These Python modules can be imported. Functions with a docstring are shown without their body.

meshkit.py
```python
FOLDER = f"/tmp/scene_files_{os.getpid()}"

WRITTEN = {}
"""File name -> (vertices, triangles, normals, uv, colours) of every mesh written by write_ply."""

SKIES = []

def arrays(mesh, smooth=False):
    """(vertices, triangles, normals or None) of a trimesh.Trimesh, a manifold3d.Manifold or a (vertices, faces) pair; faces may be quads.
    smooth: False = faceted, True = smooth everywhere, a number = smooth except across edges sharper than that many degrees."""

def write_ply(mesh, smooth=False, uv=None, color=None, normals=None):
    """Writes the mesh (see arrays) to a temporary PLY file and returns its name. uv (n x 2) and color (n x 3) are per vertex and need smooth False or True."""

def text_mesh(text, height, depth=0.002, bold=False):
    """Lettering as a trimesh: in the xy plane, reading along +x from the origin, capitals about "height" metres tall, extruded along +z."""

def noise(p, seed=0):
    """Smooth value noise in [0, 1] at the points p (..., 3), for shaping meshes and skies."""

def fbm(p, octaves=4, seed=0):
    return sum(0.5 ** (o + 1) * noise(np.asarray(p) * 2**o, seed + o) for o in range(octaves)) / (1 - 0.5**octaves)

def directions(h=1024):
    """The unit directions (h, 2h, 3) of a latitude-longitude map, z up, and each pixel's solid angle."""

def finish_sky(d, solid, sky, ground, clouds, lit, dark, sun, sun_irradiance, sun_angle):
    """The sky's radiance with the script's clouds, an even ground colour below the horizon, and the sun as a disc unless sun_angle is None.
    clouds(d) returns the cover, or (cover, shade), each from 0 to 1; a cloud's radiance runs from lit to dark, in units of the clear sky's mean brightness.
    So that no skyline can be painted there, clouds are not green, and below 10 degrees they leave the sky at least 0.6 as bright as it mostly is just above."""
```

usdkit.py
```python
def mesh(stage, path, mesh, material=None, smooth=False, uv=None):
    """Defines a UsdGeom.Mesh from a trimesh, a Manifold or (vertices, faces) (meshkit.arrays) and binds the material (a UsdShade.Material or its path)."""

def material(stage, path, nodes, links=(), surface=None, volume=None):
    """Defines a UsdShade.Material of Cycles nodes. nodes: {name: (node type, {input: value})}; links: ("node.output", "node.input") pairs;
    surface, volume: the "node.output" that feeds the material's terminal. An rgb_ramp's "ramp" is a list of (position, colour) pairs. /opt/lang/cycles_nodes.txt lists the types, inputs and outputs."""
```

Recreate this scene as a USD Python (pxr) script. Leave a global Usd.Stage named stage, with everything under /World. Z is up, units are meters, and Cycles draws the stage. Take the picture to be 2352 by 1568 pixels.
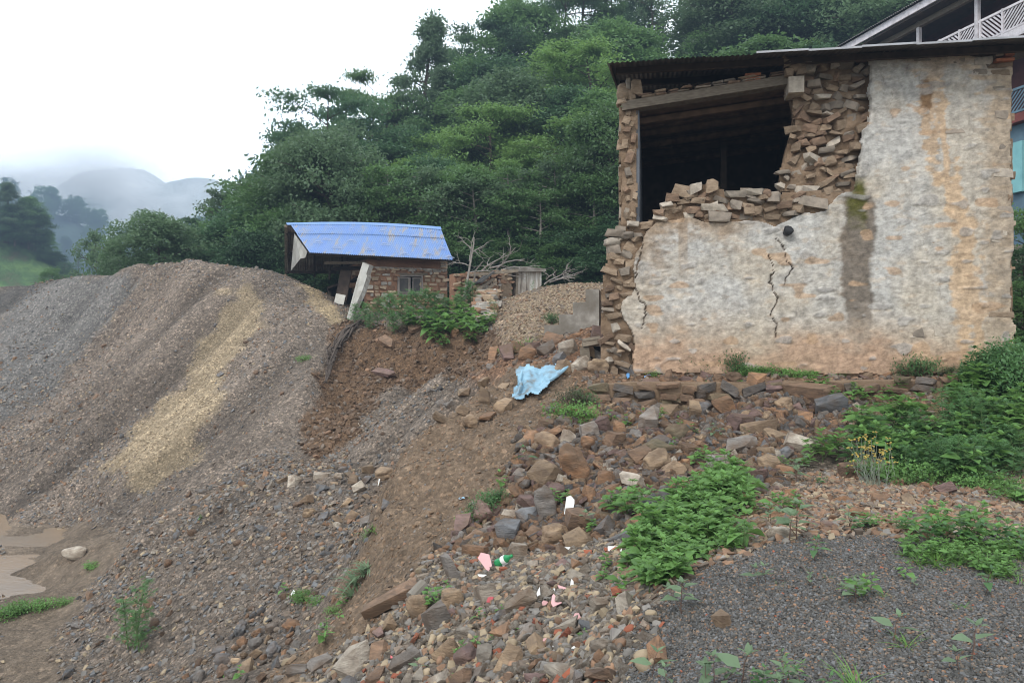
import math, numpy as np, trimesh
import usdkit, meshkit
from pxr import Usd, UsdGeom, UsdLux, UsdShade, Gf, Sdf, Vt
from scipy.interpolate import LinearNDInterpolator
from scipy.ndimage import gaussian_filter, map_coordinates
from scipy.spatial import ConvexHull
from shapely.geometry import Polygon, Point, LineString
import shapely

stage = Usd.Stage.CreateInMemory()
UsdGeom.SetStageUpAxis(stage, 'Z')
UsdGeom.SetStageMetersPerUnit(stage, 1.0)
UsdGeom.Xform.Define(stage, '/World')
# ---------------- camera, sky, sun, exposure ----------------
cam = UsdGeom.Camera.Define(stage, '/World/camera')
cam.CreateHorizontalApertureAttr(36.0)
cam.CreateFocalLengthAttr(27.98)
cam.CreateClippingRangeAttr(Gf.Vec2f(0.1, 20000))
cam.CreateExposureAttr(0.40)
cam.AddRotateXOp().Set(90.0)
S, FP = 2352.0, 1828.0            # working width of the survey grid and its focal length

SUN_DIR = np.array([-0.35, -0.62, 0.70]); SUN_DIR /= np.linalg.norm(SUN_DIR)
SUN_EL, SUN_ROT = math.asin(SUN_DIR[2]), math.atan2(SUN_DIR[0], SUN_DIR[1])
usdkit.material(stage, '/World/Looks/sky', {
    'tc': ('texture_coordinate', {}),
    'map': ('mapping', {'scale': (1.0, 1.0, 2.2)}),
    'n': ('noise_texture', {'scale': 1.3, 'detail': 4, 'roughness': 0.5}),
    'r': ('rgb_ramp', {'ramp': [(0.30, (11.0, 12.6, 14.0)), (0.62, (15.0, 15.6, 15.8))]}),
    'sky': ('sky_texture', {'sky_type': 'single_scattering', 'sun_disc': False, 'sun_elevation': SUN_EL, 'sun_rotation': SUN_ROT}),
    'mx': ('mix_color', {'fac': 0.90}),
    'bg': ('background_shader', {'strength': 0.1})},
    [('tc.generated', 'map.vector'), ('map.vector', 'n.vector'), ('n.fac', 'r.fac'), ('sky.color', 'mx.a'), ('r.color', 'mx.b'), ('mx.result', 'bg.color')], surface='bg.background')
dome = UsdLux.DomeLight.Define(stage, '/World/sky')
UsdShade.MaterialBindingAPI.Apply(dome.GetPrim()).Bind(UsdShade.Material.Get(stage, '/World/Looks/sky'))
sun = UsdLux.DistantLight.Define(stage, '/World/sun')
sun.CreateNormalizeAttr(True) if hasattr(sun, 'CreateNormalizeAttr') else None
sun.GetPrim().CreateAttribute('inputs:normalize', Sdf.ValueTypeNames.Bool).Set(True)
sun.CreateIntensityAttr(0.4)
sun.CreateAngleAttr(16.0)
sun.CreateColorAttr(Gf.Vec3f(1.0, 0.96, 0.90))
q = Gf.Rotation(Gf.Vec3d(0, 0, 1), Gf.Vec3d(*map(float, SUN_DIR)))
sun.AddTransformOp().Set(Gf.Matrix4d().SetRotate(q))

# ---------------- helpers ----------------
def P(u, v, d):
    return np.array([(u - 1176) / FP * d, d, (784 - v) / FP * d])
def proj(p):
    p = np.asarray(p, float); y = np.maximum(p[..., 1], 0.05)
    return p[..., 0] / y * FP + 1176, 784 - p[..., 2] / y * FP
names, THINGS, BASE = {}, [], {}   # BASE: where a thing stands whose parts are given in world coordinates
def newpath(parent, name):
    k = (parent, name); n = names.get(k, 0); names[k] = n + 1
    return f'{parent}/{name}' if n == 0 else f'{parent}/{name}_{n:03d}'
def data(prim, **kw):
    for k, v in kw.items():
        if v: prim.SetCustomDataByKey(k, v)
def pathof(p):
    return '/World' if p is None else (p if isinstance(p, str) else str(p.GetPath()))
def obj(name, mesh, mat, parent=None, smooth=False, label=None, cat=None, group=None, kind=None, col=None, uv0=None):
    path = newpath(pathof(parent), name)
    off = BASE.get('/'.join(path.split('/')[:3]))
    if off is not None and parent is not None:
        v_, f_ = meshkit.arrays(mesh)[:2] if not isinstance(mesh, tuple) else mesh
        mesh = (np.asarray(v_) - off, f_)
    m = usdkit.mesh(stage, path, mesh, '/World/Looks/' + mat, smooth)
    if col is not None:
        UsdGeom.PrimvarsAPI(m).CreatePrimvar('Col', Sdf.ValueTypeNames.Color3fArray, 'vertex').Set(Vt.Vec3fArray.FromNumpy(np.asarray(col, np.float32)))
    pr = m.GetPrim()
    data(pr, label=label, category=cat, group=group, kind=kind)
    if cat and uv0 is not None: THINGS.append((pr, label, uv0, group))
    return pr
def thing(name, label, cat, loc=(0, 0, 0), rz=0.0, sc=1.0, group=None, rot=None, kind=None):
    x = UsdGeom.Xform.Define(stage, newpath('/World', name))
    x.AddTranslateOp().Set(Gf.Vec3d(*map(float, loc)))
    if rot is not None: x.AddRotateXYZOp().Set(Gf.Vec3f(*map(float, rot)))
    elif rz: x.AddRotateZOp().Set(float(rz))
    if np.ndim(sc) or sc != 1.0:
        s3 = np.broadcast_to(sc, 3); x.AddScaleOp().Set(Gf.Vec3f(*map(float, s3)))
    pr = x.GetPrim(); data(pr, label=label, category=cat, group=group, kind=kind)
    u, v = proj(np.asarray(loc, float))
    THINGS.append((pr, label, (float(u), float(v)), group))
    return pr
def site(name, label, cat, loc, group=None):
    pr = thing(name, label, cat, loc, group=group, kind="thing"); BASE[str(pr.GetPath())] = np.asarray(loc, float); return pr
def proto(name):
    return stage.CreateClassPrim('/World/' + name)
def inst(name, src, label, cat, loc, rz=0.0, sc=1.0, group=None, rot=None):
    pr = thing(name, label, cat, loc, rz, sc, group, rot)
    pr.GetReferences().AddInternalReference(src.GetPath()); pr.SetInstanceable(True)
    return pr
ORD = ['first', 'second', 'third', 'fourth', 'fifth', 'sixth', 'seventh', 'eighth', 'ninth', 'tenth', 'eleventh', 'twelfth']
NUM = ['', 'one', 'two', 'three', 'four', 'five', 'six', 'seven', 'eight', 'nine', 'ten', 'eleven', 'twelve']
def finish_labels():
    by = {}
    for pr, label, uv, g in THINGS: by.setdefault(label, []).append((uv, pr))
    for label, rows in by.items():
        n = len(rows)
        if n == 1: continue
        rows.sort(key=lambda r: r[0][0])
        for i, (uv, pr) in enumerate(rows):
            if n == 2: t = ('leftmost of two' if i == 0 else 'rightmost of two')
            elif i == 0: t = 'leftmost of ' + (NUM[n] if n < 13 else 'all')
            elif i == n - 1: t = 'rightmost of ' + (NUM[n] if n < 13 else 'all')
            else:
                j = i if i < n / 2 else n - 1 - i
                t = (ORD[j] if j < 12 else f'number {j+1}') + (' from left' if i < n / 2 else ' from right')
            pr.SetCustomDataByKey('label', f'{label}, {t}')

MAT = {}
def mat(name, c1, c2=None, rough=0.85, scale=4.0, bump=0.4, bscale=30.0, bdist=0.01, attr=False, rnd=0.0, detail=6, stretch=None, spec=0.3, c3=None, isl=0.0, w=(0.35, 0.65)):
    c2 = c2 or tuple(x * 0.75 for x in c1)
    n = {'g': ('texture_coordinate', {}) , 'geo': ('geometry', {}),
         'n1': ('noise_texture', {'scale': scale, 'detail': detail, 'roughness': 0.62}),
         'p': ('principled_bsdf', {'roughness': rough, 'specular_ior_level': spec})}
    l = []; src = 'geo.position' if not rnd == 'obj' else 'g.object'
    if stretch:
        n['mp'] = ('mapping', {'scale': stretch}); l += [(src, 'mp.vector')]; src = 'mp.vector'
    l += [(src, 'n1.vector')]
    stops = [(w[0], c1), (w[1], c2)] if c3 is None else [(w[0], c1), (0.5, c2), (w[1], c3)]
    if attr:
        n['at'] = ('attribute', {'attribute': 'Col'})
        n['r'] = ('rgb_ramp', {'ramp': [(0.28, (0.62,) * 3), (0.72, (1.38,) * 3)]})
        n['mul'] = ('mix_color', {'blend_type': 'multiply', 'fac': 1.0})
        l += [('n1.fac', 'r.fac'), ('at.color', 'mul.a'), ('r.color', 'mul.b')]; out = 'mul.result'
    else:
        n['r'] = ('rgb_ramp', {'ramp': stops}); l += [('n1.fac', 'r.fac')]; out = 'r.color'
    amt = rnd if isinstance(rnd, float) else 0.0
    for key, a, so in (('o', amt, 'oi.random'), ('i', isl, 'geo.random_per_island')):
        if a:
            if so == 'oi.random': n['oi'] = ('object_info', {})
            n['mr' + key] = ('map_range', {'from_min': 0.0, 'from_max': 1.0, 'to_min': 1 - a, 'to_max': 1 + a})
            n['h' + key] = ('hsv', {})
            l += [(so, f'mr{key}.value'), (f'mr{key}.result', f'h{key}.value'), (out, f'h{key}.color')]; out = f'h{key}.color'
    l += [(out, 'p.base_color')]
    if bump:
        n['n2'] = ('noise_texture', {'scale': bscale, 'detail': 5, 'roughness': 0.65})
        n['b'] = ('bump', {'strength': bump, 'distance': bdist})
        l += [(src, 'n2.vector'), ('n2.fac', 'b.height'), ('b.normal', 'p.normal')]
    usdkit.material(stage, '/World/Looks/' + name, n, l, surface='p.BSDF')
def leafmat(name, c1, c2, rough=0.5, trans=0.35, rnd=0.25, isl=0.3, spec=0.35):
    n = {'geo': ('geometry', {}), 'oi': ('object_info', {}), 'r': ('rgb_ramp', {'ramp': [(0.0, c1), (1.0, c2)]}),
         'mr': ('map_range', {'from_min': 0.0, 'from_max': 1.0, 'to_min': 1 - rnd, 'to_max': 1 + rnd}), 'h': ('hsv', {}),
         'p': ('principled_bsdf', {'roughness': rough, 'specular_ior_level': spec}),
         't': ('translucent_bsdf', {}), 'm': ('mix_closure', {'fac': trans}), 'br': ('hsv', {'value': 1.5, 'hue': 0.48})}
    l = [('geo.random_per_island', 'r.fac'), ('oi.random', 'mr.value'), ('mr.result', 'h.value'), ('r.color', 'h.color'), ('h.color', 'p.base_color'),
         ('h.color', 'br.color'), ('br.color', 't.color'), ('p.BSDF', 'm.closure1'), ('t.BSDF', 'm.closure2')]
    usdkit.material(stage, '/World/Looks/' + name, n, l, surface='m.closure')

def cat_mesh(parts):
    vs, fs, n = [], [], 0
    for v, f in parts:
        vs.append(v); fs.append(np.asarray(f) + n); n += len(v)
    return np.vstack(vs), np.vstack(fs)
BOXF = np.array([[0, 2, 1], [0, 3, 2], [4, 5, 6], [4, 6, 7], [0, 1, 5], [0, 5, 4], [1, 2, 6], [1, 6, 5], [2, 3, 7], [2, 7, 6], [3, 0, 4], [3, 4, 7]])
def hexa(p8):
    return np.asarray(p8, float), BOXF
def beam(a, b, w, h, up=(0, 0, 1)):
    """bar from a to b, width w sideways, height h along up (centred)."""
    a, b, up = np.asarray(a, float), np.asarray(b, float), np.asarray(up, float)
    t = b - a; t /= np.linalg.norm(t)
    s = np.cross(t, up); s /= np.linalg.norm(s); n = np.cross(s, t)
    return hexa([a - s * w / 2 - n * h / 2, a + s * w / 2 - n * h / 2, b + s * w / 2 - n * h / 2, b - s * w / 2 - n * h / 2,
                 a - s * w / 2 + n * h / 2, a + s * w / 2 + n * h / 2, b + s * w / 2 + n * h / 2, b - s * w / 2 + n * h / 2])
def tube(pts, rad, sides=5):
    p = np.asarray(pts, float); n = len(p)
    t = np.gradient(p, axis=0); t /= np.linalg.norm(t, axis=1, keepdims=True) + 1e-9
    a = np.cross(t, np.where(np.abs(t[:, 2:]) < 0.9, [0, 0, 1.0], [1.0, 0, 0])); a /= np.linalg.norm(a, axis=1, keepdims=True) + 1e-9
    b = np.cross(t, a); ang = np.arange(sides) * 2 * np.pi / sides
    r = np.broadcast_to(rad, n)[:, None, None]
    v = (p[:, None] + r * (np.cos(ang)[None, :, None] * a[:, None] + np.sin(ang)[None, :, None] * b[:, None])).reshape(-1, 3)
    i, j = np.meshgrid(np.arange(n - 1), np.arange(sides), indexing='ij')
    q4 = np.stack([i * sides + j, i * sides + (j + 1) % sides, (i + 1) * sides + (j + 1) % sides, (i + 1) * sides + j], -1).reshape(-1, 4)
    f = np.vstack([q4[:, [0, 1, 2]], q4[:, [0, 2, 3]]])
    caps = [[(n - 1) * sides, (n - 1) * sides + k, (n - 1) * sides + k + 1] for k in range(1, sides - 1)] + [[0, k + 1, k] for k in range(1, sides - 1)]
    return v, np.vstack([f, caps])
def extrude_tz(poly, n0, n1, H):
    """shapely polygon in (t,z) extruded between depths n0..n1 in frame H."""
    m = trimesh.creation.extrude_polygon(poly, n1 - n0, engine='earcut')
    v = np.asarray(m.vertices)
    return H(v[:, 0], v[:, 2] + n0, v[:, 1]), np.asarray(m.faces)[:, ::-1]
def fb(p, sc, oc=4, seed=0):
    return meshkit.fbm(np.asarray(p, float) * sc, oc, seed) - 0.5
def rotm(rng, tilt=1.0):
    """random rotation: any yaw, tilt limited"""
    a, b, c = rng.uniform(0, 2 * np.pi), rng.normal(0, 0.35 * tilt), rng.normal(0, 0.35 * tilt)
    ca, sa, cb, sb, cc, s_c = math.cos(a), math.sin(a), math.cos(b), math.sin(b), math.cos(c), math.sin(c)
    Rz = np.array([[ca, -sa, 0], [sa, ca, 0], [0, 0, 1]]); Rx = np.array([[1, 0, 0], [0, cb, -sb], [0, sb, cb]]); Ry = np.array([[cc, 0, s_c], [0, 1, 0], [-s_c, 0, cc]])
    return Rz @ Rx @ Ry
def rock(rng, size=(1, 1, 1), kind='angular', sub=1, n=13):
    """stone with half-extents size/2; angular: broken faces, slab: layered flat, round: cobble"""
    if kind == 'round':
        m = trimesh.creation.icosphere(3 if sub > 1 else 2 if sub else 1); v = np.asarray(m.vertices); f = np.asarray(m.faces)
        o = rng.uniform(0, 50, 3); v = v / np.maximum(np.abs(v).max(1, keepdims=True), 1e-6) ** 0.35; v = v * (1 + 0.7 * fb(v + o, 1.2, 2) + 0.22 * fb(v + o, 3.2, 3))[:, None]
    else:
        cs = np.array([[a, b, c] for a in (-1, 1) for b in (-1, 1) for c in (-1, 1)], float) * rng.uniform(0.45, 1.0, (8, 3))
        p = rng.uniform(-1, 1, (max(n - 5, 4), 3))
        p /= np.maximum(np.abs(p).max(1, keepdims=True), 1e-6)
        p *= rng.uniform(0.7, 1.0, (len(p), 1))
        p = np.vstack([cs[:6 if kind == 'angular' else 8], p])
        h = ConvexHull(p); v = p; f = h.simplices.copy()
        c = v[h.vertices].mean(0)
        nr = np.cross(v[f[:, 1]] - v[f[:, 0]], v[f[:, 2]] - v[f[:, 0]])
        flip = ((v[f].mean(1) - c) * nr).sum(1) < 0; f[flip] = f[flip][:, ::-1]
        idx = np.full(len(v), -1); idx[h.vertices] = np.arange(len(h.vertices)); v = v[h.vertices]; f = idx[f]
        if sub:
            m = trimesh.Trimesh(v, f, process=False)
            for _ in range(sub): m = m.subdivide()
            v = np.asarray(m.vertices); f = np.asarray(m.faces)
            o = rng.uniform(0, 50, 3)
            k = v.copy()
            if kind == 'slab': k = k * [1, 1, 3.5]
            v = v + (0.11 if sub < 2 else 0.07) * np.stack([fb(k + o, 1.6, 3, 1), fb(k + o, 1.6, 3, 2), fb(k + o, 1.6, 3, 3)], 1)
            if sub > 1: v = v + 0.06 * np.stack([fb(k * 1.0 + o, 4.5, 3, 4), fb(k + o, 4.5, 3, 5), fb(k + o, 4.5, 3, 6)], 1)
    v = v / np.abs(v).max(0)
    return v * np.asarray(size, float) / 2, f
def leaf(L, W, droop=0.25, fold=0.2, kind='ovate'):
    """leaf along +y from origin, upper side +z; 8 triangles"""
    y = np.array([0, 0.3, 0.62, 1.0]); w = {'ovate': [0.03, 0.5, 0.36, 0], 'lance': [0.05, 0.5, 0.42, 0], 'strap': [0.4, 0.5, 0.4, 0]}[kind]
    v = []
    for k in range(4):
        z = -droop * L * y[k] ** 2
        if k == 3: v.append([0, L * y[k], z])
        else: v += [[-w[k] * W, L * y[k], z + fold * w[k] * W], [0, L * y[k] + 0.02 * L, z], [w[k] * W, L * y[k], z + fold * w[k] * W]]
    f = [[0, 1, 4], [0, 4, 3], [1, 2, 5], [1, 5, 4], [3, 4, 7], [3, 7, 6], [4, 5, 8], [4, 8, 7], [6, 7, 9], [7, 8, 9]]
    return np.array(v, float), np.array(f)
def place(m, loc, yaw, pitch=0.0, roll=0.0, s=1.0):
    v, f = m
    cp, sp, cy, sy, cr, sr = math.cos(pitch), math.sin(pitch), math.cos(yaw), math.sin(yaw), math.cos(roll), math.sin(roll)
    Ry = np.array([[cr, 0, sr], [0, 1, 0], [-sr, 0, cr]]); Rx = np.array([[1, 0, 0], [0, cp, -sp], [0, sp, cp]]); Rz = np.array([[cy, -sy, 0], [sy, cy, 0], [0, 0, 1]])
    return v * s @ (Rz @ Rx @ Ry).T + np.asarray(loc, float), f
def instancer(name, srcs, pos, sc, yaw, idx, label, cat, quat=None):
    pi = UsdGeom.PointInstancer.Define(stage, newpath('/World', name)); pr = pi.GetPrim()
    for k, (nm, src) in enumerate(srcs):
        path = f'{pr.GetPath()}/{nm}_{k+1:03d}'
        if isinstance(src, tuple): usdkit.mesh(stage, path, src[0], '/World/Looks/' + src[1], src[2] if len(src) > 2 else False)
        else: UsdGeom.Xform.Define(stage, path).GetPrim().GetReferences().AddInternalReference(src.GetPath())
        pi.CreatePrototypesRel().AddTarget(path)
    pi.CreatePositionsAttr(Vt.Vec3fArray.FromNumpy(np.asarray(pos, np.float32)))
    s3 = np.asarray(sc, np.float32); s3 = np.repeat(s3[:, None], 3, 1) if s3.ndim == 1 else s3
    pi.CreateScalesAttr(Vt.Vec3fArray.FromNumpy(np.ascontiguousarray(s3)))
    if quat is None: quat = np.stack([np.cos(yaw / 2), 0 * yaw, 0 * yaw, np.sin(yaw / 2)], 1)
    pi.CreateOrientationsAttr(Vt.QuathArray.FromNumpy(np.ascontiguousarray(np.asarray(quat)[:, [1, 2, 3, 0]].astype(np.float16))))
    pi.CreateProtoIndicesAttr(Vt.IntArray.FromNumpy(np.asarray(idx, np.int32)))
    data(pr, label=label, category=cat, kind='stuff'); return pr
# ---------------- ground ----------------
CP = [  # (u, v, distance) of points of the ground, surveyed
 # upper terrace: grey gravel, then stony soil
 (1500,1568,3.5),(1900,1568,3.35),(2352,1568,3.3),(1420,1568,3.9),(1560,1335,4.9),(1640,1285,5.2),(1800,1240,5.6),(2000,1222,5.8),(2352,1240,5.5),(1900,1400,4.25),
 (1480,1420,4.6),(1450,1330,5.9),(1650,1250,6.3),(1800,1210,6.6),(2000,1195,6.8),(2352,1190,6.9),(1700,1150,7.9),(1900,1110,8.6),(2100,1100,8.8),(2352,1085,9.2),
 (1500,1180,7.9),(1450,1250,7.0),(1440,1130,8.9),(1600,1090,9.3),(1800,1060,9.7),(2000,1010,10.2),(2200,1000,10.2),(2352,1000,10.0),
 (1600,1000,10.6),(1800,985,10.8),(1400,1000,10.7),(1300,1060,10.0),(1250,970,11.3),(1320,955,11.7),(1480,955,11.9),(1650,945,11.9),(1750,925,11.6),(1880,930,11.3),(2000,955,11.2),(2352,950,11.0),
 (1340,905,12.6),(1400,884,12.7),(1550,880,12.6),(1700,878,12.45),(1900,874,12.3),(2150,872,12.0),(2352,870,11.7),(1400,858,13.4),(1700,852,13.1),(2330,840,12.5),
 # debris slope down to the left
 (1350,1500,4.6),(1200,1568,4.9),(1000,1568,5.5),(700,1568,6.6),(850,1440,7.0),(1000,1400,6.7),(1200,1350,6.6),(1000,1285,8.0),(1180,1210,8.5),(1300,1260,7.6),(1100,1470,5.9),
 # brown bank
 (1160,1140,9.4),(1210,1050,10.3),(920,1040,11.6),(880,1110,10.95),(868,1200,10.2),(1010,950,12.6),(1100,890,13.6),(1190,860,14.0),(1090,1000,11.3),(1000,1100,10.6),(900,1150,10.6),(885,1235,9.9),(950,1230,9.4),(860,1330,8.8),(800,1430,8.0),(690,1500,7.9),
 # rubble in front of the steps
 (1270,850,13.8),(1360,835,13.6),(1120,828,15.6),(1250,790,15.6),(1370,757,15.0),(1345,752,16.2),(1290,775,16.3),(1372,742,16.2),(1180,802,16.3),
 # pit between the bank, the hut platform and the gravel mound
 (900,950,19.6),(950,900,22.4),(1040,890,22.0),(1100,850,21.8),(300,1250,15.6),(420,1182,15.2),(520,1127,15.0),(620,1090,14.9),(760,1088,15.0),(850,1092,14.6),(860,1065,17.0),(760,1068,17.4),(640,1074,17.8),(520,1106,17.6),(420,1158,18.2),(300,1222,18.8),(870,1000,17.6),(600,1150,14.0),(500,1220,13.6),(850,1200,12.7),(700,1200,12.9),(600,1300,12.3),(700,1420,10.2),(780,1330,10.6),
 (400,1260,13.8),(500,1400,11.7),(600,1500,9.7),(400,1500,11.0),(560,1568,9.2),(300,1568,10.9),(200,1520,11.8),(120,1470,13.0),(200,1350,15.0),(250,1180,19.6),
 # stream bed
 (0,1560,11.4),(0,1430,13.8),(0,1330,16.6),(100,1280,18.2),(0,1250,19.4),(150,1225,20.4),(0,1195,22.0),
 # gravel mound: foot, face, crest
 (100,1120,22.5),(300,1110,20.8),(450,1100,19.2),(600,1040,19.6),(700,960,20.8),(0,1060,24.5),(0,950,27.0),(100,900,28.4),(300,1000,23.6),(500,1000,21.4),(700,880,22.4),(740,800,24.6),(300,800,29.2),(150,780,31.5),(0,780,33.0),
 (500,800,26.2),(650,800,25.4),(430,700,28.6),(600,700,27.4),(300,690,31.0),(0,652,37.0),(100,640,36.0),(200,626,34.8),(260,624,34.0),(300,606,33.0),(430,594,31.4),(520,602,30.8),(600,614,30.2),(640,622,29.9),(690,656,29.3),(750,690,28.9),(785,716,28.7),(800,742,26.6),
 # hut platform and the soil bank below it
 (800,752,25.5),(870,764,25.0),(1000,776,24.5),(1080,775,24.3),(1135,757,24.2),(790,830,24.6),(850,850,24.1),(1000,840,23.8),(1090,820,23.5),(760,930,22.8),(860,908,23.2),(1000,886,23.2),(720,1000,20.4),(840,960,20.8),
 (820,722,30.0),(1000,724,30.0),(1110,712,29.5),
 # gravel heap beside the steps
 (1150,800,19.2),(1150,720,24.0),(1160,690,28.0),(1200,750,21.0),(1200,672,29.0),(1250,656,28.4),(1310,648,28.6),(1370,650,28.6),(1250,700,24.2),(1340,690,24.0),(1240,770,18.6)]
pts = [P(*c) for c in CP]
XYZ = [(-40,-20,-5),(-10,-10,-4.2),(-3.2,1,-3.4),(-2.2,3.5,-3.0),(-1,-1,-1.7),(0,-10,-1.6),(0.2,2.2,-1.75),(12,-10,-1.4),(6,2,-1.45),(40,-20,-1),(12,5,-1.4),(12,9,-1.2),(14,12.5,-0.5),(20,8,-0.8),(40,15,2),
 (-8,2,-4.8),(-9,7,-4.9),(-14,12,-4.9),(-14,18,-4.8),(-22,12,-4.6),(-22,20,-4.4),(-28,26,-2.5),(-30,33,1.0),(-30,38,2.4),(-45,30,1),(-45,45,0),(-38,39,2.2),
 (-2.2,12.2,-2.85),(-2.35,11.4,-3.1),(-2.25,10.6,-3.3),(-1.95,9.2,-3.35),(-1.5,13.8,-2.3),(-0.9,14.8,-1.7),(-0.3,16.2,-0.75),(-12,36,-0.5),(-18,40,-0.6),(-25,42,-0.5),(-9,34,0.4),(-7,36,0.8),(-20,50,-4),(-35,52,-5),(-10,48,1),
 (2.5,14.5,-0.5),(2.2,18,-0.2),(6,16,-0.5),(9,15,-0.4),(8,22,1.2),(14,20,1.8),(3.5,24,1.6),(20,24,3.5),(30,24,5),(14,30,3.2),(22,34,6),
 (-6,34,1.0),(-2,34,1.2),(2,33,1.4),(6,34,2.2),(10,36,4.0)]
def hill(x, y):
    """wooded hillside behind everything"""
    ridge = np.interp(x, [-60, -34, -24, -17, -10, -4, 3, 12, 24, 60], [-6, -5, -1.0, 3.5, 7.5, 11.0, 15.5, 18.5, 20.0, 22.0])
    base = np.interp(x, [-60, -34, -20, -8, 0, 10, 30, 60], [-6, -5, -2.0, 0.6, 1.0, 2.4, 6.5, 8.0])
    s = np.clip((y - 35) / 27, 0, 1); s = s * s * (3 - 2 * s) * 0.5 + s * 0.5
    return base + (ridge - base) * s - 0.10 * np.maximum(y - 66, 0)
cx = np.array(pts + [np.array(p, float) for p in XYZ])
gy, gx = np.meshgrid(np.arange(36, 125, 6.0), np.arange(-60, 61, 6.0), indexing='ij')
hx = np.stack([gx.ravel(), gy.ravel(), hill(gx, gy).ravel()], 1)
keep = (hx[:, 1] > 54) | ((hx[:, 1] > 37) & (hx[:, 0] > -14))
cx = np.vstack([cx, hx[keep]])
lin = LinearNDInterpolator(cx[:, :2], cx[:, 2])
GX0, GX1, GY0, GY1, GS = -40.0, 40.0, -12.0, 118.0, 0.1
ngx, ngy = int(round((GX1 - GX0) / GS)) + 1, int(round((GY1 - GY0) / GS)) + 1
axx, axy = np.linspace(GX0, GX1, ngx), np.linspace(GY0, GY1, ngy)
c4x, c4y = np.meshgrid(axx[::2], axy[::2])
Zc = lin(c4x, c4y); Zc = np.where(np.isnan(Zc), 0, Zc)
ZG = np.kron(Zc, np.ones((2, 2)))[:ngy, :ngx] if False else None
ZG = map_coordinates(Zc, np.stack(np.meshgrid(np.arange(ngy) / 2, np.arange(ngx) / 2, indexing='ij')), order=1, mode='nearest')
ZG = gaussian_filter(ZG, 1.6)
def inpoly(u, v, poly):
    return shapely.contains_xy(Polygon(poly), u, v)
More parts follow.
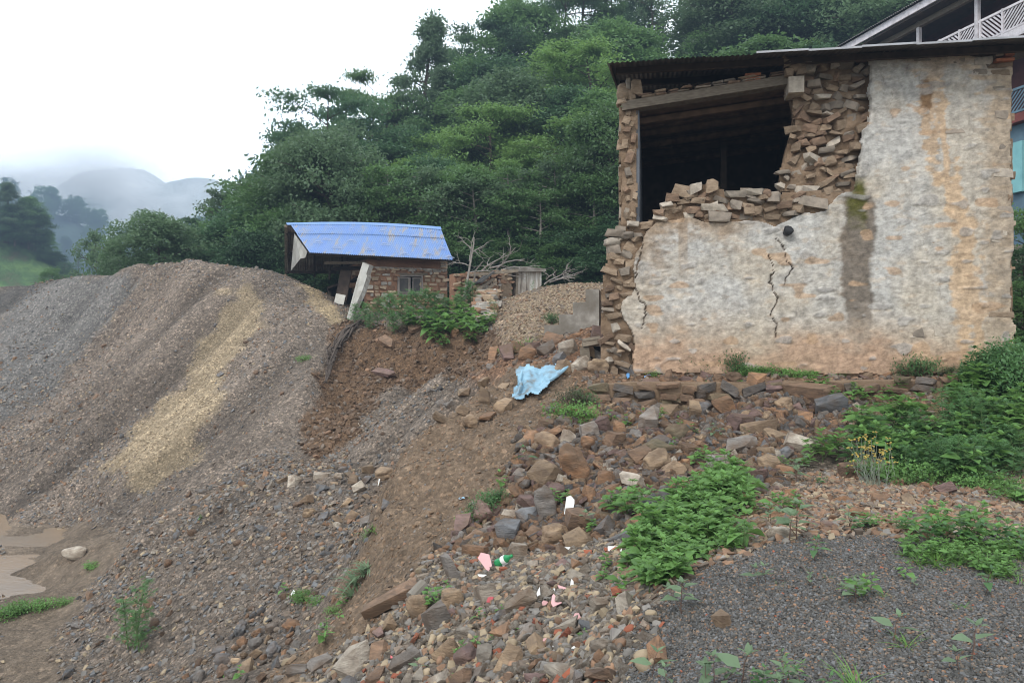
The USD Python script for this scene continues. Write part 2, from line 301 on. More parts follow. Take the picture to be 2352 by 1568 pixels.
ZONES = {
 'gravel': [(1395,1600),(1440,1480),(1500,1410),(1560,1345),(1640,1290),(1750,1246),(1900,1222),(2100,1212),(2400,1232),(2400,1600)],
 'stony': [(1560,1345),(1640,1290),(1750,1246),(1900,1222),(2100,1212),(2400,1232),(2400,1060),(2000,1060),(1800,1100),(1640,1150),(1500,1240),(1480,1420)],
 'rubble': [(1180,1130),(1215,1010),(1262,945),(1330,925),(1560,950),(1690,905),(1760,890),(1900,905),(2010,955),(1950,985),(1870,1020),(1800,1095),(1700,1120),(1560,1125),(1500,1190),(1450,1240),(1300,1260),(1180,1240),(1010,1290),(1050,1230)],
 'debris': [(680,1600),(860,1445),(930,1370),(1010,1285),(1180,1240),(1300,1255),(1450,1240),(1470,1330),(1440,1450),(1390,1600)],
 'bank': [(915,1040),(1010,945),(1100,880),(1200,845),(1290,850),(1330,925),(1262,945),(1215,1010),(1180,1130),(1050,1230),(1010,1290),(930,1370),(860,1445),(680,1600),(560,1600),(700,1500),(760,1400),(830,1300),(860,1200),(870,1100)],
 'tan': [(575,655),(604,690),(592,745),(545,800),(517,860),(512,925),(440,1045),(340,1110),(235,1095),(300,1005),(345,955),(425,880),(470,800),(500,740),(520,690)],
 'tan2': [(690,655),(735,675),(790,735),(800,765),(760,745),(710,710)],
 'tan3': [(268,695),(280,700),(255,740),(240,748)],
 'blue': [(-20,660),(120,635),(250,622),(330,655),(250,740),(180,830),(100,930),(-20,990)],
 'soil': [(795,740),(900,762),(1140,755),(1140,800),(1090,860),(1000,886),(900,884),(850,930),(800,1030),(745,1060),(690,1030),(700,960),(735,900),(745,830)],
 'heap': [(1138,700),(1200,665),(1310,640),(1390,640),(1390,660),(1330,700),(1290,750),(1250,800),(1170,830),(1130,800)],
 'steps': [(1060,890),(1130,820),(1250,780),(1330,700),(1390,640),(1390,860),(1290,850),(1200,845)],
 'stream': [(-20,1600),(180,1600),(130,1480),(180,1400),(240,1330),(300,1240),(200,1190),(-20,1195)],
 'terrace': [(1290,850),(1380,850),(1700,845),(2352,830),(2352,960),(2010,955),(1900,905),(1760,890),(1690,905),(1560,950),(1330,925)]}
COLS = {'base': (0.140,0.112,0.090), 'gravel': (0.082,0.078,0.074), 'stony': (0.215,0.140,0.090), 'rubble': (0.165,0.100,0.062), 'debris': (0.190,0.158,0.124), 'bank': (0.165,0.117,0.080),
 'tan': (0.265,0.207,0.138), 'tan2': (0.27,0.205,0.125), 'tan3': (0.27,0.19,0.11), 'blue': (0.122,0.113,0.104), 'soil': (0.135,0.085,0.052), 'heap': (0.255,0.19,0.135), 'steps': (0.18,0.105,0.066), 'stream': (0.15,0.115,0.085), 'terrace': (0.165,0.105,0.066), 'forest': (0.05,0.05,0.025)}
XX, YY = np.meshgrid(axx, axy)
def weights(x, y, z):
    u, v = proj(np.stack([x, y, z], -1))
    j = 34 * (meshkit.fbm(np.stack([x * 1.6, y * 1.6, z * 0], -1), 5, 5) - 0.5) * 2
    w = {k: (inpoly(u + j, v + j, p) & (y > 2)) for k, p in ZONES.items()}
    far = {'tan', 'tan2', 'tan3', 'blue', 'soil', 'heap'}
    for k in w: w[k] &= ((y > 17) if k in far else (y < 24))
    w['bank'] &= y < 15; w['debris'] &= y < 10; w['steps'] &= y < 20; w['stream'] &= z < -3.6
    return w, u, v
W, UU, VV = weights(XX, YY, ZG)
CG = np.broadcast_to(np.array(COLS['base']), XX.shape + (3,)).copy()
for k in ZONES: CG[W[k]] = COLS[k]
CG[(YY < 3.4) & (XX > -0.4)] = COLS['gravel']
fo = (YY > 33) & (ZG > -1.5) & (XX > -13) | (YY > 50)
CG[fo] = COLS['forest']
p3 = np.stack([XX, YY, 0 * XX], -1)
big = (YY > 14) & (YY < 38) & (XX < -1)
# gullies run down the mound's face: noise stretched along the fall line
gz_y, gz_x = np.gradient(gaussian_filter(ZG, 12), GS)
along = XX * 0.55 + YY * 0.83; across = XX * 0.83 - YY * 0.55
gul = meshkit.fbm(np.stack([across * 0.9, along * 0.12, 0 * XX], -1), 4, 11) - 0.5
steep = np.clip(np.hypot(gz_x, gz_y) * 2, 0, 1)
mound = big & ~W['soil'] & ~W['heap'] & (ZG > -4.2)
ZN = 0.10 * (meshkit.fbm(p3 * 0.8, 5, 3) - 0.5) + 0.06 * (meshkit.fbm(p3 * 3.1, 4, 8) - 0.5)
ZN = ZN + np.where(mound, 1.1 * gul * steep, 0)
rough = W['soil'] * 0.85 + W['bank'] * 0.36 + W['rubble'] * 0.25 + W['steps'] * 0.25 + W['debris'] * 0.15
rough = gaussian_filter(rough.astype(float), 3)
ZN = ZN + rough * ((meshkit.fbm(p3 * 1.9, 5, 21) - 0.5) + 0.5 * (meshkit.fbm(p3 * 5.5, 4, 22) - 0.5))
rill = meshkit.fbm(np.stack([(XX * 0.8 - YY * 0.6) * 0.8, (XX * 0.6 + YY * 0.8) * 5, 0 * XX], -1), 3, 31) - 0.5
ZN = ZN + gaussian_filter(W['bank'].astype(float), 3) * 0.22 * rill
ZN = np.where(W['gravel'], 0.025 * (meshkit.fbm(p3 * 2, 4, 9) - 0.5), ZN)
st = gaussian_filter(W['stream'].astype(float), 5)
ZN = ZN * (1 - st) + st * (0.46 * (meshkit.fbm(np.stack([XX * 0.22, YY * 1.9, 0 * XX], -1), 5, 41) - 0.5) + 0.10 * (meshkit.fbm(p3 * 2.6, 3, 42) - 0.5))
ZG = ZG + ZN
mot = np.clip(1 + 1.5 * gul + 0.5 * (meshkit.fbm(p3 * 1.1, 4, 51) - 0.5), 0.6, 1.5)
CG = np.where((big & ~W['soil'])[..., None], CG * mot[..., None], CG)
CG = gaussian_filter(CG, (0.8, 0.8, 0))
def lookup(A, x, y, order=1):
    x, y = np.broadcast_arrays(np.asarray(x, float), np.asarray(y, float))
    return map_coordinates(A, [(y.ravel() - GY0) / GS, (x.ravel() - GX0) / GS], order=order, mode='nearest').reshape(x.shape)
def TZ(x, y): return lookup(ZG, x, y)
def TN(x, y, e=0.15):
    n = np.stack([(TZ(x - e, y) - TZ(x + e, y)) / (2 * e), (TZ(x, y - e) - TZ(x, y + e)) / (2 * e), np.ones(np.shape(x))], -1)
    return n / np.linalg.norm(n, axis=-1, keepdims=True)
DD = np.concatenate([np.arange(3, 16, 0.04), np.arange(16, 45, 0.1), np.arange(45, 116, 0.4)])
def hit(u, v):
    """first point of the ground along the sight line(s)"""
    u, v = np.atleast_1d(np.asarray(u, float)), np.atleast_1d(np.asarray(v, float))
    x = (u[:, None] - 1176) / FP * DD; z = (784 - v[:, None]) / FP * DD; y = np.broadcast_to(DD, x.shape)
    under = z < TZ(x, y)
    i = np.argmax(under, 1); ok = under.any(1); r = np.arange(len(u))
    return np.stack([x[r, i], y[r, i], TZ(x[r, i], y[r, i])], 1), ok
# the sheet: fine near the camera, coarser beyond, on to the horizon
def axis(lo, hi, fine_lo, fine_hi, st):
    a = list(np.arange(fine_lo, fine_hi + 1e-6, st)); s = st; x = a[-1]
    while x < hi: s = min(s * 1.12, 150); x = x + s; a.append(min(x, hi))
    s = st; x = a[0]
    while x > lo: s = min(s * 1.12, 150); x = x - s; a.insert(0, max(x, lo))
    return np.array(sorted(set(a)))
ax_, ay_ = axis(-3000, 3000, -16, 9, 0.1), axis(-3000, 4000, 3.0, 33, 0.1)
gx, gy = np.meshgrid(ax_, ay_)
inside = (gx >= GX0) & (gx <= GX1) & (gy >= GY0) & (gy <= GY1)
gz = TZ(np.clip(gx, GX0, GX1), np.clip(gy, GY0, GY1))
away = np.maximum(np.maximum(np.abs(gx) - 40, 0), np.maximum(gy - 118, -12 - gy))
gz = np.where(inside, gz, gz + (-8 - gz) * np.clip(away / 60, 0, 1))
col = np.stack([lookup(CG[..., k], gx, gy) for k in range(3)], -1)
col = np.where(inside[..., None], col, np.array(COLS['forest']))
ny, nx = gx.shape
I = np.arange(ny * nx).reshape(ny, nx)
quads = np.stack([I[:-1, :-1], I[:-1, 1:], I[1:, 1:], I[1:, :-1]], -1).reshape(-1, 4)
F2 = np.vstack([quads[:, [0, 1, 2]], quads[:, [0, 2, 3]]])
usdkit.material(stage, '/World/Looks/soil', {'at': ('attribute', {'attribute': 'Col'}), 'geo': ('geometry', {}),
    'n1': ('noise_texture', {'scale': 5.0, 'detail': 10, 'roughness': 0.68}), 'r1': ('rgb_ramp', {'ramp': [(0.30, (0.66,) * 3), (0.70, (1.34,) * 3)]}),
    'v1': ('voronoi_texture', {'scale': 19.0}), 'v2': ('voronoi_texture', {'scale': 52.0}), 's1': ('separate_color', {}), 's2': ('separate_color', {}),
    'r2': ('rgb_ramp', {'ramp': [(0.0, (0.52,) * 3), (0.55, (0.98,) * 3), (0.86, (1.20,) * 3), (1.0, (2.2, 2.1, 2.0))]}), 'r3': ('rgb_ramp', {'ramp': [(0.0, (0.66,) * 3), (0.8, (1.12,) * 3), (1.0, (1.6,) * 3)]}),
    'm1': ('mix_color', {'blend_type': 'multiply', 'fac': 1.0}), 'gr': ('attribute', {'attribute': 'Grain'}), 'm2': ('mix_color', {'blend_type': 'multiply'}), 'm3': ('mix_color', {'blend_type': 'multiply'}),
    'n2': ('noise_texture', {'scale': 34.0, 'detail': 6, 'roughness': 0.7}), 'h1': ('math', {'math_type': 'multiply_add', 'value2': -0.9}), 'b': ('bump', {'strength': 1.0, 'distance': 0.035}), 'p': ('principled_bsdf', {'roughness': 0.93, 'specular_ior_level': 0.15})},
    [('gr.fac', 'm2.fac'), ('gr.fac', 'm3.fac'), ('geo.position', 'n1.vector'), ('geo.position', 'v1.vector'), ('geo.position', 'v2.vector'), ('geo.position', 'n2.vector'), ('n1.fac', 'r1.fac'), ('v1.color', 's1.color'), ('v2.color', 's2.color'), ('s1.r', 'r2.fac'), ('s2.g', 'r3.fac'),
     ('at.color', 'm1.a'), ('r1.color', 'm1.b'), ('m1.result', 'm2.a'), ('r2.color', 'm2.b'), ('m2.result', 'm3.a'), ('r3.color', 'm3.b'), ('m3.result', 'p.base_color'), ('v1.distance', 'h1.value1'), ('n2.fac', 'h1.value3'), ('h1.value', 'b.height'), ('b.normal', 'p.normal')], surface='p.BSDF')
gpr = obj('ground', (np.stack([gx, gy, gz], -1).reshape(-1, 3), F2), 'soil', smooth=True, kind='structure', col=col.reshape(-1, 3))
GR_ = np.full(XX.shape, 0.85)
for k_, a_ in (('bank', 0.5), ('tan', 0.55), ('tan2', 0.55), ('soil', 0.45), ('stream', 0.35), ('heap', 0.8)): GR_[W[k_]] = a_
GR_ = gaussian_filter(GR_, 1.5); grv = np.where(inside, lookup(GR_, np.clip(gx, GX0, GX1), np.clip(gy, GY0, GY1)), 0.5).ravel()
UsdGeom.PrimvarsAPI(gpr).CreatePrimvar('Grain', Sdf.ValueTypeNames.Color3fArray, 'vertex').Set(Vt.Vec3fArray.FromNumpy(np.repeat(grv[:, None], 3, 1).astype(np.float32)))
def stonemat(name, c1, c2, rough=0.7):
    """broken stone: layered tone, paler worn edges, mud in the hollows"""
    mud = (0.135, 0.088, 0.056)
    usdkit.material(stage, '/World/Looks/' + name, {'tc': ('texture_coordinate', {}), 'oi': ('object_info', {}), 'mp': ('mapping', {'scale': (1, 1, 3.0)}), 'geo': ('geometry', {}),
        'off': ('vector_math', {'math_type': 'scale', 'vector1': (37.0, 11.0, 23.0)}), 'add': ('vector_math', {'math_type': 'add'}),
        'n1': ('noise_texture', {'scale': 6.0, 'detail': 8, 'roughness': 0.65, 'distortion': 0.6}), 'r1': ('rgb_ramp', {'ramp': [(0.34, c2), (0.60, c1), (0.72, tuple(min(x * 1.25, 0.6) for x in c1))]}),
        'n2': ('noise_texture', {'scale': 3.0, 'detail': 7, 'roughness': 0.6}), 'r2': ('rgb_ramp', {'ramp': [(0.43, (0, 0, 0)), (0.64, (0.8,) * 3)]}),
        'mx': ('mix_color', {'b': mud}), 'mr': ('map_range', {'from_min': 0.0, 'from_max': 1.0, 'to_min': 0.7, 'to_max': 1.3}), 'h': ('hsv', {}),
        'n3': ('noise_texture', {'scale': 22.0, 'detail': 8, 'roughness': 0.7}), 'b': ('bump', {'strength': 1.0, 'distance': 0.035}),
        'p': ('principled_bsdf', {'roughness': rough, 'specular_ior_level': 0.3})},
        [('oi.random', 'off.scale'), ('tc.object', 'add.vector1'), ('off.vector', 'add.vector2'), ('add.vector', 'mp.vector'), ('mp.vector', 'n1.vector'), ('add.vector', 'n2.vector'), ('mp.vector', 'n3.vector'), ('n1.fac', 'r1.fac'), ('n2.fac', 'r2.fac'),
         ('r2.color', 'mx.fac'), ('r1.color', 'mx.a'), ('oi.random', 'mr.value'), ('mr.result', 'h.value'), ('mx.result', 'h.color'), ('h.color', 'p.base_color'), ('n3.fac', 'b.height'), ('b.normal', 'p.normal')], surface='p.BSDF')
for nm, a, b in (('dark_stone', (0.095, 0.082, 0.073), (0.052, 0.045, 0.04)), ('brown_stone', (0.175, 0.108, 0.068), (0.085, 0.055, 0.038)), ('moss_stone', (0.135, 0.105, 0.065), (0.07, 0.06, 0.035)),
                 ('rust_stone', (0.235, 0.128, 0.068), (0.12, 0.072, 0.045)), ('tan_stone', (0.265, 0.185, 0.115), (0.15, 0.105, 0.07)), ('grey_stone', (0.185, 0.165, 0.148), (0.10, 0.088, 0.078)),
                 ('purple_stone', (0.155, 0.098, 0.086), (0.085, 0.056, 0.05)), ('slate_stone', (0.125, 0.125, 0.128), (0.072, 0.072, 0.075)), ('pale_stone', (0.36, 0.31, 0.25), (0.22, 0.185, 0.15)), ('concrete_lump', (0.25, 0.215, 0.175), (0.155, 0.13, 0.105)), ('red_brick', (0.29, 0.092, 0.052), (0.18, 0.062, 0.04))):
    a, b = tuple(min(x * 1.32, 0.5) for x in a), tuple(x * 1.15 for x in b)
    stonemat(nm, a, b, 0.62 if 'stone' in nm else 0.92)
# ---------------- ruined stone house ----------------
HO = np.array([1.543, 13.5, 0.0]); YAW = math.radians(10.0)
HX, HN = np.array([math.cos(YAW), -math.sin(YAW), 0]), np.array([math.sin(YAW), math.cos(YAW), 0])
def H(t, n, z):
    t, n, z = np.broadcast_arrays(np.asarray(t, float), np.asarray(n, float), np.asarray(z, float))
    return HO + t[..., None] * HX + n[..., None] * HN + np.stack([0 * z, 0 * z, z], -1)
def wt(u, v, n=0.0):
    """(t, z) on the wall plane at depth n seen at survey point (u, v)"""
    k = (u - 1176) / FP; O = HO + n * HN
    t = (k * O[1] - O[0]) / (HX[0] - k * HX[1]); y = O[1] + t * HX[1]
    return t, (784 - v) / FP * y
def wpoly(pts, n=0.0): return Polygon([wt(u, v, n) for u, v in pts]).buffer(0)
mat('mud', (0.25, 0.178, 0.122), (0.16, 0.108, 0.07), rough=0.95, scale=3.0, bump=0.8, bscale=25, bdist=0.03, spec=0.1)
mat('plaster', (0.4,) * 3, rough=0.93, scale=9.0, bump=0.7, bscale=46, bdist=0.012, attr=True, detail=9, spec=0.15)
mat('wall_stone_tan', (0.29, 0.215, 0.15), (0.19, 0.135, 0.09), rough=0.9, scale=9, bump=0.9, bscale=35, bdist=0.02, rnd=0.28, stretch=(1, 1, 2.2))
mat('wall_stone_grey', (0.26, 0.215, 0.172), (0.17, 0.14, 0.112), rough=0.88, scale=9, bump=0.6, bscale=35, rnd=0.28)
mat('wall_stone_brown', (0.25, 0.165, 0.11), (0.15, 0.10, 0.07), rough=0.9, scale=9, bump=0.9, bscale=35, bdist=0.02, rnd=0.28, stretch=(1, 1, 2.2))
mat('wall_stone_pale', (0.42, 0.36, 0.29), (0.28, 0.24, 0.2), rough=0.88, scale=12, bump=0.6, bscale=40, rnd=0.2)
mat('brick_red', (0.36, 0.135, 0.07), (0.25, 0.09, 0.05), rough=0.9, scale=12, bump=0.5, bscale=60, rnd=0.2)
mat('weathered_wood', (0.23, 0.19, 0.145), (0.12, 0.095, 0.07), rough=0.85, scale=5, bump=0.5, bscale=30, rnd=0.2, stretch=(2, 2, 14))
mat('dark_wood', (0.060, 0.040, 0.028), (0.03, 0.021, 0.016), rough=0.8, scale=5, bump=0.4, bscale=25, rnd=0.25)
mat('ceiling_wood', (0.15, 0.092, 0.055), (0.085, 0.052, 0.032), rough=0.8, scale=5, bump=0.4, bscale=25, rnd=0.3)
mat('roof_iron', (0.075, 0.066, 0.06), (0.04, 0.033, 0.03), rough=0.55, scale=2.5, bump=0.15, bscale=20, spec=0.5)
mat('roof_iron_light', (0.34, 0.34, 0.36), (0.22, 0.22, 0.23), rough=0.4, scale=2.5, bump=0.1, bscale=20, spec=0.5)
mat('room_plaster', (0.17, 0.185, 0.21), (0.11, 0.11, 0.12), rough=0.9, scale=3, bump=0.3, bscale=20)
rng = np.random.default_rng(5)
house = site('stone_house', 'tall plastered stone house with its upper front wall collapsed open', 'house', HO)
def hw(name, mesh, m, parent=None, **k): return obj(name, mesh, m, parent or house, **k)
# silhouette of what still stands of the front wall
LOWER = [(1374,875),(1376,800),(1380,720),(1378,690),(1384,640),(1390,585),(1392,545),(1420,528),(1470,512),(1497,500),(1535,455),(1568,430),(1637,420),(1667,432),(1743,433),(1765,446),(1790,442),(1800,436),(1990,436),(1992,360),(1997,265),(2000,165),(1990,128),(2005,104),(2328,98),(2330,500),(2334,800),(2336,880)]
WYTHE = [(1786,445),(1792,390),(1803,340),(1818,290),(1822,255),(1812,215),(1815,170),(1835,138),(2008,138),(2005,165),(2000,300),(2000,445)]
low_p, wy_p = wpoly(LOWER), wpoly(WYTHE, 0.16)
TR = wt(2332, 800)[0]
front = hw('front_wall', extrude_tz(low_p.buffer(-0.05), 0.10, 0.46, H), 'mud')
def rough_sheet(poly, n, amp, step, H, seed, edge=0.0, fineamp=0.0):
    """a rough sheet over poly at depth n; its rim is turned back by edge"""
    t0, z0, t1, z1 = poly.bounds
    T, Z = np.meshgrid(np.arange(t0 - step, t1 + step, step), np.arange(z0 - step, z1 + step, step))
    p = np.stack([T, Z, 0 * T], -1)
    N = n - amp * 2 * fb(p, 4.0, 4, seed) - fineamp * 2 * fb(p * [1, 1.8, 1], 14.0, 3, seed + 4)
    ins = shapely.contains_xy(poly, T + 0.10 * fb(p, 5, 3, seed + 1), Z + 0.10 * fb(p, 5, 3, seed + 2))
    inner = gaussian_filter(ins.astype(float), 1.0) > 0.93
    N = np.where(ins & ~inner, N + edge, N)
    idx = np.arange(T.size).reshape(T.shape)
    okc = ins[:-1, :-1] & ins[1:, :-1] & ins[:-1, 1:] & ins[1:, 1:]
    qd = np.stack([idx[:-1, :-1], idx[:-1, 1:], idx[1:, 1:], idx[1:, :-1]], -1)[okc]
    f = np.vstack([qd[:, [0, 1, 2]], qd[:, [0, 2, 3]]])
    used = np.unique(f); re = np.full(T.size, -1); re[used] = np.arange(len(used))
    return T.ravel()[used], N.ravel()[used], Z.ravel()[used], re[f]
PLAST = [(1446,862),(1452,795),(1446,760),(1432,735),(1422,712),(1424,690),(1456,662),(1453,619),(1461,575),(1478,545),(1493,520),(1515,503),(1560,499),(1594,497),(1627,510),(1670,505),(1716,503),(1782,513),(1842,487),(1894,480),(1902,468),(1928,442),(1960,436),(1976,363),(1982,297),(1995,264),(1999,165),(1992,132),(2010,120),(2040,112),(2090,118),(2110,112),(2165,114),(2200,118),(2230,122),(2262,126),(2280,150),(2327,146),(2328,300),(2330,470),(2331,640),(2333,800),(2333,862)]
pl_p = wpoly(PLAST, -0.03)
t, n, z, f = rough_sheet(low_p.difference(pl_p.buffer(-0.12)), 0.045, 0.11, 0.04, H, 3)
obj('mud_core', (H(t, n, z), f), 'mud', house, smooth=True)
t, n, z, f = rough_sheet(wy_p, 0.19, 0.13, 0.04, H, 13)
obj('rubble_core', (H(t, n, z), f), 'mud', house, smooth=True)
obj('inner_wall', extrude_tz(wy_p.buffer(-0.04), 0.33, 0.52, H), 'mud', house)
# plaster skin
t, n, z, f = rough_sheet(pl_p, -0.015, 0.012, 0.0165, H, 23, edge=0.075, fineamp=0.007)
w3 = H(t, n, z); uu, vv = proj(w3); q3 = np.stack([t, z, 0 * t], -1)
def sm(a, b, x): s = np.clip((x - a) / (b - a), 0, 1); return s * s * (3 - 2 * s)
# cracks: deep grooves
CR = [[(1782,545),(1805,575),(1808,600),(1818,615),(1802,640),(1806,665)],[(1768,585),(1775,615),(1767,650),(1790,685),(1770,725),(1786,745),(1778,775)],[(1832,590),(1840,615)],[(1838,640),(1843,675),(1833,710),(1828,745)],
      [(1480,560),(1470,600),(1458,640)],[(1456,655),(1475,690),(1487,700),(1480,735),(1475,760)],[(1608,600),(1615,660)],[(2105,500),(2118,540),(2120,560),(2135,600),(2140,625),(2150,650)],[(2225,420),(2240,470),(2265,500),(2245,540)],[(2215,600),(2228,640),(2225,690),(2240,730)],[(2160,760),(2175,800),(2165,820)],
      [(2040,190),(2052,230),(2045,260),(2060,290)],[(2020,150),(2035,200),(2022,240)],[(2120,150),(2112,190),(2125,215)],[(2220,230),(2230,300),(2218,330)],[(2085,130),(2080,170)],[(2150,620),(2165,700)],[(1540,520),(1550,560),(1545,590)],[(1660,600),(1668,700),(1676,745)],[(1590,505),(1610,545),(1605,570)],[(1835,800),(1840,820),(1825,835)],[(2190,560),(2200,600),(2190,640)]]
crack = np.zeros(len(t))
jt = np.stack([t + 0.05 * fb(q3, 16, 2, 71) + 0.10 * fb(q3, 5, 2, 73), z + 0.05 * fb(q3, 16, 2, 72)], 1)
for k, c in enumerate(CR):
    line = LineString([wt(a, b, -0.03) for a, b in c])
    d = shapely.distance(line, shapely.points(jt)); s = shapely.line_locate_point(line, shapely.points(jt), normalized=True)
    wd = (0.0105 if k in (0, 1, 4, 5) else 0.0055) * (0.45 + 0.55 * np.sin(np.pi * np.clip(s, 0.03, 0.97))) * (1 + 0.8 * fb(q3, 9, 2, 74))
    main = k in (0, 1, 4, 5)
    crack = np.maximum(crack, np.clip(1.35 - d / np.maximum(wd, 1e-3 if main else 0.008), 0, 1) * (1.0 if main else 0.5 * sm(0.02, 0.2, np.minimum(s, 1 - s))))
net = np.abs(fb(q3 + 0.25 * fb(q3, 2, 2, 5)[:, None], 3.0, 3, 51)) 
netm = (fb(q3, 0.9, 2, 52) > 0.02) & (uu > 1990)
crack = np.maximum(crack, np.where(netm & (net < 0.007), 0.35, 0))
n = n + 0.05 * np.where(crack > 0.55, crack, 0)
base = np.array([0.385, 0.340, 0.282]); grey = np.array([0.38, 0.362, 0.335]); tan = np.array([0.36, 0.275, 0.195]); red = np.array([0.33, 0.20, 0.125]); brown = np.array([0.27, 0.20, 0.14])
nz = fb(q3, 1.6, 5, 61) * 2; nf = fb(q3 * [1, 2.2, 1], 5.5, 4, 62) * 2; nv = fb(q3 * [1.0, 0.13, 1], 4.5, 4, 63) * 2
C = base + (grey - base) * np.clip(0.5 + 1.6 * nz, 0, 1)[:, None]
def over(C, c, a): return C + (np.asarray(c) - C) * np.clip(a, 0, 1)[:, None]
C = over(C, tan * 1.0, sm(0.25, 0.55, nf) * 0.4)
C = over(C, tan, sm(700, 800, vv + 60 * nz) * 0.75)
C = over(C, red, sm(765, 835, vv + 50 * nz + 25 * nf) * 0.65)
# orange mud runs on the right
run = np.interp(vv, [120, 300, 420, 520, 620, 800], [2130, 2150, 2180, 2225, 2215, 2240]); wdt = np.interp(vv, [120, 200, 300, 380, 450, 560, 800], [18, 20, 13, 26, 32, 36, 28])
C = over(C, (0.43, 0.285, 0.165), sm(1.25, 0.7, np.abs(uu - run + 40 * nv + 30 * nf) / wdt) * sm(140, 190, vv) * 0.7)
C = over(C, (0.40, 0.29, 0.19), sm(0.12, 0.35, nz + 0.4 * nf) * sm(2080, 2200, uu) * 0.7)
C = over(C, (0.20, 0.12, 0.065), sm(1.2, 0.5, np.hypot((uu - 2128) / 15, (vv - 225) / 42) + 0.8 * nf))
# soot coloured damp run and moss
cl = np.interp(vv, [430, 500, 620, 780, 840], [1972, 1978, 1966, 1972, 1975]); wd = np.interp(vv, [380, 430, 520, 700, 760, 850], [12, 36, 36, 33, 26, 8])
C = over(C, (0.125, 0.098, 0.075), sm(1.15, 0.75, np.abs(uu - cl + 12 * nv + 12 * nf) / wd) * sm(850, 700, vv + 50 * nz) * sm(425, 470, vv) * 0.88)
C = over(C, (0.075, 0.072, 0.018), sm(1.2, 0.55, np.abs(uu - 1968 + 8 * nf) / 24) * sm(540, 470, vv + 40 * nf) * sm(395, 430, vv))
C = over(C, brown, sm(1.2, 0.6, np.abs(uu - 1568 + 20 * nv) / 17) * sm(680, 520, vv + 40 * nz) * 0.75)
C = over(C, brown * 0.9, sm(1570, 1480, uu + 50 * nf + 40 * nz) * sm(700, 560, vv + 60 * nz + 40 * nf) * 0.85)
C = over(C, brown, sm(580, 505, vv + 60 * nf + 60 * nz) * sm(1800, 1660, uu) * 0.85)
C = over(C, (0.30, 0.235, 0.17), sm(2245, 2285, uu + 25 * nf) * 0.85)
C = over(C, (0.33, 0.24, 0.165), sm(165, 125, vv + 30 * nf) * sm(2000, 2060, uu) * 0.7)
# stones and thin patches showing through the coat
spot = fb(q3 * [0.8, 1.7, 1], 4.2, 2, 66) * 2
C = over(C, (0.29, 0.27, 0.25), sm(0.50, 0.60, spot) * 0.65); n = n - 0.012 * sm(0.47, 0.54, spot)
spot2 = fb(q3 * [0.7, 1.6, 1], 3.4, 2, 67) * 2
C = over(C, (0.36, 0.24, 0.15), sm(0.48, 0.56, spot2) * 0.7)
C = over(C, (0.10, 0.07, 0.05), sm(0.2, 0.9, crack) * 0.8)
hf = fb(q3 * [1, 2.4, 1], 26.0, 3, 68) * 2
C = C * (1 + 0.12 * nf[:, None] + 0.26 * hf[:, None])
obj('plaster', (H(t, n, z), f), 'plaster', house, smooth=True, col=np.clip(C, 0.01, 0.8))
# laid and broken stones: one part each
WS = ['wall_stone_tan', 'wall_stone_grey', 'wall_stone_brown', 'wall_stone_pale']
def lay(poly, parent, n0, hrange, lrange, rng, H, gap=0.010, depth=0.16, skip=None, jit=0.02, kinds=('angular', 'slab'), p=(0.4, 0.3, 0.22, 0.08), tilt=0.10, mats=WS, proud=0.03, name='stone', most=10**6, stepz=None, clearance=-0.01, ssub=2):
    t0, z0, t1, z1 = poly.bounds; zc = z0; k = 0
    while zc < z1:
        h = rng.uniform(*hrange); tc = t0 - rng.uniform(0, 0.15)
        while tc < t1:
            L = rng.uniform(*lrange); hh = h * rng.uniform(0.7, 1.25)
            c = (tc + L / 2, zc + h / 2 + rng.uniform(-jit, jit))
            if poly.buffer(clearance).contains(Point(*c)) and (skip is None or not skip(*c)) and k < most:
                v, ff = rock(rng, (L - gap, depth * rng.uniform(0.8, 1.2), hh), kinds[0] if rng.random() < 0.6 else kinds[1], sub=ssub)
                a, b = rng.normal(0, tilt), rng.normal(0, tilt * 1.2)
                v = v @ np.array([[math.cos(a), 0, math.sin(a)], [0, 1, 0], [-math.sin(a), 0, math.cos(a)]]) @ np.array([[math.cos(b), -math.sin(b), 0], [math.sin(b), math.cos(b), 0], [0, 0, 1]])
                obj(name, (H(c[0] + v[:, 0], n0 + v[:, 1] - rng.uniform(0, proud), c[1] + v[:, 2]), ff), mats[rng.choice(len(mats), p=p)], parent, smooth=30 if ssub > 1 else False)
                k += 1
            tc += L
        zc += h
    return k
pl_in = pl_p.buffer(-0.02)
lay(wy_p, front, 0.24, (0.06, 0.15), (0.10, 0.30), rng, H, gap=-0.012, skip=lambda a, b: pl_in.contains(Point(a, b)), proud=0.13, tilt=0.36, jit=0.05, depth=0.22, kinds=('slab', 'angular'))
lay(low_p, front, 0.10, (0.08, 0.17), (0.13, 0.30), rng, H, skip=lambda a, b: pl_p.buffer(0.01).contains(Point(a, b)) or a > 4.6 and b > -0.1, proud=0.08, tilt=0.3, jit=0.05, gap=-0.01, depth=0.2, kinds=('slab', 'angular'), clearance=-0.06)
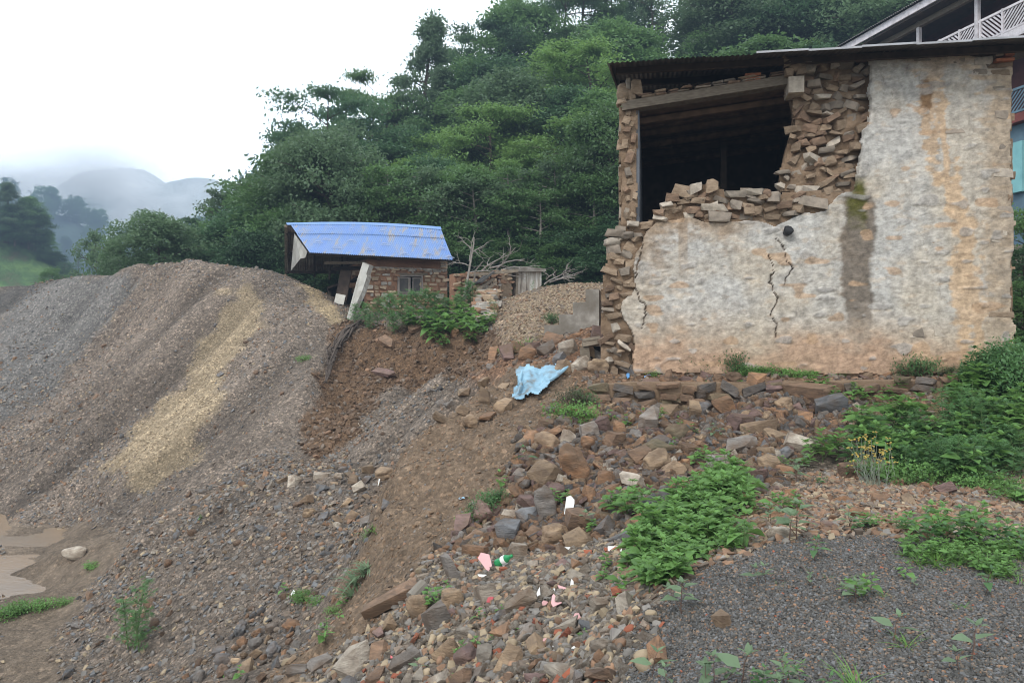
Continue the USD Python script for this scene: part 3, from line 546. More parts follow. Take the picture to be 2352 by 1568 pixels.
# quoins showing at the right corner
for u, v, L, h in ((2300,170,.36,.13),(2302,205,.34,.12),(2300,262,.30,.17),(2306,335,.24,.10),(2300,395,.36,.19),(2308,480,.26,.12),(2300,545,.30,.22),(2298,722,.42,.13),(2250,165,.3,.12),(2255,300,.24,.1),(2120,128,.34,.18),(2205,140,.3,.13),(2262,140,.3,.15),(2160,760,.22,.2),(2110,762,.2,.16),(2160,560,.26,.1),(2195,300,.3,.1)):
    tt, zz = wt(u, v, -0.02); vv_, ff = rock(rng, (L, 0.10, h), 'slab', 1)
    obj('stone', (H(tt + vv_[:, 0], 0.024 + vv_[:, 1], zz + vv_[:, 2]), ff), WS[int(rng.choice([0, 1, 1, 3]))], front, smooth=30)
for u0, u1, v0, v1 in ((2285, 2328, 134, 144), (2306, 2328, 119, 131), (2284, 2303, 120, 132)):
    a, b = wt(u0, v1), wt(u1, v0)
    obj('brick', extrude_tz(shapely.box(a[0], a[1], b[0], b[1]).buffer(-0.004), -0.05, 0.12, H), 'brick_red' if u0 != 2284 else 'wall_stone_tan', front)
# big blocks along the broken rim
for u, v, L, h, k in ((1568,440,.36,.22,'angular'),(1598,432,.26,.18,'angular'),(1636,428,.24,.24,'angular'),(1605,462,.30,.14,'slab'),(1640,478,.46,.13,'slab'),(1690,446,.36,.12,'slab'),(1735,441,.40,.12,'slab'),(1762,444,.16,.2,'round'),(1775,455,.30,.22,'angular'),(1690,470,.24,.18,'angular'),(1800,470,.26,.14,'angular'),(1870,466,.5,.18,'slab'),(1530,470,.24,.12,'slab'),(1512,490,.2,.12,'angular'),(1545,455,.25,.14,'angular'),(1440,540,.26,.16,'round'),(1412,535,.34,.14,'slab'),(1405,555,.3,.16,'round'),(1425,525,.2,.1,'slab'),(1455,515,.24,.1,'slab'),(1650,497,.42,.24,'angular'),(1720,480,.22,.2,'angular')):
    tt, zz = wt(u, v, -0.02); vv_, ff = rock(rng, (L, 0.3, h), k, 2 if k != 'round' else 1)
    a = rng.normal(0, 0.15); vv_ = vv_ @ np.array([[math.cos(a), 0, math.sin(a)], [0, 1, 0], [-math.sin(a), 0, math.cos(a)]])
    obj('stone', (H(tt + vv_[:, 0], 0.05 + vv_[:, 1], zz + vv_[:, 2]), ff), WS[int(rng.integers(0, 4))], front, smooth=35)
tt, zz = wt(1810, 530, -0.05); vv_, ff = rock(rng, (0.17, 0.16, 0.17), 'round')
mat('soot_stone', (0.02, 0.02, 0.021), rough=0.6, bump=0.5)
obj('stone', (H(tt + vv_[:, 0], -0.06 + vv_[:, 1], zz + vv_[:, 2]), ff), 'soot_stone', front, smooth=True, label='soot black stone stuck in the plaster')
# left side wall whose broken end faces us, with plaster inside
ta, tb = wt(1424, 400)[0], wt(1464, 400)[0]
ztop, zfl = wt(1440, 240)[1], wt(1440, 520)[1]
side = hw('side_wall', hexa([H(a, b, c) for c in (-0.6, ztop) for a, b in ((ta + 0.03, 0.10), (tb - 0.02, 0.10), (tb - 0.02, 5.0), (ta + 0.03, 5.0))]), 'mud')
pil = Polygon([(ta, zfl - 0.1), (tb, zfl - 0.1), (tb, ztop), (ta - 0.02, ztop)])
lay(pil, side, 0.14, (0.08, 0.22), (0.10, 0.24), rng, H, proud=0.08, tilt=0.25, jit=0.05, p=(0.55, 0.15, 0.2, 0.1), clearance=-0.05)
t_, n_, z_, f_ = rough_sheet(pil, 0.085, 0.13, 0.035, H, 33)
obj('mud_core', (H(t_, n_, z_), f_), 'mud', house, smooth=True)
def Hs(t, n, z): return H(n, t, z)      # sheets on the side wall: t runs into the house
for nn in np.arange(0.5, 4.8, 0.34):    # outer face stones seen edge-on
    for zz in np.arange(-0.4, ztop - 0.1, 0.24):
        vv_, ff = rock(rng, (0.12, 0.34, 0.22), 'angular', 0)
        obj('stone', (H(ta + 0.01 + vv_[:, 0], nn + vv_[:, 1], zz + vv_[:, 2]), ff), WS[int(rng.integers(0, 3))], side) if nn < 1.2 else None
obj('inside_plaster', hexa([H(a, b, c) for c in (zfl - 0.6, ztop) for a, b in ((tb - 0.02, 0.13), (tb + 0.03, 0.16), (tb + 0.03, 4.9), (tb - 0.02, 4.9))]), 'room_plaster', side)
# head of that wall above the beam
for u, v, L, h, k in ((1432,214,.26,.34,'round'),(1450,222,.2,.24,'round'),(1428,236,.2,.14,'angular'),(1444,195,.12,.22,'angular'),(1462,205,.22,.3,'angular')):
    tt, zz = wt(u, v, 0.1); vv_, ff = rock(rng, (L, 0.3, h), k)
    obj('stone', (H(tt + vv_[:, 0], 0.12 + vv_[:, 1], zz + vv_[:, 2]), ff), WS[int(rng.choice([0, 3]))], side, smooth=30)
# floor, rooms
zf = wt(1600, 520)[1] - 0.25
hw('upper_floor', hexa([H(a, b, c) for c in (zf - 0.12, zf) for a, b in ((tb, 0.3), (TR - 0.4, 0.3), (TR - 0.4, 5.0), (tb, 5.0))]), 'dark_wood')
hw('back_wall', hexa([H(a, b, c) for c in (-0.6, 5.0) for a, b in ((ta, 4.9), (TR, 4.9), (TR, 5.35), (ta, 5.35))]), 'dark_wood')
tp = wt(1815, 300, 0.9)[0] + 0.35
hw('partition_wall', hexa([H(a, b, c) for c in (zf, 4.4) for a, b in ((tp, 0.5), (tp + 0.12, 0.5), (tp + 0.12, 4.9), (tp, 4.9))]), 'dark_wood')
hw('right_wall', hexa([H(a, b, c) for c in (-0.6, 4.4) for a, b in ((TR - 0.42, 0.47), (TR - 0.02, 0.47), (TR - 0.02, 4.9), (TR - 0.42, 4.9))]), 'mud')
tq = wt(1655, 400, 2.6)[0]
hw('post', hexa([H(a, b, c) for c in (zf, 3.9) for a, b in ((tq, 2.6), (tq + 0.12, 2.6), (tq + 0.12, 2.72), (tq, 2.72))]), 'dark_wood')
# sagging lintel beam with slates lying on it
b0, b1 = wt(1428, 243, -0.02), wt(1822, 180, -0.02)
lint = hw('lintel_beam', beam(H(b0[0], 0.12, b0[1]), H(b1[0], 0.12, b1[1]), 0.26, 0.15), 'weathered_wood')
slope = (b1[1] - b0[1]) / (b1[0] - b0[0])
zb = lambda t: b0[1] + slope * (t - b0[0])
tt = b0[0] + 0.3
while tt < b1[0] - 0.2:
    L = rng.uniform(0.15, 0.32); h = rng.uniform(0.03, 0.05)
    for lay_i in range(2):
        vv_, ff = rock(rng, (L, 0.28, h), 'slab', 0)
        c = tt + L / 2 + rng.uniform(-0.05, 0.05); x = vv_[:, 0] + c
        obj('slate', (H(x, 0.10 + vv_[:, 1] + rng.uniform(-0.03, 0.03), vv_[:, 2] + zb(x) + 0.10 + 0.042 * lay_i), ff), ['wall_stone_grey', 'wall_stone_brown', 'wall_stone_tan'][int(rng.integers(0, 3))], lint)
    tt += L
a_, b_ = wt(1712, 186), wt(1733, 176)
obj('brick', extrude_tz(shapely.box(a_[0], a_[1] - 0.04, b_[0] + 0.1, b_[1] + 0.06), 0.0, 0.14, H), 'brick_red', lint)
for i in range(15):   # ceiling boards run along the beam, stepping back into the room
    n0 = 0.27 + i * 0.31
    za, zc_ = zb(b0[0]) - 0.02 + 0.03 * (i % 2), zb(b1[0]) - 0.02 + 0.03 * (i % 2)
    hw('ceiling_board', hexa([H(b0[0] + 0.1, n0, za), H(b1[0] + 0.7, n0, zc_ + .02), H(b1[0] + 0.7, n0 + 0.3, zc_ + .02), H(b0[0] + 0.1, n0 + 0.3, za),
       H(b0[0] + 0.1, n0, za + 0.04), H(b1[0] + 0.7, n0, zc_ + 0.06), H(b1[0] + 0.7, n0 + 0.3, zc_ + 0.06), H(b0[0] + 0.1, n0 + 0.3, za + 0.04)]), 'ceiling_wood')
for i in range(5):
    n0 = 0.8 + i * 0.9
    hw('ceiling_joist', beam(H(b0[0] + 0.1, n0, zb(b0[0]) - 0.08), H(b1[0] + 0.6, n0, zb(b1[0]) - 0.06), 0.09, 0.10), 'ceiling_wood')
# stub of masonry hanging from the roof with a squared block at its foot
a_, b_ = wt(1806, 208, -0.1), wt(1846, 176, -0.1)
hw('squared_block', hexa([H(p, q_, r) for r in (a_[1] - 0.05, b_[1]) for p, q_ in ((a_[0] + 0.03, -0.14), (b_[0], -0.14), (b_[0], 0.3), (a_[0] + 0.03, 0.3))]), 'wall_stone_pale')
for u, v, L, h in ((1812,145,.2,.16),(1832,142,.24,.16),(1824,158,.26,.14),(1815,168,.18,.12),(1840,160,.18,.2),(1805,140,.16,.12),(1826,140,.3,.12),(1846,142,.25,.10)):
    tt, zz = wt(u, v, -0.08); vv_, ff = rock(rng, (L, 0.24, h), 'angular')
    obj('stone', (H(tt + vv_[:, 0], -0.03 + vv_[:, 1], zz + vv_[:, 2]), ff), WS[int(rng.choice([0, 3]))], front, smooth=30)
# mono-pitch iron roof, corrugated, leaning up towards the back
def corrugated(c00, c10, c11, c01, waves, amp, nu=None, nv=3, sag=0.0):
    """bilinear patch; corrugation crests run along the v direction"""
    nu = nu or waves * 6
    A, B = np.meshgrid(np.linspace(0, 1, nu + 1), np.linspace(0, 1, nv + 1))
    c00, c10, c11, c01 = map(np.asarray, (c00, c10, c11, c01))
    p = (c00 * ((1 - A) * (1 - B))[..., None] + c10 * (A * (1 - B))[..., None] + c11 * (A * B)[..., None] + c01 * ((1 - A) * B)[..., None])
    nrm = np.cross(c10 - c00, c01 - c00); nrm /= np.linalg.norm(nrm)
    p = p + nrm * (amp * np.cos(A * waves * 2 * np.pi) + sag * np.sin(np.pi * B))[..., None]
    I = np.arange(A.size).reshape(A.shape)
    qd = np.stack([I[:-1, :-1], I[:-1, 1:], I[1:, 1:], I[1:, :-1]], -1).reshape(-1, 4)
    return p.reshape(-1, 3), np.vstack([qd[:, [0, 1, 2]], qd[:, [0, 2, 3]]])
r0, r1 = wt(1394, 145, -0.62), wt(2440, 84, -0.62)
rs = math.tan(math.radians(11))
roof = None
nsh = 9; edges = np.linspace(r0[0], r1[0] + 0.3, nsh + 1)
zr = lambda t, n: r0[1] + (r1[1] - r0[1]) * (t - r0[0]) / (r1[0] - r0[0]) + rs * (n + 0.62)
for i in range(nsh):
    e0, e1 = edges[i], edges[i + 1] + 0.06; up = 0.012 * (i % 2)
    fr = -0.62 - (0.06 if i >= 3 else 0)
    m = corrugated(H(e0, fr, zr(e0, fr) + up), H(e1, fr, zr(e1, fr) + up), H(e1, 5.6, zr(e1, 5.6) + up), H(e0, 5.6, zr(e0, 5.6) + up), 10, 0.010)
    v2 = m[0] - [0, 0, 0.006]; m2 = (np.vstack([m[0], v2]), np.vstack([m[1], m[1][:, ::-1] + len(m[0])]))
    s_ = obj('roof_sheet', m2, 'roof_iron', house)
    if i >= 3:
        obj('edge_strip', beam(H(e0, fr - .012, zr(e0, fr) + up + .004), H(e1 - 0.06, fr - .012, zr(e1 - .06, fr) + up + .004), 0.02, 0.03), 'roof_iron_light', s_)
for n0 in (-0.1, 1.6, 3.4):
    hw('purlin', beam(H(r0[0] + 0.12, n0, zr(r0[0], n0) - 0.07), H(r1[0], n0, zr(r1[0], n0) - 0.07), 0.08, 0.10), 'dark_wood')
for i in range(8):   # boarding on the gable edge of the roof
    n0 = -0.45 + 0.42 * i
    hw('verge_board', beam(H(r0[0] + 0.05, n0, zr(r0[0], n0) - 0.05), H(r0[0] + 0.05, n0 + 0.40, zr(r0[0], n0 + 0.40) - 0.05), 0.03, 0.07), 'dark_wood')
# ---------------- blue-roofed stone hut ----------------
def blue_mat(name, c1, c2, c3):
    usdkit.material(stage, '/World/Looks/' + name, {'geo': ('geometry', {}), 'mp': ('mapping', {'scale': (2.6, 0.25, 0.8)}),
        'n': ('noise_texture', {'scale': 1.6, 'detail': 7, 'roughness': 0.7}), 'r': ('rgb_ramp', {'ramp': [(0.38, c1), (0.53, c2), (0.62, c3)]}),
        'p': ('principled_bsdf', {'roughness': 0.5, 'specular_ior_level': 0.4})},
        [('geo.position', 'mp.vector'), ('mp.vector', 'n.vector'), ('n.fac', 'r.fac'), ('r.color', 'p.base_color')], surface='p.BSDF')
blue_mat('blue_paint', (0.115, 0.210, 0.46), (0.145, 0.225, 0.41), (0.26, 0.24, 0.235))
mat('blue_cap', (0.13, 0.235, 0.48), (0.16, 0.26, 0.46), rough=0.45, scale=2, bump=0.0)
mat('print_grey', (0.30, 0.34, 0.46), (0.24, 0.27, 0.38), rough=0.7, bump=0.0)
mat('bare_iron', (0.30, 0.27, 0.24), (0.17, 0.12, 0.09), rough=0.6, scale=1.5, bump=0.1)
mat('hut_wall', (0.26, 0.14, 0.085), (0.17, 0.095, 0.06), rough=0.95, scale=2, bump=0.7, bscale=12, bdist=0.04)
mat('hut_stone_a', (0.38, 0.29, 0.20), (0.26, 0.19, 0.13), rough=0.9, scale=5, rnd=0.3, bump=0.4)
mat('hut_stone_b', (0.27, 0.16, 0.10), (0.19, 0.11, 0.07), rough=0.9, scale=5, rnd=0.3, bump=0.4)
mat('hut_stone_c', (0.36, 0.33, 0.29), (0.26, 0.235, 0.2), rough=0.9, scale=5, rnd=0.25, bump=0.4)
mat('grey_board', (0.085, 0.08, 0.074), (0.055, 0.052, 0.05), rough=0.8, scale=3, bump=0.2)
mat('frame_wood', (0.25, 0.215, 0.19), (0.16, 0.14, 0.125), rough=0.85, scale=5, bump=0.3)
mat('white_coat', (0.62, 0.60, 0.55), (0.40, 0.37, 0.32), rough=0.9, scale=1.8, bump=0.4, w=(0.42, 0.72))
mat('cement', (0.34, 0.315, 0.28), (0.20, 0.18, 0.155), rough=0.9, scale=2.2, bump=0.4, c3=(0.15, 0.13, 0.105))
mat('streaked', (0.62, 0.60, 0.56), (0.40, 0.36, 0.31), rough=0.9, scale=3.0, stretch=(2.2, 2.2, 0.25), bump=0.4, c3=(0.13, 0.10, 0.08), w=(0.4, 0.66))
mat('blue_door', (0.085, 0.125, 0.165), (0.06, 0.09, 0.12), rough=0.6, scale=3, bump=0.2)
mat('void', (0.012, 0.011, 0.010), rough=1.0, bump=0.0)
rng = np.random.default_rng(17)
hut = site('stone_hut', 'half collapsed stone hut under a blue corrugated iron roof', 'hut', P(1000, 724, 31.0))
# wall frame: t to the right, n away, on the plane through two survey points
def frame(pa, pb):
    a, b = np.asarray(pa, float), np.asarray(pb, float)
    ex = b - a; ex[2] = 0; ex /= np.linalg.norm(ex); en = np.array([-ex[1], ex[0], 0])
    def G(t, n, z):
        t, n, z = np.broadcast_arrays(np.asarray(t, float), np.asarray(n, float), np.asarray(z, float))
        return np.array([a[0], a[1], 0]) + t[..., None] * ex + n[..., None] * en + np.stack([0 * z, 0 * z, z], -1)
    def g(u, v, n=0.0):
        k = (u - 1176) / FP; O = a + n * en
        t = (k * O[1] - O[0]) / (ex[0] - k * ex[1]); y = O[1] + t * ex[1]
        return t, (784 - v) / FP * y
    return G, g
G, g = frame(P(845, 700, 30.0), P(1028, 700, 31.2))
gp = lambda pts, n=0.0: Polygon([g(u, v, n) for u, v in pts]).buffer(0)
WALLP = gp([(842,596),(1028,596),(1028,740),(842,740)]); HOLE = gp([(913,632),(971,632),(971,678),(913,678)])
hwall = obj('wall', extrude_tz(WALLP.difference(HOLE), 0.04, 0.42, G), 'hut_wall', hut)
hm = ['hut_stone_a', 'hut_stone_b', 'hut_stone_c']
upper = g(900, 617)[1]
lay(WALLP, hwall, 0.055, (0.10, 0.19), (0.14, 0.40), rng, G, gap=0.03, depth=0.12, skip=lambda a, b: HOLE.buffer(0.03).contains(Point(a, b)) or b > upper, proud=0.03, tilt=0.06, jit=0.02, mats=hm, p=(0.5, 0.28, 0.22), clearance=0.0, kinds=('slab', 'angular'), ssub=1)
for k in range(16):
    a = g(852 + k * 11, 611)[0]; zt = upper + 0.02
    obj('stone', place(rock(rng, (0.33, 0.14, 0.08), 'slab', 0), G(a, 0.05, zt), -0.04), 'hut_stone_c', hwall)
for k in range(9):     # stones in the right corner, whole height
    t_, z_ = g(1020, 602 + 2 * k); obj('stone', place(rock(rng, (0.3, 0.16, 0.10), 'slab', 0), G(t_, 0.04, z_), 0), hm[k % 3], hwall)
# window: frame, two shutters, one ajar
win = obj('window', extrude_tz(HOLE.difference(HOLE.buffer(-0.055)), -0.03, 0.10, G), 'frame_wood', hut)
w0, z1 = g(913, 632); w1, z0 = g(971, 678); wm = (w0 + w1) / 2
for a, b in ((w0 + 0.06, wm - 0.045), (wm + 0.09, w1 - 0.06)):
    obj('shutter', extrude_tz(shapely.box(a, z0 + 0.07, b, z1 - 0.07), 0.02, 0.05, G), 'grey_board', win)
    obj('shutter_frame', extrude_tz(shapely.box(a, z0 + 0.07, b, z1 - 0.07).difference(shapely.box(a + 0.035, z0 + 0.11, b - 0.035, z1 - 0.11)), 0.0, 0.02, G), 'frame_wood', win)
obj('mullion', extrude_tz(shapely.box(wm - 0.045, z0 + 0.07, wm + 0.01, z1 - 0.07), -0.02, 0.06, G), 'frame_wood', win)
obj('lintel', extrude_tz(gp([(905,627),(982,627),(982,632),(905,632)]), -0.025, 0.3, G), 'weathered_wood', win)
# side and rear walls, still standing on the right
d = 3.9
obj('side_wall', hexa([G(a, b, c) for c in (0.6, g(1028, 596)[1]) for a, b in ((g(1028, 700)[0] - 0.35, 0.42), (g(1028, 700)[0], 0.42), (g(1028, 700)[0], d), (g(1028, 700)[0] - 0.35, d))]), 'hut_wall', hut)
obj('inner_wall', hexa([G(a, b, c) for c in (0.6, 3.2) for a, b in ((0.1, 0.42), (0.45, 0.42), (0.45, d), (0.1, d))]), 'hut_wall', hut)
obj('rear_wall', hexa([G(a, b, c) for c in (0.6, 2.9) for a, b in ((0.45, d - 0.3), (g(1028, 700)[0], d - 0.3), (g(1028, 700)[0], d), (0.45, d))]), 'hut_wall', hut)
# roof
RL, RR = P(657, 514, 31.2), P(1012, 523, 32.6)
EL, ER = P(712, 580, 28.6), P(1041, 597, 30.4)
BL, BR = P(660, 627, 34.5), RR + (P(660, 627, 34.5) - RL) * [1, 1, 1] + [0.3, 0, 0]
RL2 = P(668, 516, 31.1)
roofp = UsdGeom.Xform.Define(stage, pathof(hut) + '/roof').GetPrim()
lerp = lambda a, b, s: a + (b - a) * s
ns = 8
sagf = lambda s: np.array([0, 0, 0.10 * math.sin(math.pi * s) - 0.02])
for i in range(ns):
    s0, s1 = i / ns, (i + 1) / ns + (0.012 if i < ns - 1 else 0)
    a0, a1 = lerp(RL2, RR, s0) + sagf(s0), lerp(RL2, RR, s1) + sagf(s1); b0_, b1_ = lerp(EL, ER, s0), lerp(EL, ER, s1)
    for r, (f0, f1) in enumerate(((0.0, 0.36), (0.33, 1.0))):
        lift = np.array([0, -0.01, 0.022]) * (1 if r == 0 else 0) + np.array([0, 0, 0.006 * (i % 2)])
        m = corrugated(lerp(a0, b0_, f0) + lift, lerp(a1, b1_, f0) + lift, lerp(a1, b1_, f1) + lift, lerp(a0, b0_, f1) + lift, 10, 0.016, nu=60)
        obj('roof_sheet', m, 'blue_paint', roofp, smooth=True)
for i in range(7):    # rear slope, bare iron seen from below
    s0, s1 = i / 7, (i + 1) / 7 + 0.01
    m = corrugated(lerp(RL, RR, s0) - [0, 0, .03], lerp(RL, RR, s1) - [0, 0, .03], lerp(BL, BR, s1), lerp(BL, BR, s0), 10, 0.016, nu=60)
    obj('rear_sheet', m, 'bare_iron', roofp, smooth=True)
capv = []
for s in np.linspace(0, 1, 13):
    r = lerp(RL, RR, s) + sagf(s); dn = (lerp(EL, ER, s) - r); dn /= np.linalg.norm(dn); bk = lerp(BL, BR, s) - r; bk /= np.linalg.norm(bk)
    capv += [r + dn * 0.24 + [0, -.02, .05], r + [0, 0, .06], r + bk * 0.24 + [0, .02, .05]]
I = np.arange(39).reshape(13, 3); qd = np.concatenate([np.stack([I[:-1, k], I[1:, k], I[1:, k + 1], I[:-1, k + 1]], -1) for k in (0, 1)])
obj('ridge_cap', (np.array(capv), qd), 'blue_cap', roofp)
# faded printed marks on the sheets: a low peaked sign over two lines
def on_roof(s, f, lift=0.03): return lerp(lerp(RL2, RR, s) + sagf(s), lerp(EL, ER, s), f) + np.array([0, -0.012, lift])
for s, f in ((.10,.62),(.20,.78),(.17,.52),(.38,.16),(.33,.55),(.42,.80),(.58,.20),(.55,.62),(.66,.88),(.75,.58),(.80,.30),(.83,.84),(.93,.14),(.95,.66),(.98,.90),(.08,.20),(.25,.12)):
    tris = []
    for (x0, y0), (x1, y1), (x2, y2), (x3, y3) in (((-.030, .035), (-.002, -.02), (.002, -.012), (-.022, .035)), ((-.002, -.012), (.002, -.02), (.030, .035), (.022, .035)), ((-.018, .012), (0, .0), (.018, .012), (0, .02)), ((-.034, .05), (.034, .05), (.034, .062), (-.034, .062))):
        tris.append((np.array([on_roof(s + a, f + b) for a, b in ((x0, y0), (x1, y1), (x2, y2), (x3, y3))]), np.array([[0, 1, 2], [0, 2, 3]])))
    obj('print_mark', cat_mesh(tris), 'print_grey', roofp)
# gable verge, torn flap, purlins, ceiling timbers
obj('verge_board', beam(P(657, 519, 31.3), P(657, 626, 34.3), 0.12, 0.10), 'weathered_wood', roofp)
obj('verge_batten', beam(P(664, 540, 31.6), P(664, 600, 33.4), 0.05, 0.06), 'dark_wood', roofp)
obj('torn_flap', cat_mesh([(np.array([P(676, 536, 31.0), P(706, 578, 28.9), P(701, 592, 29.2), P(690, 594, 29.6), P(668, 622, 32.0), P(671, 590, 31.6)]), np.array([[0, 1, 2], [0, 2, 3], [0, 3, 5], [3, 4, 5], [2, 1, 0], [3, 2, 0], [5, 3, 0], [5, 4, 3]]))]), 'white_coat', roofp)
for f in (0.15, 0.55, 0.95):
    obj('purlin', beam(lerp(lerp(RL, BL, f), lerp(RR, BR, f), 0.0) - [0, 0, .06], lerp(RR, BR, f) - [0, 0, .06], 0.08, 0.10), 'dark_wood', roofp)
    obj('purlin', beam(lerp(RL2, EL, f) - [0, 0, .08], lerp(RR, ER, f) - [0, 0, .08], 0.08, 0.10), 'dark_wood', roofp)
for s in (0.18, 0.36, 0.55):
    obj('rafter', beam(lerp(RL, RR, s) - [0, 0, .14], lerp(BL, BR, s) - [0, 0, .14], 0.08, 0.10), 'dark_wood', roofp)
obj('tie_beam', beam(P(760, 618, 31.5), P(900, 612, 31.2), 0.10, 0.13), 'dark_wood', roofp)
obj('tie_beam', beam(P(745, 604, 30.4), P(850, 603, 30.2), 0.10, 0.10), 'weathered_wood', roofp)
obj('hanging_post', beam(P(757, 604, 31.0), P(757, 642, 31.0), 0.07, 0.07, up=(0, 1, 0)), 'dark_wood', roofp)
# leaning slab of plastered wall
slab = site('fallen_wall_slab', 'white plastered strip of wall leaning against the blue roofed hut', 'wall', P(800, 735, 27.6))
pf = [P(833, 602, 29.2), P(848, 609, 29.2), P(841, 630, 28.8), P(843, 634, 28.7), P(832, 668, 28.1), P(815, 705, 27.6), P(800, 748, 27.2), P(793, 742, 27.2), P(803, 706, 27.7), P(818, 650, 28.5)]
bk = [p + np.array([0.10, 0.32, 0.0]) for p in pf]
n_ = len(pf); c_ = np.mean(pf, 0)
fa = [[0, i, i + 1] for i in range(1, n_ - 1)]; sa = []
for i in range(n_): j = (i + 1) % n_; sa += [[i, n_ + i, n_ + j], [i, n_ + j, j]]
obj('plaster_face', (np.array(pf), np.array([f[::-1] for f in fa] + fa)), 'white_coat', slab)
obj('broken_edge', (np.array([p + [0.004, 0.006, 0] for p in pf] + bk), np.array(sa + [[n_ + a, n_ + b, n_ + c] for a, b, c in fa])), 'cement', slab)
# charred planks and the little shed behind
pl = site('burnt_plank', 'charred plank standing askew beside the leaning white slab', 'plank', P(783, 700, 30))
obj('board', beam(P(795, 622, 30.2), P(783, 690, 29.8), 0.42, 0.10, up=(0, 1, 0.1)), 'dark_wood', pl)
obj('grey_end', beam(P(783, 676, 29.75), P(778, 698, 29.7), 0.36, 0.02, up=(0, 1, 0.1)), 'white_coat', pl)
shed = site('small_shed', 'low dark timber shed tucked behind the leaning slab', 'shed', P(770, 700, 32))
for u in (757, 792): obj('post', beam(P(u, 658, 32), P(u, 706, 32), 0.12, 0.12, up=(0, 1, 0)), 'weathered_wood', shed)
obj('shed_roof', beam(P(752, 664, 31.6), P(802, 646, 31.8), 1.6, 0.08), 'dark_wood', shed)
obj('shed_roof', beam(P(800, 652, 32.2), P(846, 620, 32.4), 1.2, 0.10), 'dark_wood', shed)
obj('board_wall', hexa([P(u, v, dd) for v in (704, 662) for u, dd in ((757, 32.2), (830, 32.2), (830, 33.2), (757, 33.2))]), 'dark_wood', shed)
for k in range(14):
    c = P(rng.uniform(800, 846), rng.uniform(625, 690), rng.uniform(31.0, 31.6)); obj('stone', place(rock(rng, (.4, .3, .22), 'angular', 0), c, 0), hm[int(rng.integers(0, 2))], shed)
# white outbuilding with blue door
wb = site('white_outbuilding', 'white walled outbuilding with a blue door right of the blue roof', 'outbuilding', P(1070, 715, 36))
Gw, gw = frame(P(1020, 680, 35.0), P(1096, 680, 37.0))
gwp = lambda pts: Polygon([gw(u, v) for u, v in pts]).buffer(0)
dp = gwp([(1028,606),(1048,606),(1048,648),(1028,648)])
obj('wall', extrude_tz(gwp([(1020,584),(1096,600),(1096,720),(1020,720)]).difference(dp), 0, 0.3, Gw), 'white_coat', wb)
dr = obj('door', extrude_tz(dp.buffer(-0.05), 0.05, 0.10, Gw), 'blue_door', wb)
obj('door_frame', extrude_tz(dp.difference(dp.buffer(-0.06)), -0.03, 0.12, Gw), 'frame_wood', dr)
for a, b in ((1031, 1037), (1039, 1045)):
    for c, e in ((610, 626), (629, 645)): obj('panel', extrude_tz(gwp([(a,c),(b,c),(b,e),(a,e)]), 0.035, 0.05, Gw), 'blue_door', dr)
obj('roof_slab', hexa([P(1018, 572, 34.6) + [0, 0, -.06], P(1125, 594, 36.6) + [0, 0, -.06], P(1125, 594, 40) + [0, 0, .6], P(1018, 572, 38) + [0, 0, .6], P(1018, 571, 34.6), P(1125, 593, 36.6), P(1125, 593, 40) + [0, 0, .66], P(1018, 571, 38) + [0, 0, .66]]), 'roof_iron', wb)
# ruined wall with doorway
ruin = site('ruined_wall', 'ruined stone wall with an open doorway and a streaked plaster panel', 'wall', P(1170, 690, 30))
Gr, gr = frame(P(1092, 680, 29.5), P(1245, 680, 31.0))
grp = lambda pts: Polygon([gr(u, v) for u, v in pts]).buffer(0)
obj('plaster_panel', extrude_tz(grp([(1189,618),(1243,622),(1243,655),(1228,668),(1189,685)]), -0.02, 0.32, Gr), 'streaked', ruin)
obj('door_jamb', extrude_tz(grp([(1184,622),(1189,622),(1189,690),(1184,690)]), -0.05, 0.25, Gr), 'weathered_wood', ruin)
obj('panel_cap', extrude_tz(grp([(1165,618),(1200,613),(1248,618),(1248,624),(1165,625)]), -0.2, 0.5, Gr), 'cement', ruin)
rw = obj('wall', extrude_tz(grp([(1046,628),(1172,622),(1172,705),(1046,735)]), 0.06, 0.5, Gr), 'hut_wall', ruin)
lay(grp([(1046,628),(1172,622),(1174,705),(1046,735)]), rw, 0.06, (0.09, 0.17), (0.16, 0.42), rng, Gr, gap=0.02, depth=0.2, proud=0.09, tilt=0.12, jit=0.03, mats=hm, p=(0.4, 0.45, 0.15), clearance=0.0, kinds=('slab', 'angular'), ssub=1)
obj('pillar_face', extrude_tz(grp([(1150,628),(1173,626),(1173,702),(1150,706)]), -0.06, 0.12, Gr), 'wall_stone_tan', ruin)
rr = site('fallen_roof_timber', 'grey roof timbers slumped against the ruined wall', 'timber', P(1110, 670, 29))
obj('sheet', beam(P(1098, 650, 29.0), P(1128, 625, 29.2), 0.7, 0.06), 'grey_board', rr)
for a, b in (((1098,664),(1135,640)),((1104,676),(1140,648)),((1080,632),(1190,622))):
    obj('timber', beam(P(*a, 28.9), P(*b, 29.1), 0.10, 0.10), 'weathered_wood', rr)
for k in range(60):    # stones that have slid down from the ruin
    u, v = rng.uniform(1092, 1150), rng.uniform(668, 735)
    if u > 1150 - (v - 668) * 0.3: continue
    c = P(u, v, 28.2 - (v - 668) * 0.045)
    obj('fallen_stone', place(rock(rng, (rng.uniform(.25, .5), .3, rng.uniform(.12, .25)), 'angular', 0), c, 0), hm[int(rng.integers(0, 3))], ruin)
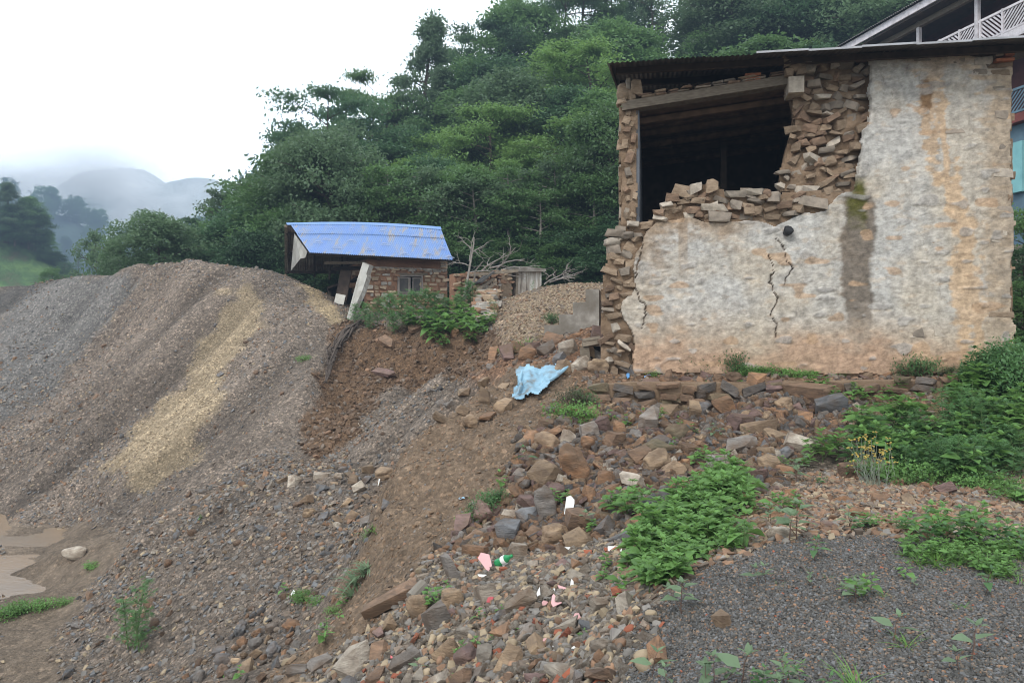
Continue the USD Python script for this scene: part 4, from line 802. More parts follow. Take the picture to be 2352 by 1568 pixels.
# ---------------- concrete steps ----------------
steps = site('concrete_steps', 'flight of concrete steps beside the broken house corner', 'steps', P(1310, 775, 17))
SX = [(1250,1284,746),(1284,1316,722),(1316,1345,694),(1345,1376,664)]
for i, (u0, u1, vt) in enumerate(SX):
    d0 = 17.0 - 0.1 * i
    a, b = P(u0, vt, d0), P(u1, vt, d0 - 0.1)
    obj('step', hexa([a * [1, 1, 0] + [0, 0, -1.0], b * [1, 1, 0] + [0, 0, -1.0], b * [1, 1, 0] + [0.2, 1.3, -1.0], a * [1, 1, 0] + [0.2, 1.3, -1.0], a, b, b + [0.2, 1.3, 0], a + [0.2, 1.3, 0]]), 'cement', steps)
# ---------------- retaining wall ----------------
rt = site('retaining_wall', 'low dry stone retaining wall below the ruined house', 'wall', P(1600, 940, 12.2))
Gt, gt = frame(P(1362, 930, 12.18), P(2010, 930, 11.72))
tp_ = Polygon([gt(u, v) for u, v in [(1362,884),(1450,876),(1700,878),(2010,872),(2200,872),(2200,960),(2010,960),(1362,968)]]).buffer(0)
rcore = obj('mud_core', extrude_tz(tp_.buffer(-0.02), 0.06, 0.5, Gt), 'mud', rt)
lay(tp_, rt, 0.07, (0.08, 0.19), (0.14, 0.42), rng, Gt, gap=0.015, depth=0.22, proud=0.09, tilt=0.18, jit=0.03, mats=['dark_stone', 'brown_stone', 'moss_stone', 'wall_stone_brown'], p=(0.35, 0.3, 0.2, 0.15), clearance=0.0)
# ---------------- balcony house on the right ----------------
mat('white_paint', (0.62, 0.58, 0.60), (0.42, 0.39, 0.40), rough=0.6, scale=5, bump=0.15, rnd=0.12)
mat('maroon', (0.075, 0.022, 0.020), (0.05, 0.016, 0.015), rough=0.7, scale=2, bump=0.1)
mat('red_beam', (0.17, 0.045, 0.035), (0.11, 0.03, 0.025), rough=0.7, scale=2, bump=0.1)
mat('aqua', (0.20, 0.42, 0.43), (0.15, 0.34, 0.36), rough=0.6, scale=2, bump=0.1)
mat('slate_blue', (0.10, 0.16, 0.20), (0.07, 0.12, 0.16), rough=0.6, scale=2, bump=0.1)
A0 = P(2345, 784, 26.0); fd = np.array([-0.238, 1, 0]); fd /= np.linalg.norm(fd); fo_ = np.array([-fd[1], fd[0], 0])
def B(s, m, z): return np.array([A0[0], A0[1], 0]) + s * fd + m * fo_ + np.array([0, 0, z])
bh = site('balcony_house', 'tall maroon house with white lattice balcony rails behind the stone house', 'house', B(4, -2, 1.0))
def bx(s0, s1, m0, m1, z0, z1): return hexa([B(s, m, z) for z in (z0, z1) for s, m in ((s0, m0), (s0, m1), (s1, m1), (s1, m0))][0:8])
ZD, ZD2 = 10.25, 7.45
obj('wall', bx(-4, 9.2, -5.5, -1.4, 1.0, 13.2), 'maroon', bh)
for z_, nm in ((ZD, 'balcony_deck'), (ZD2, 'balcony_deck')):
    obj(nm, bx(-4, 8.9, -1.5, 0.12, z_ - 0.28, z_), 'white_paint' if z_ == ZD else 'red_beam', bh)
obj('lower_wall', bx(-4, 8.5, -1.4, -0.15, 2.0, ZD2 - 0.3), 'slate_blue', bh)
for s_ in (-0.05, 2.3):
    obj('pillar', bx(s_, s_ + 0.5, -0.15, 0.02, 4.9, ZD2 - 0.9), 'aqua', bh)
posts = [-1.0, 1.79, 4.59, 7.4]
for s_ in posts:
    for zz0, zz1 in ((ZD, 13.0), (ZD2, ZD - 0.28)): obj('post', bx(s_ - 0.07, s_ + 0.07, -0.09, 0.05, zz0, zz1), 'white_paint' if zz0 == ZD else 'slate_blue', bh)
for lv, zz in ((0, ZD), (1, ZD2)):
    mm = 'white_paint' if lv == 0 else 'slate_blue'
    rail = obj('railing', bx(-3, 8.9, -0.05, 0.03, zz + 0.80, zz + 0.88), mm, bh)
    obj('bottom_rail', bx(-3, 8.9, -0.04, 0.02, zz + 0.06, zz + 0.13), mm, rail)
    for i in range(13):
        s0 = -3.0 + 0.93 * i - 0.005
        obj('baluster', bx(s0 - 0.035, s0 + 0.035, -0.06, 0.035, zz, zz + 0.9), mm, rail)
        up = (i % 2 == 0)
        for k in range(-5, 7):    # slanting slats clipped to their panel
            a = s0 + 0.045 + k * 0.155; seg = LineString([(a, zz + 0.13), (a + 0.67, zz + 0.80)] if up else [(a + 0.67, zz + 0.13), (a, zz + 0.80)]).intersection(shapely.box(s0 + 0.035, zz, s0 + 0.895, zz + 1))
            if seg.is_empty or seg.length < 0.08: continue
            (x0, y0), (x1, y1) = seg.coords[0], seg.coords[-1]
            if lv == 1 and s0 > 1: continue
            obj('slat', beam(B(x0, -0.01, y0), B(x1, -0.01, y1), 0.02, 0.052, up=(0, 0, 1)), mm, rail)
ez = 12.62
rf_ = obj('roof', corrugated(B(-4, 0.75, ez), B(9.9, 0.75, ez), B(9.9, -5.0, ez + 2.6), B(-4, -5.0, ez + 2.6), 120, 0.025, nu=720), 'roof_iron', bh)
obj('fascia', bx(-4, 8.6, 0.55, 0.62, ez - 0.30, ez - 0.03), 'white_paint', rf_)
obj('soffit', bx(-4, 8.6, -1.4, 0.54, ez - 0.40, ez - 0.34), 'dark_wood', rf_)
obj('beam', bx(-4, 8.7, -0.12, 0.06, ez - 0.62, ez - 0.42), 'weathered_wood', rf_)
obj('hip_sheet', corrugated(B(8.6, 0.7, ez - 0.1), B(11.5, 0.6, ez - .75), B(11.2, -5.0, ez - .75), B(8.4, -5.0, ez + 0.3), 24, 0.025), 'roof_iron', rf_)
obj('gutter', beam(B(8.5, 0.8, ez - 0.25), B(11.6, 0.7, ez - 0.95), 0.1, 0.22), 'roof_iron', rf_)
# ---------------- trees ----------------
leafmat('leaf_dark', (0.042, 0.090, 0.038), (0.115, 0.195, 0.064), rnd=0.3)
leafmat('leaf_mid', (0.070, 0.138, 0.044), (0.180, 0.275, 0.078), rnd=0.3)
leafmat('leaf_light', (0.105, 0.195, 0.050), (0.240, 0.340, 0.082), rnd=0.22)
leafmat('leaf_grey', (0.075, 0.125, 0.060), (0.155, 0.215, 0.100), rnd=0.25)
mat('bark', (0.085, 0.066, 0.05), (0.045, 0.034, 0.026), rough=0.95, scale=6, bump=0.5, bscale=18, stretch=(3, 3, 0.6))
mat('pale_bark', (0.26, 0.235, 0.2), (0.15, 0.13, 0.11), rough=0.95, scale=6, bump=0.3, bscale=18)
def leaf_cloud(rng, centres, n_per, spread, size, flat=0.5, aspect=0.5, up=0.35):
    """leaf-sized faces (two triangles, folded) around twig ends"""
    c = np.repeat(np.asarray(centres), n_per, 0); n = len(c)
    r = rng.normal(0, 1, (n, 3)) * spread * [1, 1, flat]
    p = c + r
    d = rng.normal(0, 1, (n, 3)); d[:, 2] -= 0.35; d /= np.linalg.norm(d, axis=1, keepdims=True)
    nn = rng.normal(0, 1, (n, 3)) + [0, 0, up * 3]; s = np.cross(d, nn); s /= np.linalg.norm(s, axis=1, keepdims=True) + 1e-9
    L = size * rng.uniform(0.6, 1.4, (n, 1)); Wd = L * aspect
    v = np.stack([p, p + d * L * 0.5 + s * Wd / 2, p + d * L, p + d * L * 0.5 - s * Wd / 2], 1).reshape(-1, 3)
    i = np.arange(n)[:, None] * 4
    return v, np.vstack([i + [0, 1, 2], i + [0, 2, 3]])
def make_tree(name, seed, kind, leafm, bark='bark', n_leaf=10800):
    """ten metres high, base at the origin"""
    rng = np.random.default_rng(seed); T = proto(name); tubes, tips = [], []
    Hh = 10.0
    conf = {'broad': dict(nb=26, z0=0.22, shape=lambda s: 2.9 * np.sin(np.pi * (0.14 + 0.8 * s)) ** 0.8, rise=0.55, flat=0.6, tw=8, sp=0.30, size=0.20),
            'tall': dict(nb=34, z0=0.12, shape=lambda s: 2.1 * np.sin(np.pi * (0.2 + 0.76 * s)) ** 0.7, rise=0.5, flat=0.7, tw=7, sp=0.27, size=0.185),
            'spire': dict(nb=46, z0=0.10, shape=lambda s: 2.7 * (1 - s) ** 0.95 + 0.10, rise=0.15, flat=0.8, tw=5, sp=0.20, size=0.15),
            'layered': dict(nb=20, z0=0.38, shape=lambda s: 3.9 * np.sin(np.pi * (0.25 + 0.62 * s)) ** 0.9, rise=0.30, flat=0.22, tw=9, sp=0.36, size=0.19),
            'feather': dict(nb=26, z0=0.22, shape=lambda s: 3.2 * np.sin(np.pi * (0.2 + 0.7 * s)), rise=0.4, flat=0.30, tw=9, sp=0.36, size=0.18),
            'sparse': dict(nb=22, z0=0.30, shape=lambda s: 2.1 * np.sin(np.pi * (0.16 + 0.78 * s)), rise=0.75, flat=0.6, tw=6, sp=0.24, size=0.22),
            'high': dict(nb=20, z0=0.50, shape=lambda s: 1.9 * np.sin(np.pi * (0.2 + 0.74 * s)) ** 0.7, rise=0.5, flat=0.6, tw=6, sp=0.28, size=0.19),
            'bush': dict(nb=30, z0=0.03, shape=lambda s: 3.9 * np.sin(np.pi * (0.26 + 0.66 * s)) ** 0.7, rise=0.6, flat=0.7, tw=7, sp=0.42, size=0.30)}[kind]
    lean = rng.normal(0, 0.25, 2); zz = np.linspace(0, 1, 9)
    tr = np.stack([lean[0] * zz ** 1.5 + 0.12 * np.sin(zz * 5 + rng.uniform(0, 6)), lean[1] * zz ** 1.5 + 0.12 * np.cos(zz * 4 + rng.uniform(0, 6)), zz * Hh * 0.97], 1); tr[:, :2] -= tr[0, :2]
    tubes.append(tube(tr, 0.15 * (1 - zz) ** 0.8 + 0.015, 6))
    for i in range(conf['nb']):
        s = (i + rng.uniform(0, 1)) / conf['nb']; h = conf['z0'] + (0.985 - conf['z0']) * s
        b0 = np.array([np.interp(h, zz, tr[:, k]) for k in range(3)])
        az = i * 2.399 + rng.normal(0, 0.5); R = conf['shape'](s) * rng.uniform(0.6, 1.18)
        dr = np.array([math.cos(az), math.sin(az), 0]); q = np.linspace(0, 1, 6)
        br = b0 + dr * (q * R)[:, None] + np.stack([0 * q, 0 * q, conf['rise'] * R * (q - (0.35 if kind != 'sparse' else 0.1) * q ** 2)], 1) + rng.normal(0, 0.05, (6, 3)) * q[:, None]
        tubes.append(tube(br, np.maximum((0.055 * (1 - s) + 0.025) * (1 - 0.85 * q), 0.008), 4))
        for j in range(conf['tw']):
            f = rng.uniform(0.38, 1.0); c0 = np.array([np.interp(f, q, br[:, k]) for k in range(3)])
            a2 = az + rng.normal(0, 0.9); l2 = R * rng.uniform(0.12, 0.36) + 0.1
            c1 = c0 + np.array([math.cos(a2) * l2, math.sin(a2) * l2, conf['rise'] * l2 * rng.uniform(-0.2, 0.9)])
            tubes.append(tube(np.stack([c0, (c0 + c1) / 2 + rng.normal(0, .03, 3), c1]), [0.014, 0.010, 0.004], 3))
            tips += [c1, (c0 + c1) / 2] if rng.random() < 0.7 else [c1]
        tips.append(br[-1])
    if kind in ('broad', 'tall', 'bush'):
        # crown of leafy lobes: leaves sit on the outside of each lobe, thick on top
        nl = {'broad': 46, 'tall': 44, 'bush': 40}[kind]; parts_ = []
        for i in range(nl):
            s = rng.uniform(0, 1) ** 0.85; h = conf['z0'] + (0.97 - conf['z0']) * s; R = conf['shape'](s) * rng.uniform(0.25, 1.0) ** 0.6
            a = rng.uniform(0, 6.283); c = np.array([np.interp(h, zz, tr[:, 0]) + R * math.cos(a), np.interp(h, zz, tr[:, 1]) + R * math.sin(a), h * Hh])
            lr = rng.uniform(0.55, 1.15) * (0.75 if kind == 'tall' else 1.0); m_ = int(0.72 * n_leaf / nl * (lr ** 2) * 1.3)
            d = rng.normal(0, 1, (m_, 3)); d /= np.linalg.norm(d, axis=1, keepdims=True); d[:, 2] = np.where(d[:, 2] < -0.25, -d[:, 2] * 0.8, d[:, 2])
            p_ = c + d * lr * (0.62 + 0.60 * rng.uniform(0, 1, (m_, 1)) ** 0.8) * [1, 1, 0.95] * (1 + 0.9 * fb(d + i * 3.7, 2.4, 3)[:, None])
            parts_.append(leaf_cloud(rng, p_, 1, 0.05, conf['size'] * 1.05, 1.0, 0.5, up=0.5))
        parts_.append(leaf_cloud(rng, np.array(tips), max(int(0.3 * n_leaf / len(tips)), 2), conf['sp'] * 0.9, conf['size'], 0.8, 0.5))
        obj('trunk', cat_mesh(tubes), bark, T); obj('crown', cat_mesh(parts_), leafm, T)
        return T
    tips = np.array(tips); k = max(int(n_leaf / len(tips)), 2)
    sel = rng.random(len(tips)) < (0.82 if kind != 'sparse' else 0.6)
    cr = leaf_cloud(rng, tips[sel], k, conf['sp'], conf['size'], conf['flat'], 0.42 if kind in ('feather', 'layered') else 0.55)
    obj('trunk', cat_mesh(tubes), bark, T)
    obj('crown', cr, leafm, T)
    return T
TR_ = {'broad': [make_tree('broad_tree_a', 1, 'broad', 'leaf_dark', n_leaf=27000), make_tree('broad_tree_b', 2, 'broad', 'leaf_mid', n_leaf=27000), make_tree('broad_tree_c', 3, 'broad', 'leaf_grey', n_leaf=23400)],
       'tall': [make_tree('tall_tree_a', 4, 'tall', 'leaf_dark', n_leaf=25200), make_tree('tall_tree_b', 5, 'tall', 'leaf_mid', n_leaf=25200)],
       'spire': [make_tree('spire_tree_a', 6, 'spire', 'leaf_grey', n_leaf=23400)],
       'layered': [make_tree('layered_tree_a', 7, 'layered', 'leaf_dark', n_leaf=19800), make_tree('layered_tree_b', 8, 'layered', 'leaf_mid', n_leaf=21600)],
       'feather': [make_tree('feather_tree_a', 9, 'feather', 'leaf_light', n_leaf=25200), make_tree('feather_tree_b', 10, 'feather', 'leaf_light', n_leaf=25200)],
       'sparse': [make_tree('sparse_tree_a', 11, 'sparse', 'leaf_mid', n_leaf=3600), make_tree('sparse_tree_b', 12, 'sparse', 'leaf_grey', n_leaf=5200)],
       'high': [make_tree('high_tree_a', 15, 'high', 'leaf_mid', 'pale_bark', n_leaf=7000), make_tree('high_tree_b', 16, 'high', 'leaf_grey', 'pale_bark', n_leaf=6000)],
       'bush': [make_tree('bush_a', 13, 'bush', 'leaf_dark', n_leaf=9600), make_tree('bush_b', 14, 'bush', 'leaf_mid', n_leaf=9600)]}
TLAB = {'high': 'slender tree with a pale bare trunk', 'broad': 'dense dark broadleaf tree', 'tall': 'slim dense forest tree', 'spire': 'tall pointed grey green tree', 'layered': 'open tree with flat layered boughs', 'feather': 'bright yellow green feathery tree', 'sparse': 'thin tree with sparse leaves', 'bush': 'rounded green bush'}
WHERE_T = [((330, 560), 'beyond the gravel mound'), ((60, 520), 'on the far green slope'), ((540, 470), 'beside the misty hills'), ((830, 330), 'above the blue roof'), ((1100, 560), 'behind the blue roofed hut'), ((1000, 120), 'on the left skyline'), ((1250, 250), 'halfway up the wooded hillside'), ((1330, 450), 'beside the open upper room'), ((1300, 60), 'on the ridge top'), ((1750, 60), 'above the ruined house roof'), ((720, 450), 'at the left edge of the wood'), ((1200, 560), 'at the foot of the wooded slope'), ((2340, 700), 'behind the right wall end')]
def where(u, v, L):
    return min(L, key=lambda w: (w[0][0] - u) ** 2 + (w[0][1] - v) ** 2)[1]
rng = np.random.default_rng(99)
TREES = []
def tree(kind, u, v, d, width=None, zb=None, k=None, label=None, group='trees of the wooded hillside', h=None):
    """tip seen at (u,v) at distance d; stands on the ground there"""
    p = P(u, v, d); g0 = float(TZ(p[0], p[1])) if zb is None else zb
    hh = h or max(p[2] - g0, 1.5); srcs = TR_[kind]; src = srcs[(len(TREES) if k is None else k) % len(srcs)]
    sz = hh / 10.0; sx = sz if width is None else width / {'broad': 5.6, 'tall': 4.2, 'spire': 4.0, 'layered': 7.4, 'feather': 6.2, 'sparse': 4.2, 'high': 3.9, 'bush': 7.6}[kind]
    lab = label or f'{TLAB[kind]} {where(u, v, WHERE_T)}'
    nm = {'bush': 'bush'}.get(kind, 'tree')
    loc = (p[0], p[1], (g0 if h is None else p[2] - hh) - 0.1)
    r = inst(nm, src, lab, 'bush' if kind == 'bush' else 'tree', loc, rng.uniform(0, 360), (sx, sx, sz), group)
    THINGS[-1] = (r, lab, (u, v), group); TREES.append(r)
for a in [  # kind, tip u, v, distance, crown width
 ('layered', 760, 215, 50, 9.5), ('layered', 845, 178, 54, 7), ('layered', 700, 300, 50, 6), ('spire', 975, 2, 56, 6.0), ('spire', 1010, 150, 55, 5), ('tall', 930, 300, 52, 5),
 ('tall', 905, 250, 58, 5), ('broad', 1100, 150, 56, 7), ('layered', 1130, 60, 62, 8), ('layered', 1070, 90, 64, 6), ('broad', 1200, 20, 64, 8), ('layered', 1290, -60, 64, 9), ('layered', 1340, -120, 66, 9), ('tall', 1400, -50, 66, 4.5),
 ('tall', 1475, -60, 62, 3.2), ('sparse', 1495, -40, 60, 3.0), ('layered', 1180, 190, 58, 8), ('broad', 1160, 240, 52, 6), ('broad', 1060, 330, 48, 6), ('feather', 1350, 100, 48, 9), ('feather', 1260, 170, 50, 8), ('feather', 1240, 320, 43, 8), ('feather', 1350, 270, 42, 8.5), ('feather', 1150, 290, 49, 7),
 ('tall', 1400, 260, 41, 4), ('tall', 1300, 420, 40, 5), ('broad', 1160, 410, 40, 5.5), ('feather', 910, 355, 41, 6.5), ('feather', 850, 400, 40, 4.5), ('broad', 800, 300, 47, 6.5), ('broad', 700, 420, 42, 5), ('broad', 755, 400, 44, 5), ('broad', 660, 420, 46, 5), ('broad', 620, 405, 48, 4.5),
 ('broad', 1000, 420, 43, 6), ('broad', 1080, 420, 41, 5.5), ('tall', 1230, 450, 38.5, 4), ('broad', 600, 480, 42, 4.5), ('broad', 545, 505, 44, 4.5), ('broad', 500, 520, 46, 4), ('broad', 650, 500, 39, 5),
 ('broad', 1670, -40, 60, 7), ('tall', 1690, -120, 58, 8), ('broad', 1760, -60, 58, 9), ('broad', 1850, -50, 56, 9), ('broad', 1930, -40, 56, 9), ('broad', 2040, -120, 54, 9), ('broad', 1990, -20, 50, 8), ('sparse', 1530, 70, 62, 4),
 ('broad', 1880, -90, 60, 9), ('broad', 1700, -20, 54, 8), ('broad', 1800, -10, 52, 8), ('broad', 2120, -100, 50, 8), ('high', 1395, 330, 36.3, 3.2), ('high', 1365, 390, 35.8, 3), ('high', 1420, 420, 36.0, 2.6), ('high', 1180, 380, 36.2, 3.2), ('high', 1290, 360, 36.4, 3), ('high', 905, 372, 36.5, 3.6), ('high', 950, 380, 36.2, 3.4), ('high', 870, 420, 36.0, 2.8), ('high', 1100, 400, 36.0, 3), ('high', 1240, 430, 35.6, 2.6)]:
    tree(*a)
# filling the slope
spots = []
for _ in range(900):
    x, y = rng.uniform(-17, 24), rng.uniform(36.5, 66)
    z = float(TZ(x, y)); u, v = proj(np.array([x, y, z]))
    if z < 0.2 or u > 2250 or (u > 1440 and y < 44): continue
    if any((x - a) ** 2 + (y - b) ** 2 < 3.1 ** 2 for a, b in spots): continue
    hmax = np.interp(u, [560, 620, 700, 850, 900, 950, 1030, 1150, 1300, 1460, 1500, 1580, 1640, 2300], [470, 420, 330, 250, 270, 150, 160, 100, 20, 60, 150, 150, 40, -50])
    vt = max(hmax + 25, float(v - rng.uniform(5.5, 10) / y * FP))
    if v - vt < 3.2 / y * FP: continue
    spots.append((x, y)); k = rng.choice(['broad', 'tall', 'feather', 'layered', 'bush'], p=[0.50, 0.28, 0.12, 0.02, 0.08])
    hh = (v - vt) / FP * y * (0.55 if k == 'bush' else 1)
    tree(k, u, v - hh / y * FP, y, width=hh * rng.uniform(0.55, 0.85))
# undergrowth along the foot of the wood
for _ in range(60):
    x, y = rng.uniform(-15, 9), rng.uniform(34.8, 38)
    z = float(TZ(x, y)); u, v = proj(np.array([x, y, z])); hh = rng.uniform(1.4, 3.2)
    if z < 0.3: continue
    tree('bush', u, v - hh / y * FP, y, width=hh * 1.3, group='bushes at the foot of the wood')
# single trees behind the mound
BM = 'trees behind the gravel mound'
for a in [('sparse', 535, 408, 43, 4.4, None, 0), ('sparse', 520, 430, 44, 3.6, None, 1), ('sparse', 222, 525, 50, 3.0, None, 1), ('sparse', 240, 540, 51, 2.6, None, 0), ('broad', 266, 556, 46, 2.0, None, 1), ('sparse', 285, 580, 46, 2.0, None, 1), ('sparse', 393, 503, 46, 3.6, None, 1), ('sparse', 322, 558, 46, 2.0, None, 1), ('bush', 360, 575, 42, 2.4), ('broad', 455, 542, 40, 1.9, None, 1), ('broad', 490, 520, 42, 3.6), ('broad', 570, 500, 40, 4, None, 1), ('bush', 600, 560, 37, 3.2), ('bush', 650, 570, 37, 3.2), ('broad', 575, 540, 36, 3.5, None, 0), ('broad', 690, 470, 38, 4.5, None, 1)]:
    tree(*a, group=BM)
for a in [('bush', 2350, 470, 17.5, 1.8), ('bush', 2372, 560, 16, 2.0), ('bush', 2362, 640, 15, 1.6)]: tree(*a, group='bushes beyond the right wall end')
# ---------------- green slope, misty hills ----------------
def hillmesh(name, xs, ys, fn, m, res=(80, 60)):
    X, Y = np.meshgrid(np.linspace(*xs, res[0]), np.linspace(*ys, res[1])); Z = fn(X, Y)
    I = np.arange(X.size).reshape(X.shape); qd = np.stack([I[:-1, :-1], I[:-1, 1:], I[1:, 1:], I[1:, :-1]], -1).reshape(-1, 4)
    return obj(name, (np.stack([X, Y, Z], -1).reshape(-1, 3), qd), m, smooth=True, kind='structure')
mat('meadow', (0.115, 0.190, 0.055), (0.062, 0.115, 0.040), rough=0.95, scale=0.30, bump=1.0, bscale=1.6, bdist=0.8, c3=(0.10, 0.085, 0.05), w=(0.34, 0.66))
mat('far_wood', (0.038, 0.062, 0.045), (0.022, 0.038, 0.03), rough=1.0, scale=0.05, bump=0.7, bscale=0.25, bdist=2.0)
def ridge_from(pts, d, foot, width):
    """hill whose skyline shows at the survey points, at distance d"""
    us = [p[0] for p in pts]; zs = [(784 - p[1]) / FP * d for p in pts]
    def fn(X, Y):
        u = X / d * FP + 1176; top = np.interp(u, us, zs)
        s = np.clip((Y - (d - width)) / width, 0, 1); back = np.clip((Y - d) / width, 0, 1)
        nz_ = (meshkit.fbm(np.stack([X / width * 3, Y / width * 3, 0 * X], -1), 5, 77) - 0.5)
        return foot + (top - foot) * (s ** 1.15 - 0.6 * back) + nz_ * 0.16 * np.abs(top - foot) * s * (1 - 0.6 * s) + (meshkit.fbm(np.stack([X, Y, 0 * X], -1) * (6.0 / d) * 8, 3, 7) - 0.5) * d * 0.008
    return fn
gfn = ridge_from([(-500, 300), (-200, 400), (0, 508), (60, 545), (120, 585), (180, 625), (260, 660), (600, 700)], 120, -9, 42)
hillmesh('green_slope', (-130, -40), (76, 165), gfn, 'meadow', (150, 120))
f1 = ridge_from([(-1200, 760), (100, 740), (300, 655), (400, 585), (500, 520), (600, 450), (760, 400), (1100, 330), (2600, 300)], 330, -30, 150)
hillmesh('hill', (-300, 330), (170, 480), f1, 'far_wood', (130, 80))
f2 = ridge_from([(-900, 560), (0, 470), (120, 445), (180, 405), (240, 396), (300, 388), (340, 396), (380, 420), (460, 415), (560, 430), (700, 400), (1300, 390)], 640, -40, 340)
hillmesh('far_hill', (-720, 200), (290, 980), f2, 'far_wood', (170, 110))
f3 = ridge_from([(-1600, 250), (-600, 380), (0, 452), (150, 500), (250, 560), (330, 620), (420, 700), (1200, 760)], 380, -30, 170)
hillmesh('side_hill', (-620, 0), (200, 560), f3, 'far_wood', (130, 80))
for kind, u, v, d, w_, h_, k in [('spire', 12, 415, 116, 6, 9, 0), ('tall', 34, 470, 116, 4.5, 6, 0), ('tall', 66, 455, 118, 5, 7.5, 1), ('tall', 50, 482, 118, 4, 5, 0), ('broad', 82, 484, 118, 4.5, 6, 0), ('tall', 98, 545, 118, 2.4, 4, 0), ('tall', 111, 537, 119, 2.2, 4, 1), ('broad', 128, 577, 118, 3, 2.5, 0), ('bush', 20, 505, 116, 5, 3.4, 0), ('bush', 145, 600, 116, 3, 1.8, 0), ('bush', 165, 616, 116, 2.4, 1.6, 1), ('bush', 117, 614, 60, 2.1, 2.6, 1), ('sparse', 180, 555, 140, 1.6, 7, 1)]:
    tree(kind, u, v, d, width=w_, k=k, h=h_, group='trees on the far green slope')
# woods on the misty hills: one mass
def far_forest(name, fn, xs, ys, n, d, label, hs=(7, 12)):
    r = np.random.default_rng(8); X, Y = r.uniform(*xs, n), r.uniform(*ys, n); Z = fn(X, Y)
    sc = r.uniform(*hs, n) / 10
    return instancer(name, [('bush', TR_['bush'][0]), ('bush', TR_['broad'][0])], np.stack([X, Y, Z - 0.5], 1), sc, r.uniform(0, 2 * np.pi, n), r.integers(0, 2, n), label, 'forest')
far_forest('forest', f1, (-200, 60), (200, 345), 900, 330, 'bluish woods covering the nearer misty hill')
far_forest('forest', f3, (-420, -150), (240, 400), 500, 380, 'blurred woods on the misty hillside behind the green slope', (8, 14))
# ---------------- loose stones one could count ----------------
rng = np.random.default_rng(301)
WHERE_S = [((1240,890), 'by the blue tarp'), ((1330,780), 'below the concrete steps'), ((1110,840), 'at the foot of the tan heap'), ((1480,905), 'under the retaining wall'), ((1290,1010), 'at the bank top below the tarp'), ((1500,1000), 'in the rubble under the plastered wall'), ((1640,1000), 'in the middle of the rubble pile'), ((1720,930), 'at the top of the rubble pile'), ((1850,960), 'at the right end of the rubble'),
 ((1310,1120), 'beside the big ochre boulder'), ((1500,1090), 'around the two ochre cobbles'), ((1680,1080), 'above the bright weed patch'), ((1430,1140), 'behind the tall rubble weed'), ((1290,1190), 'around the white board'), ((1140,1240), 'above the green bottle'), ((1080,1330), 'around the pink tile'), ((1270,1400), 'among the white shards'), ((940,1400), 'along the long sloping slab'), ((1000,1480), 'among the red bricks'), ((880,1530), 'at the bottom of the debris'), ((1180,1500), 'in the lower concrete debris'), ((1380,1300), 'left of the weed patch'), ((1360,1480), 'at the gravel heap edge'),
 ((1900,1170), 'on the stony ground'), ((2100,1140), 'below the yellow flowers'), ((700,1090), 'in the stony band of the pit'), ((870,1100), 'beside the bank foot'), ((600,1470), 'in the lower scree'), ((250,1300), 'near the muddy stream'), ((880,880), 'in the brown earth bank'), ((1050,930), 'on the ridge of the bank'), ((300,950), 'on the gravel mound'), ((1000,1180), 'on the bare bank')]
SM = {'rust_stone': 'rust brown', 'tan_stone': 'tan', 'grey_stone': 'grey', 'purple_stone': 'purple brown', 'slate_stone': 'slate blue', 'dark_stone': 'dark', 'brown_stone': 'brown', 'pale_stone': 'pale', 'concrete_lump': 'grey concrete', 'red_brick': 'red', 'moss_stone': 'mossy brown'}
SHAPE = {'angular': 'broken', 'slab': 'flat', 'round': 'rounded'}
TAKEN = []
def stone(u, v, L, m, kind='angular', asp=(1, .7, .5), label=None, name='stone', cat='stone', group=None, sink=0.25, tilt=1.0, p=None, sub=2, yaw=None):
    if p is None:
        q_, ok = hit(u, v)
        if not ok[0]: return None
        p = q_[0]
    vv, f = rock(rng, np.array(asp) * L, kind, sub)
    R = rotm(rng, tilt)
    if yaw is not None: R = np.array([[math.cos(yaw), -math.sin(yaw), 0], [math.sin(yaw), math.cos(yaw), 0], [0, 0, 1]]) @ rotm(rng, 0.25) * 1.0 if False else np.array([[math.cos(yaw), -math.sin(yaw), 0], [math.sin(yaw), math.cos(yaw), 0], [0, 0, 1]])
    vv = vv @ R.T
    nrm = TN(np.array([p[0]]), np.array([p[1]]))[0]; a = np.cross([0, 0, 1], nrm); s = np.linalg.norm(a); c = nrm[2]
    if s > 1e-4:
        K = np.array([[0, -a[2], a[1]], [a[2], 0, -a[0]], [-a[1], a[0], 0]]); vv = vv @ (np.eye(3) + K + K @ K * ((1 - c) / s ** 2)).T
    h = vv[:, 2].max() - vv[:, 2].min()
    base = np.asarray(p) + [0, 0, h * (0.5 - sink)]
    if label is None:
        size = 'large' if L > 0.42 else ('' if L > 0.24 else 'small')
        noun = {'brick_piece': 'brick piece', 'concrete_lump': 'lump'}.get(name, 'stone')
        label = ' '.join(x for x in (size, SHAPE[kind], SM[m], noun, where(u, v, WHERE_S)) if x)
    x = UsdGeom.Xform.Define(stage, newpath('/World', name)) if False else None
    path = newpath('/World', name)
    me = usdkit.mesh(stage, path, (vv, f), '/World/Looks/' + m, True if kind == 'round' else 22)
    me.AddTranslateOp().Set(Gf.Vec3d(*map(float, base)))
    data(me.GetPrim(), label=label, category=cat, group=group); THINGS.append((me.GetPrim(), label, (u, v), group))
    TAKEN.append((u, v, L / p[1] * FP * 0.5))
    return me
RB, DB = 'loose stones of the rubble pile', 'broken building debris on the slope'
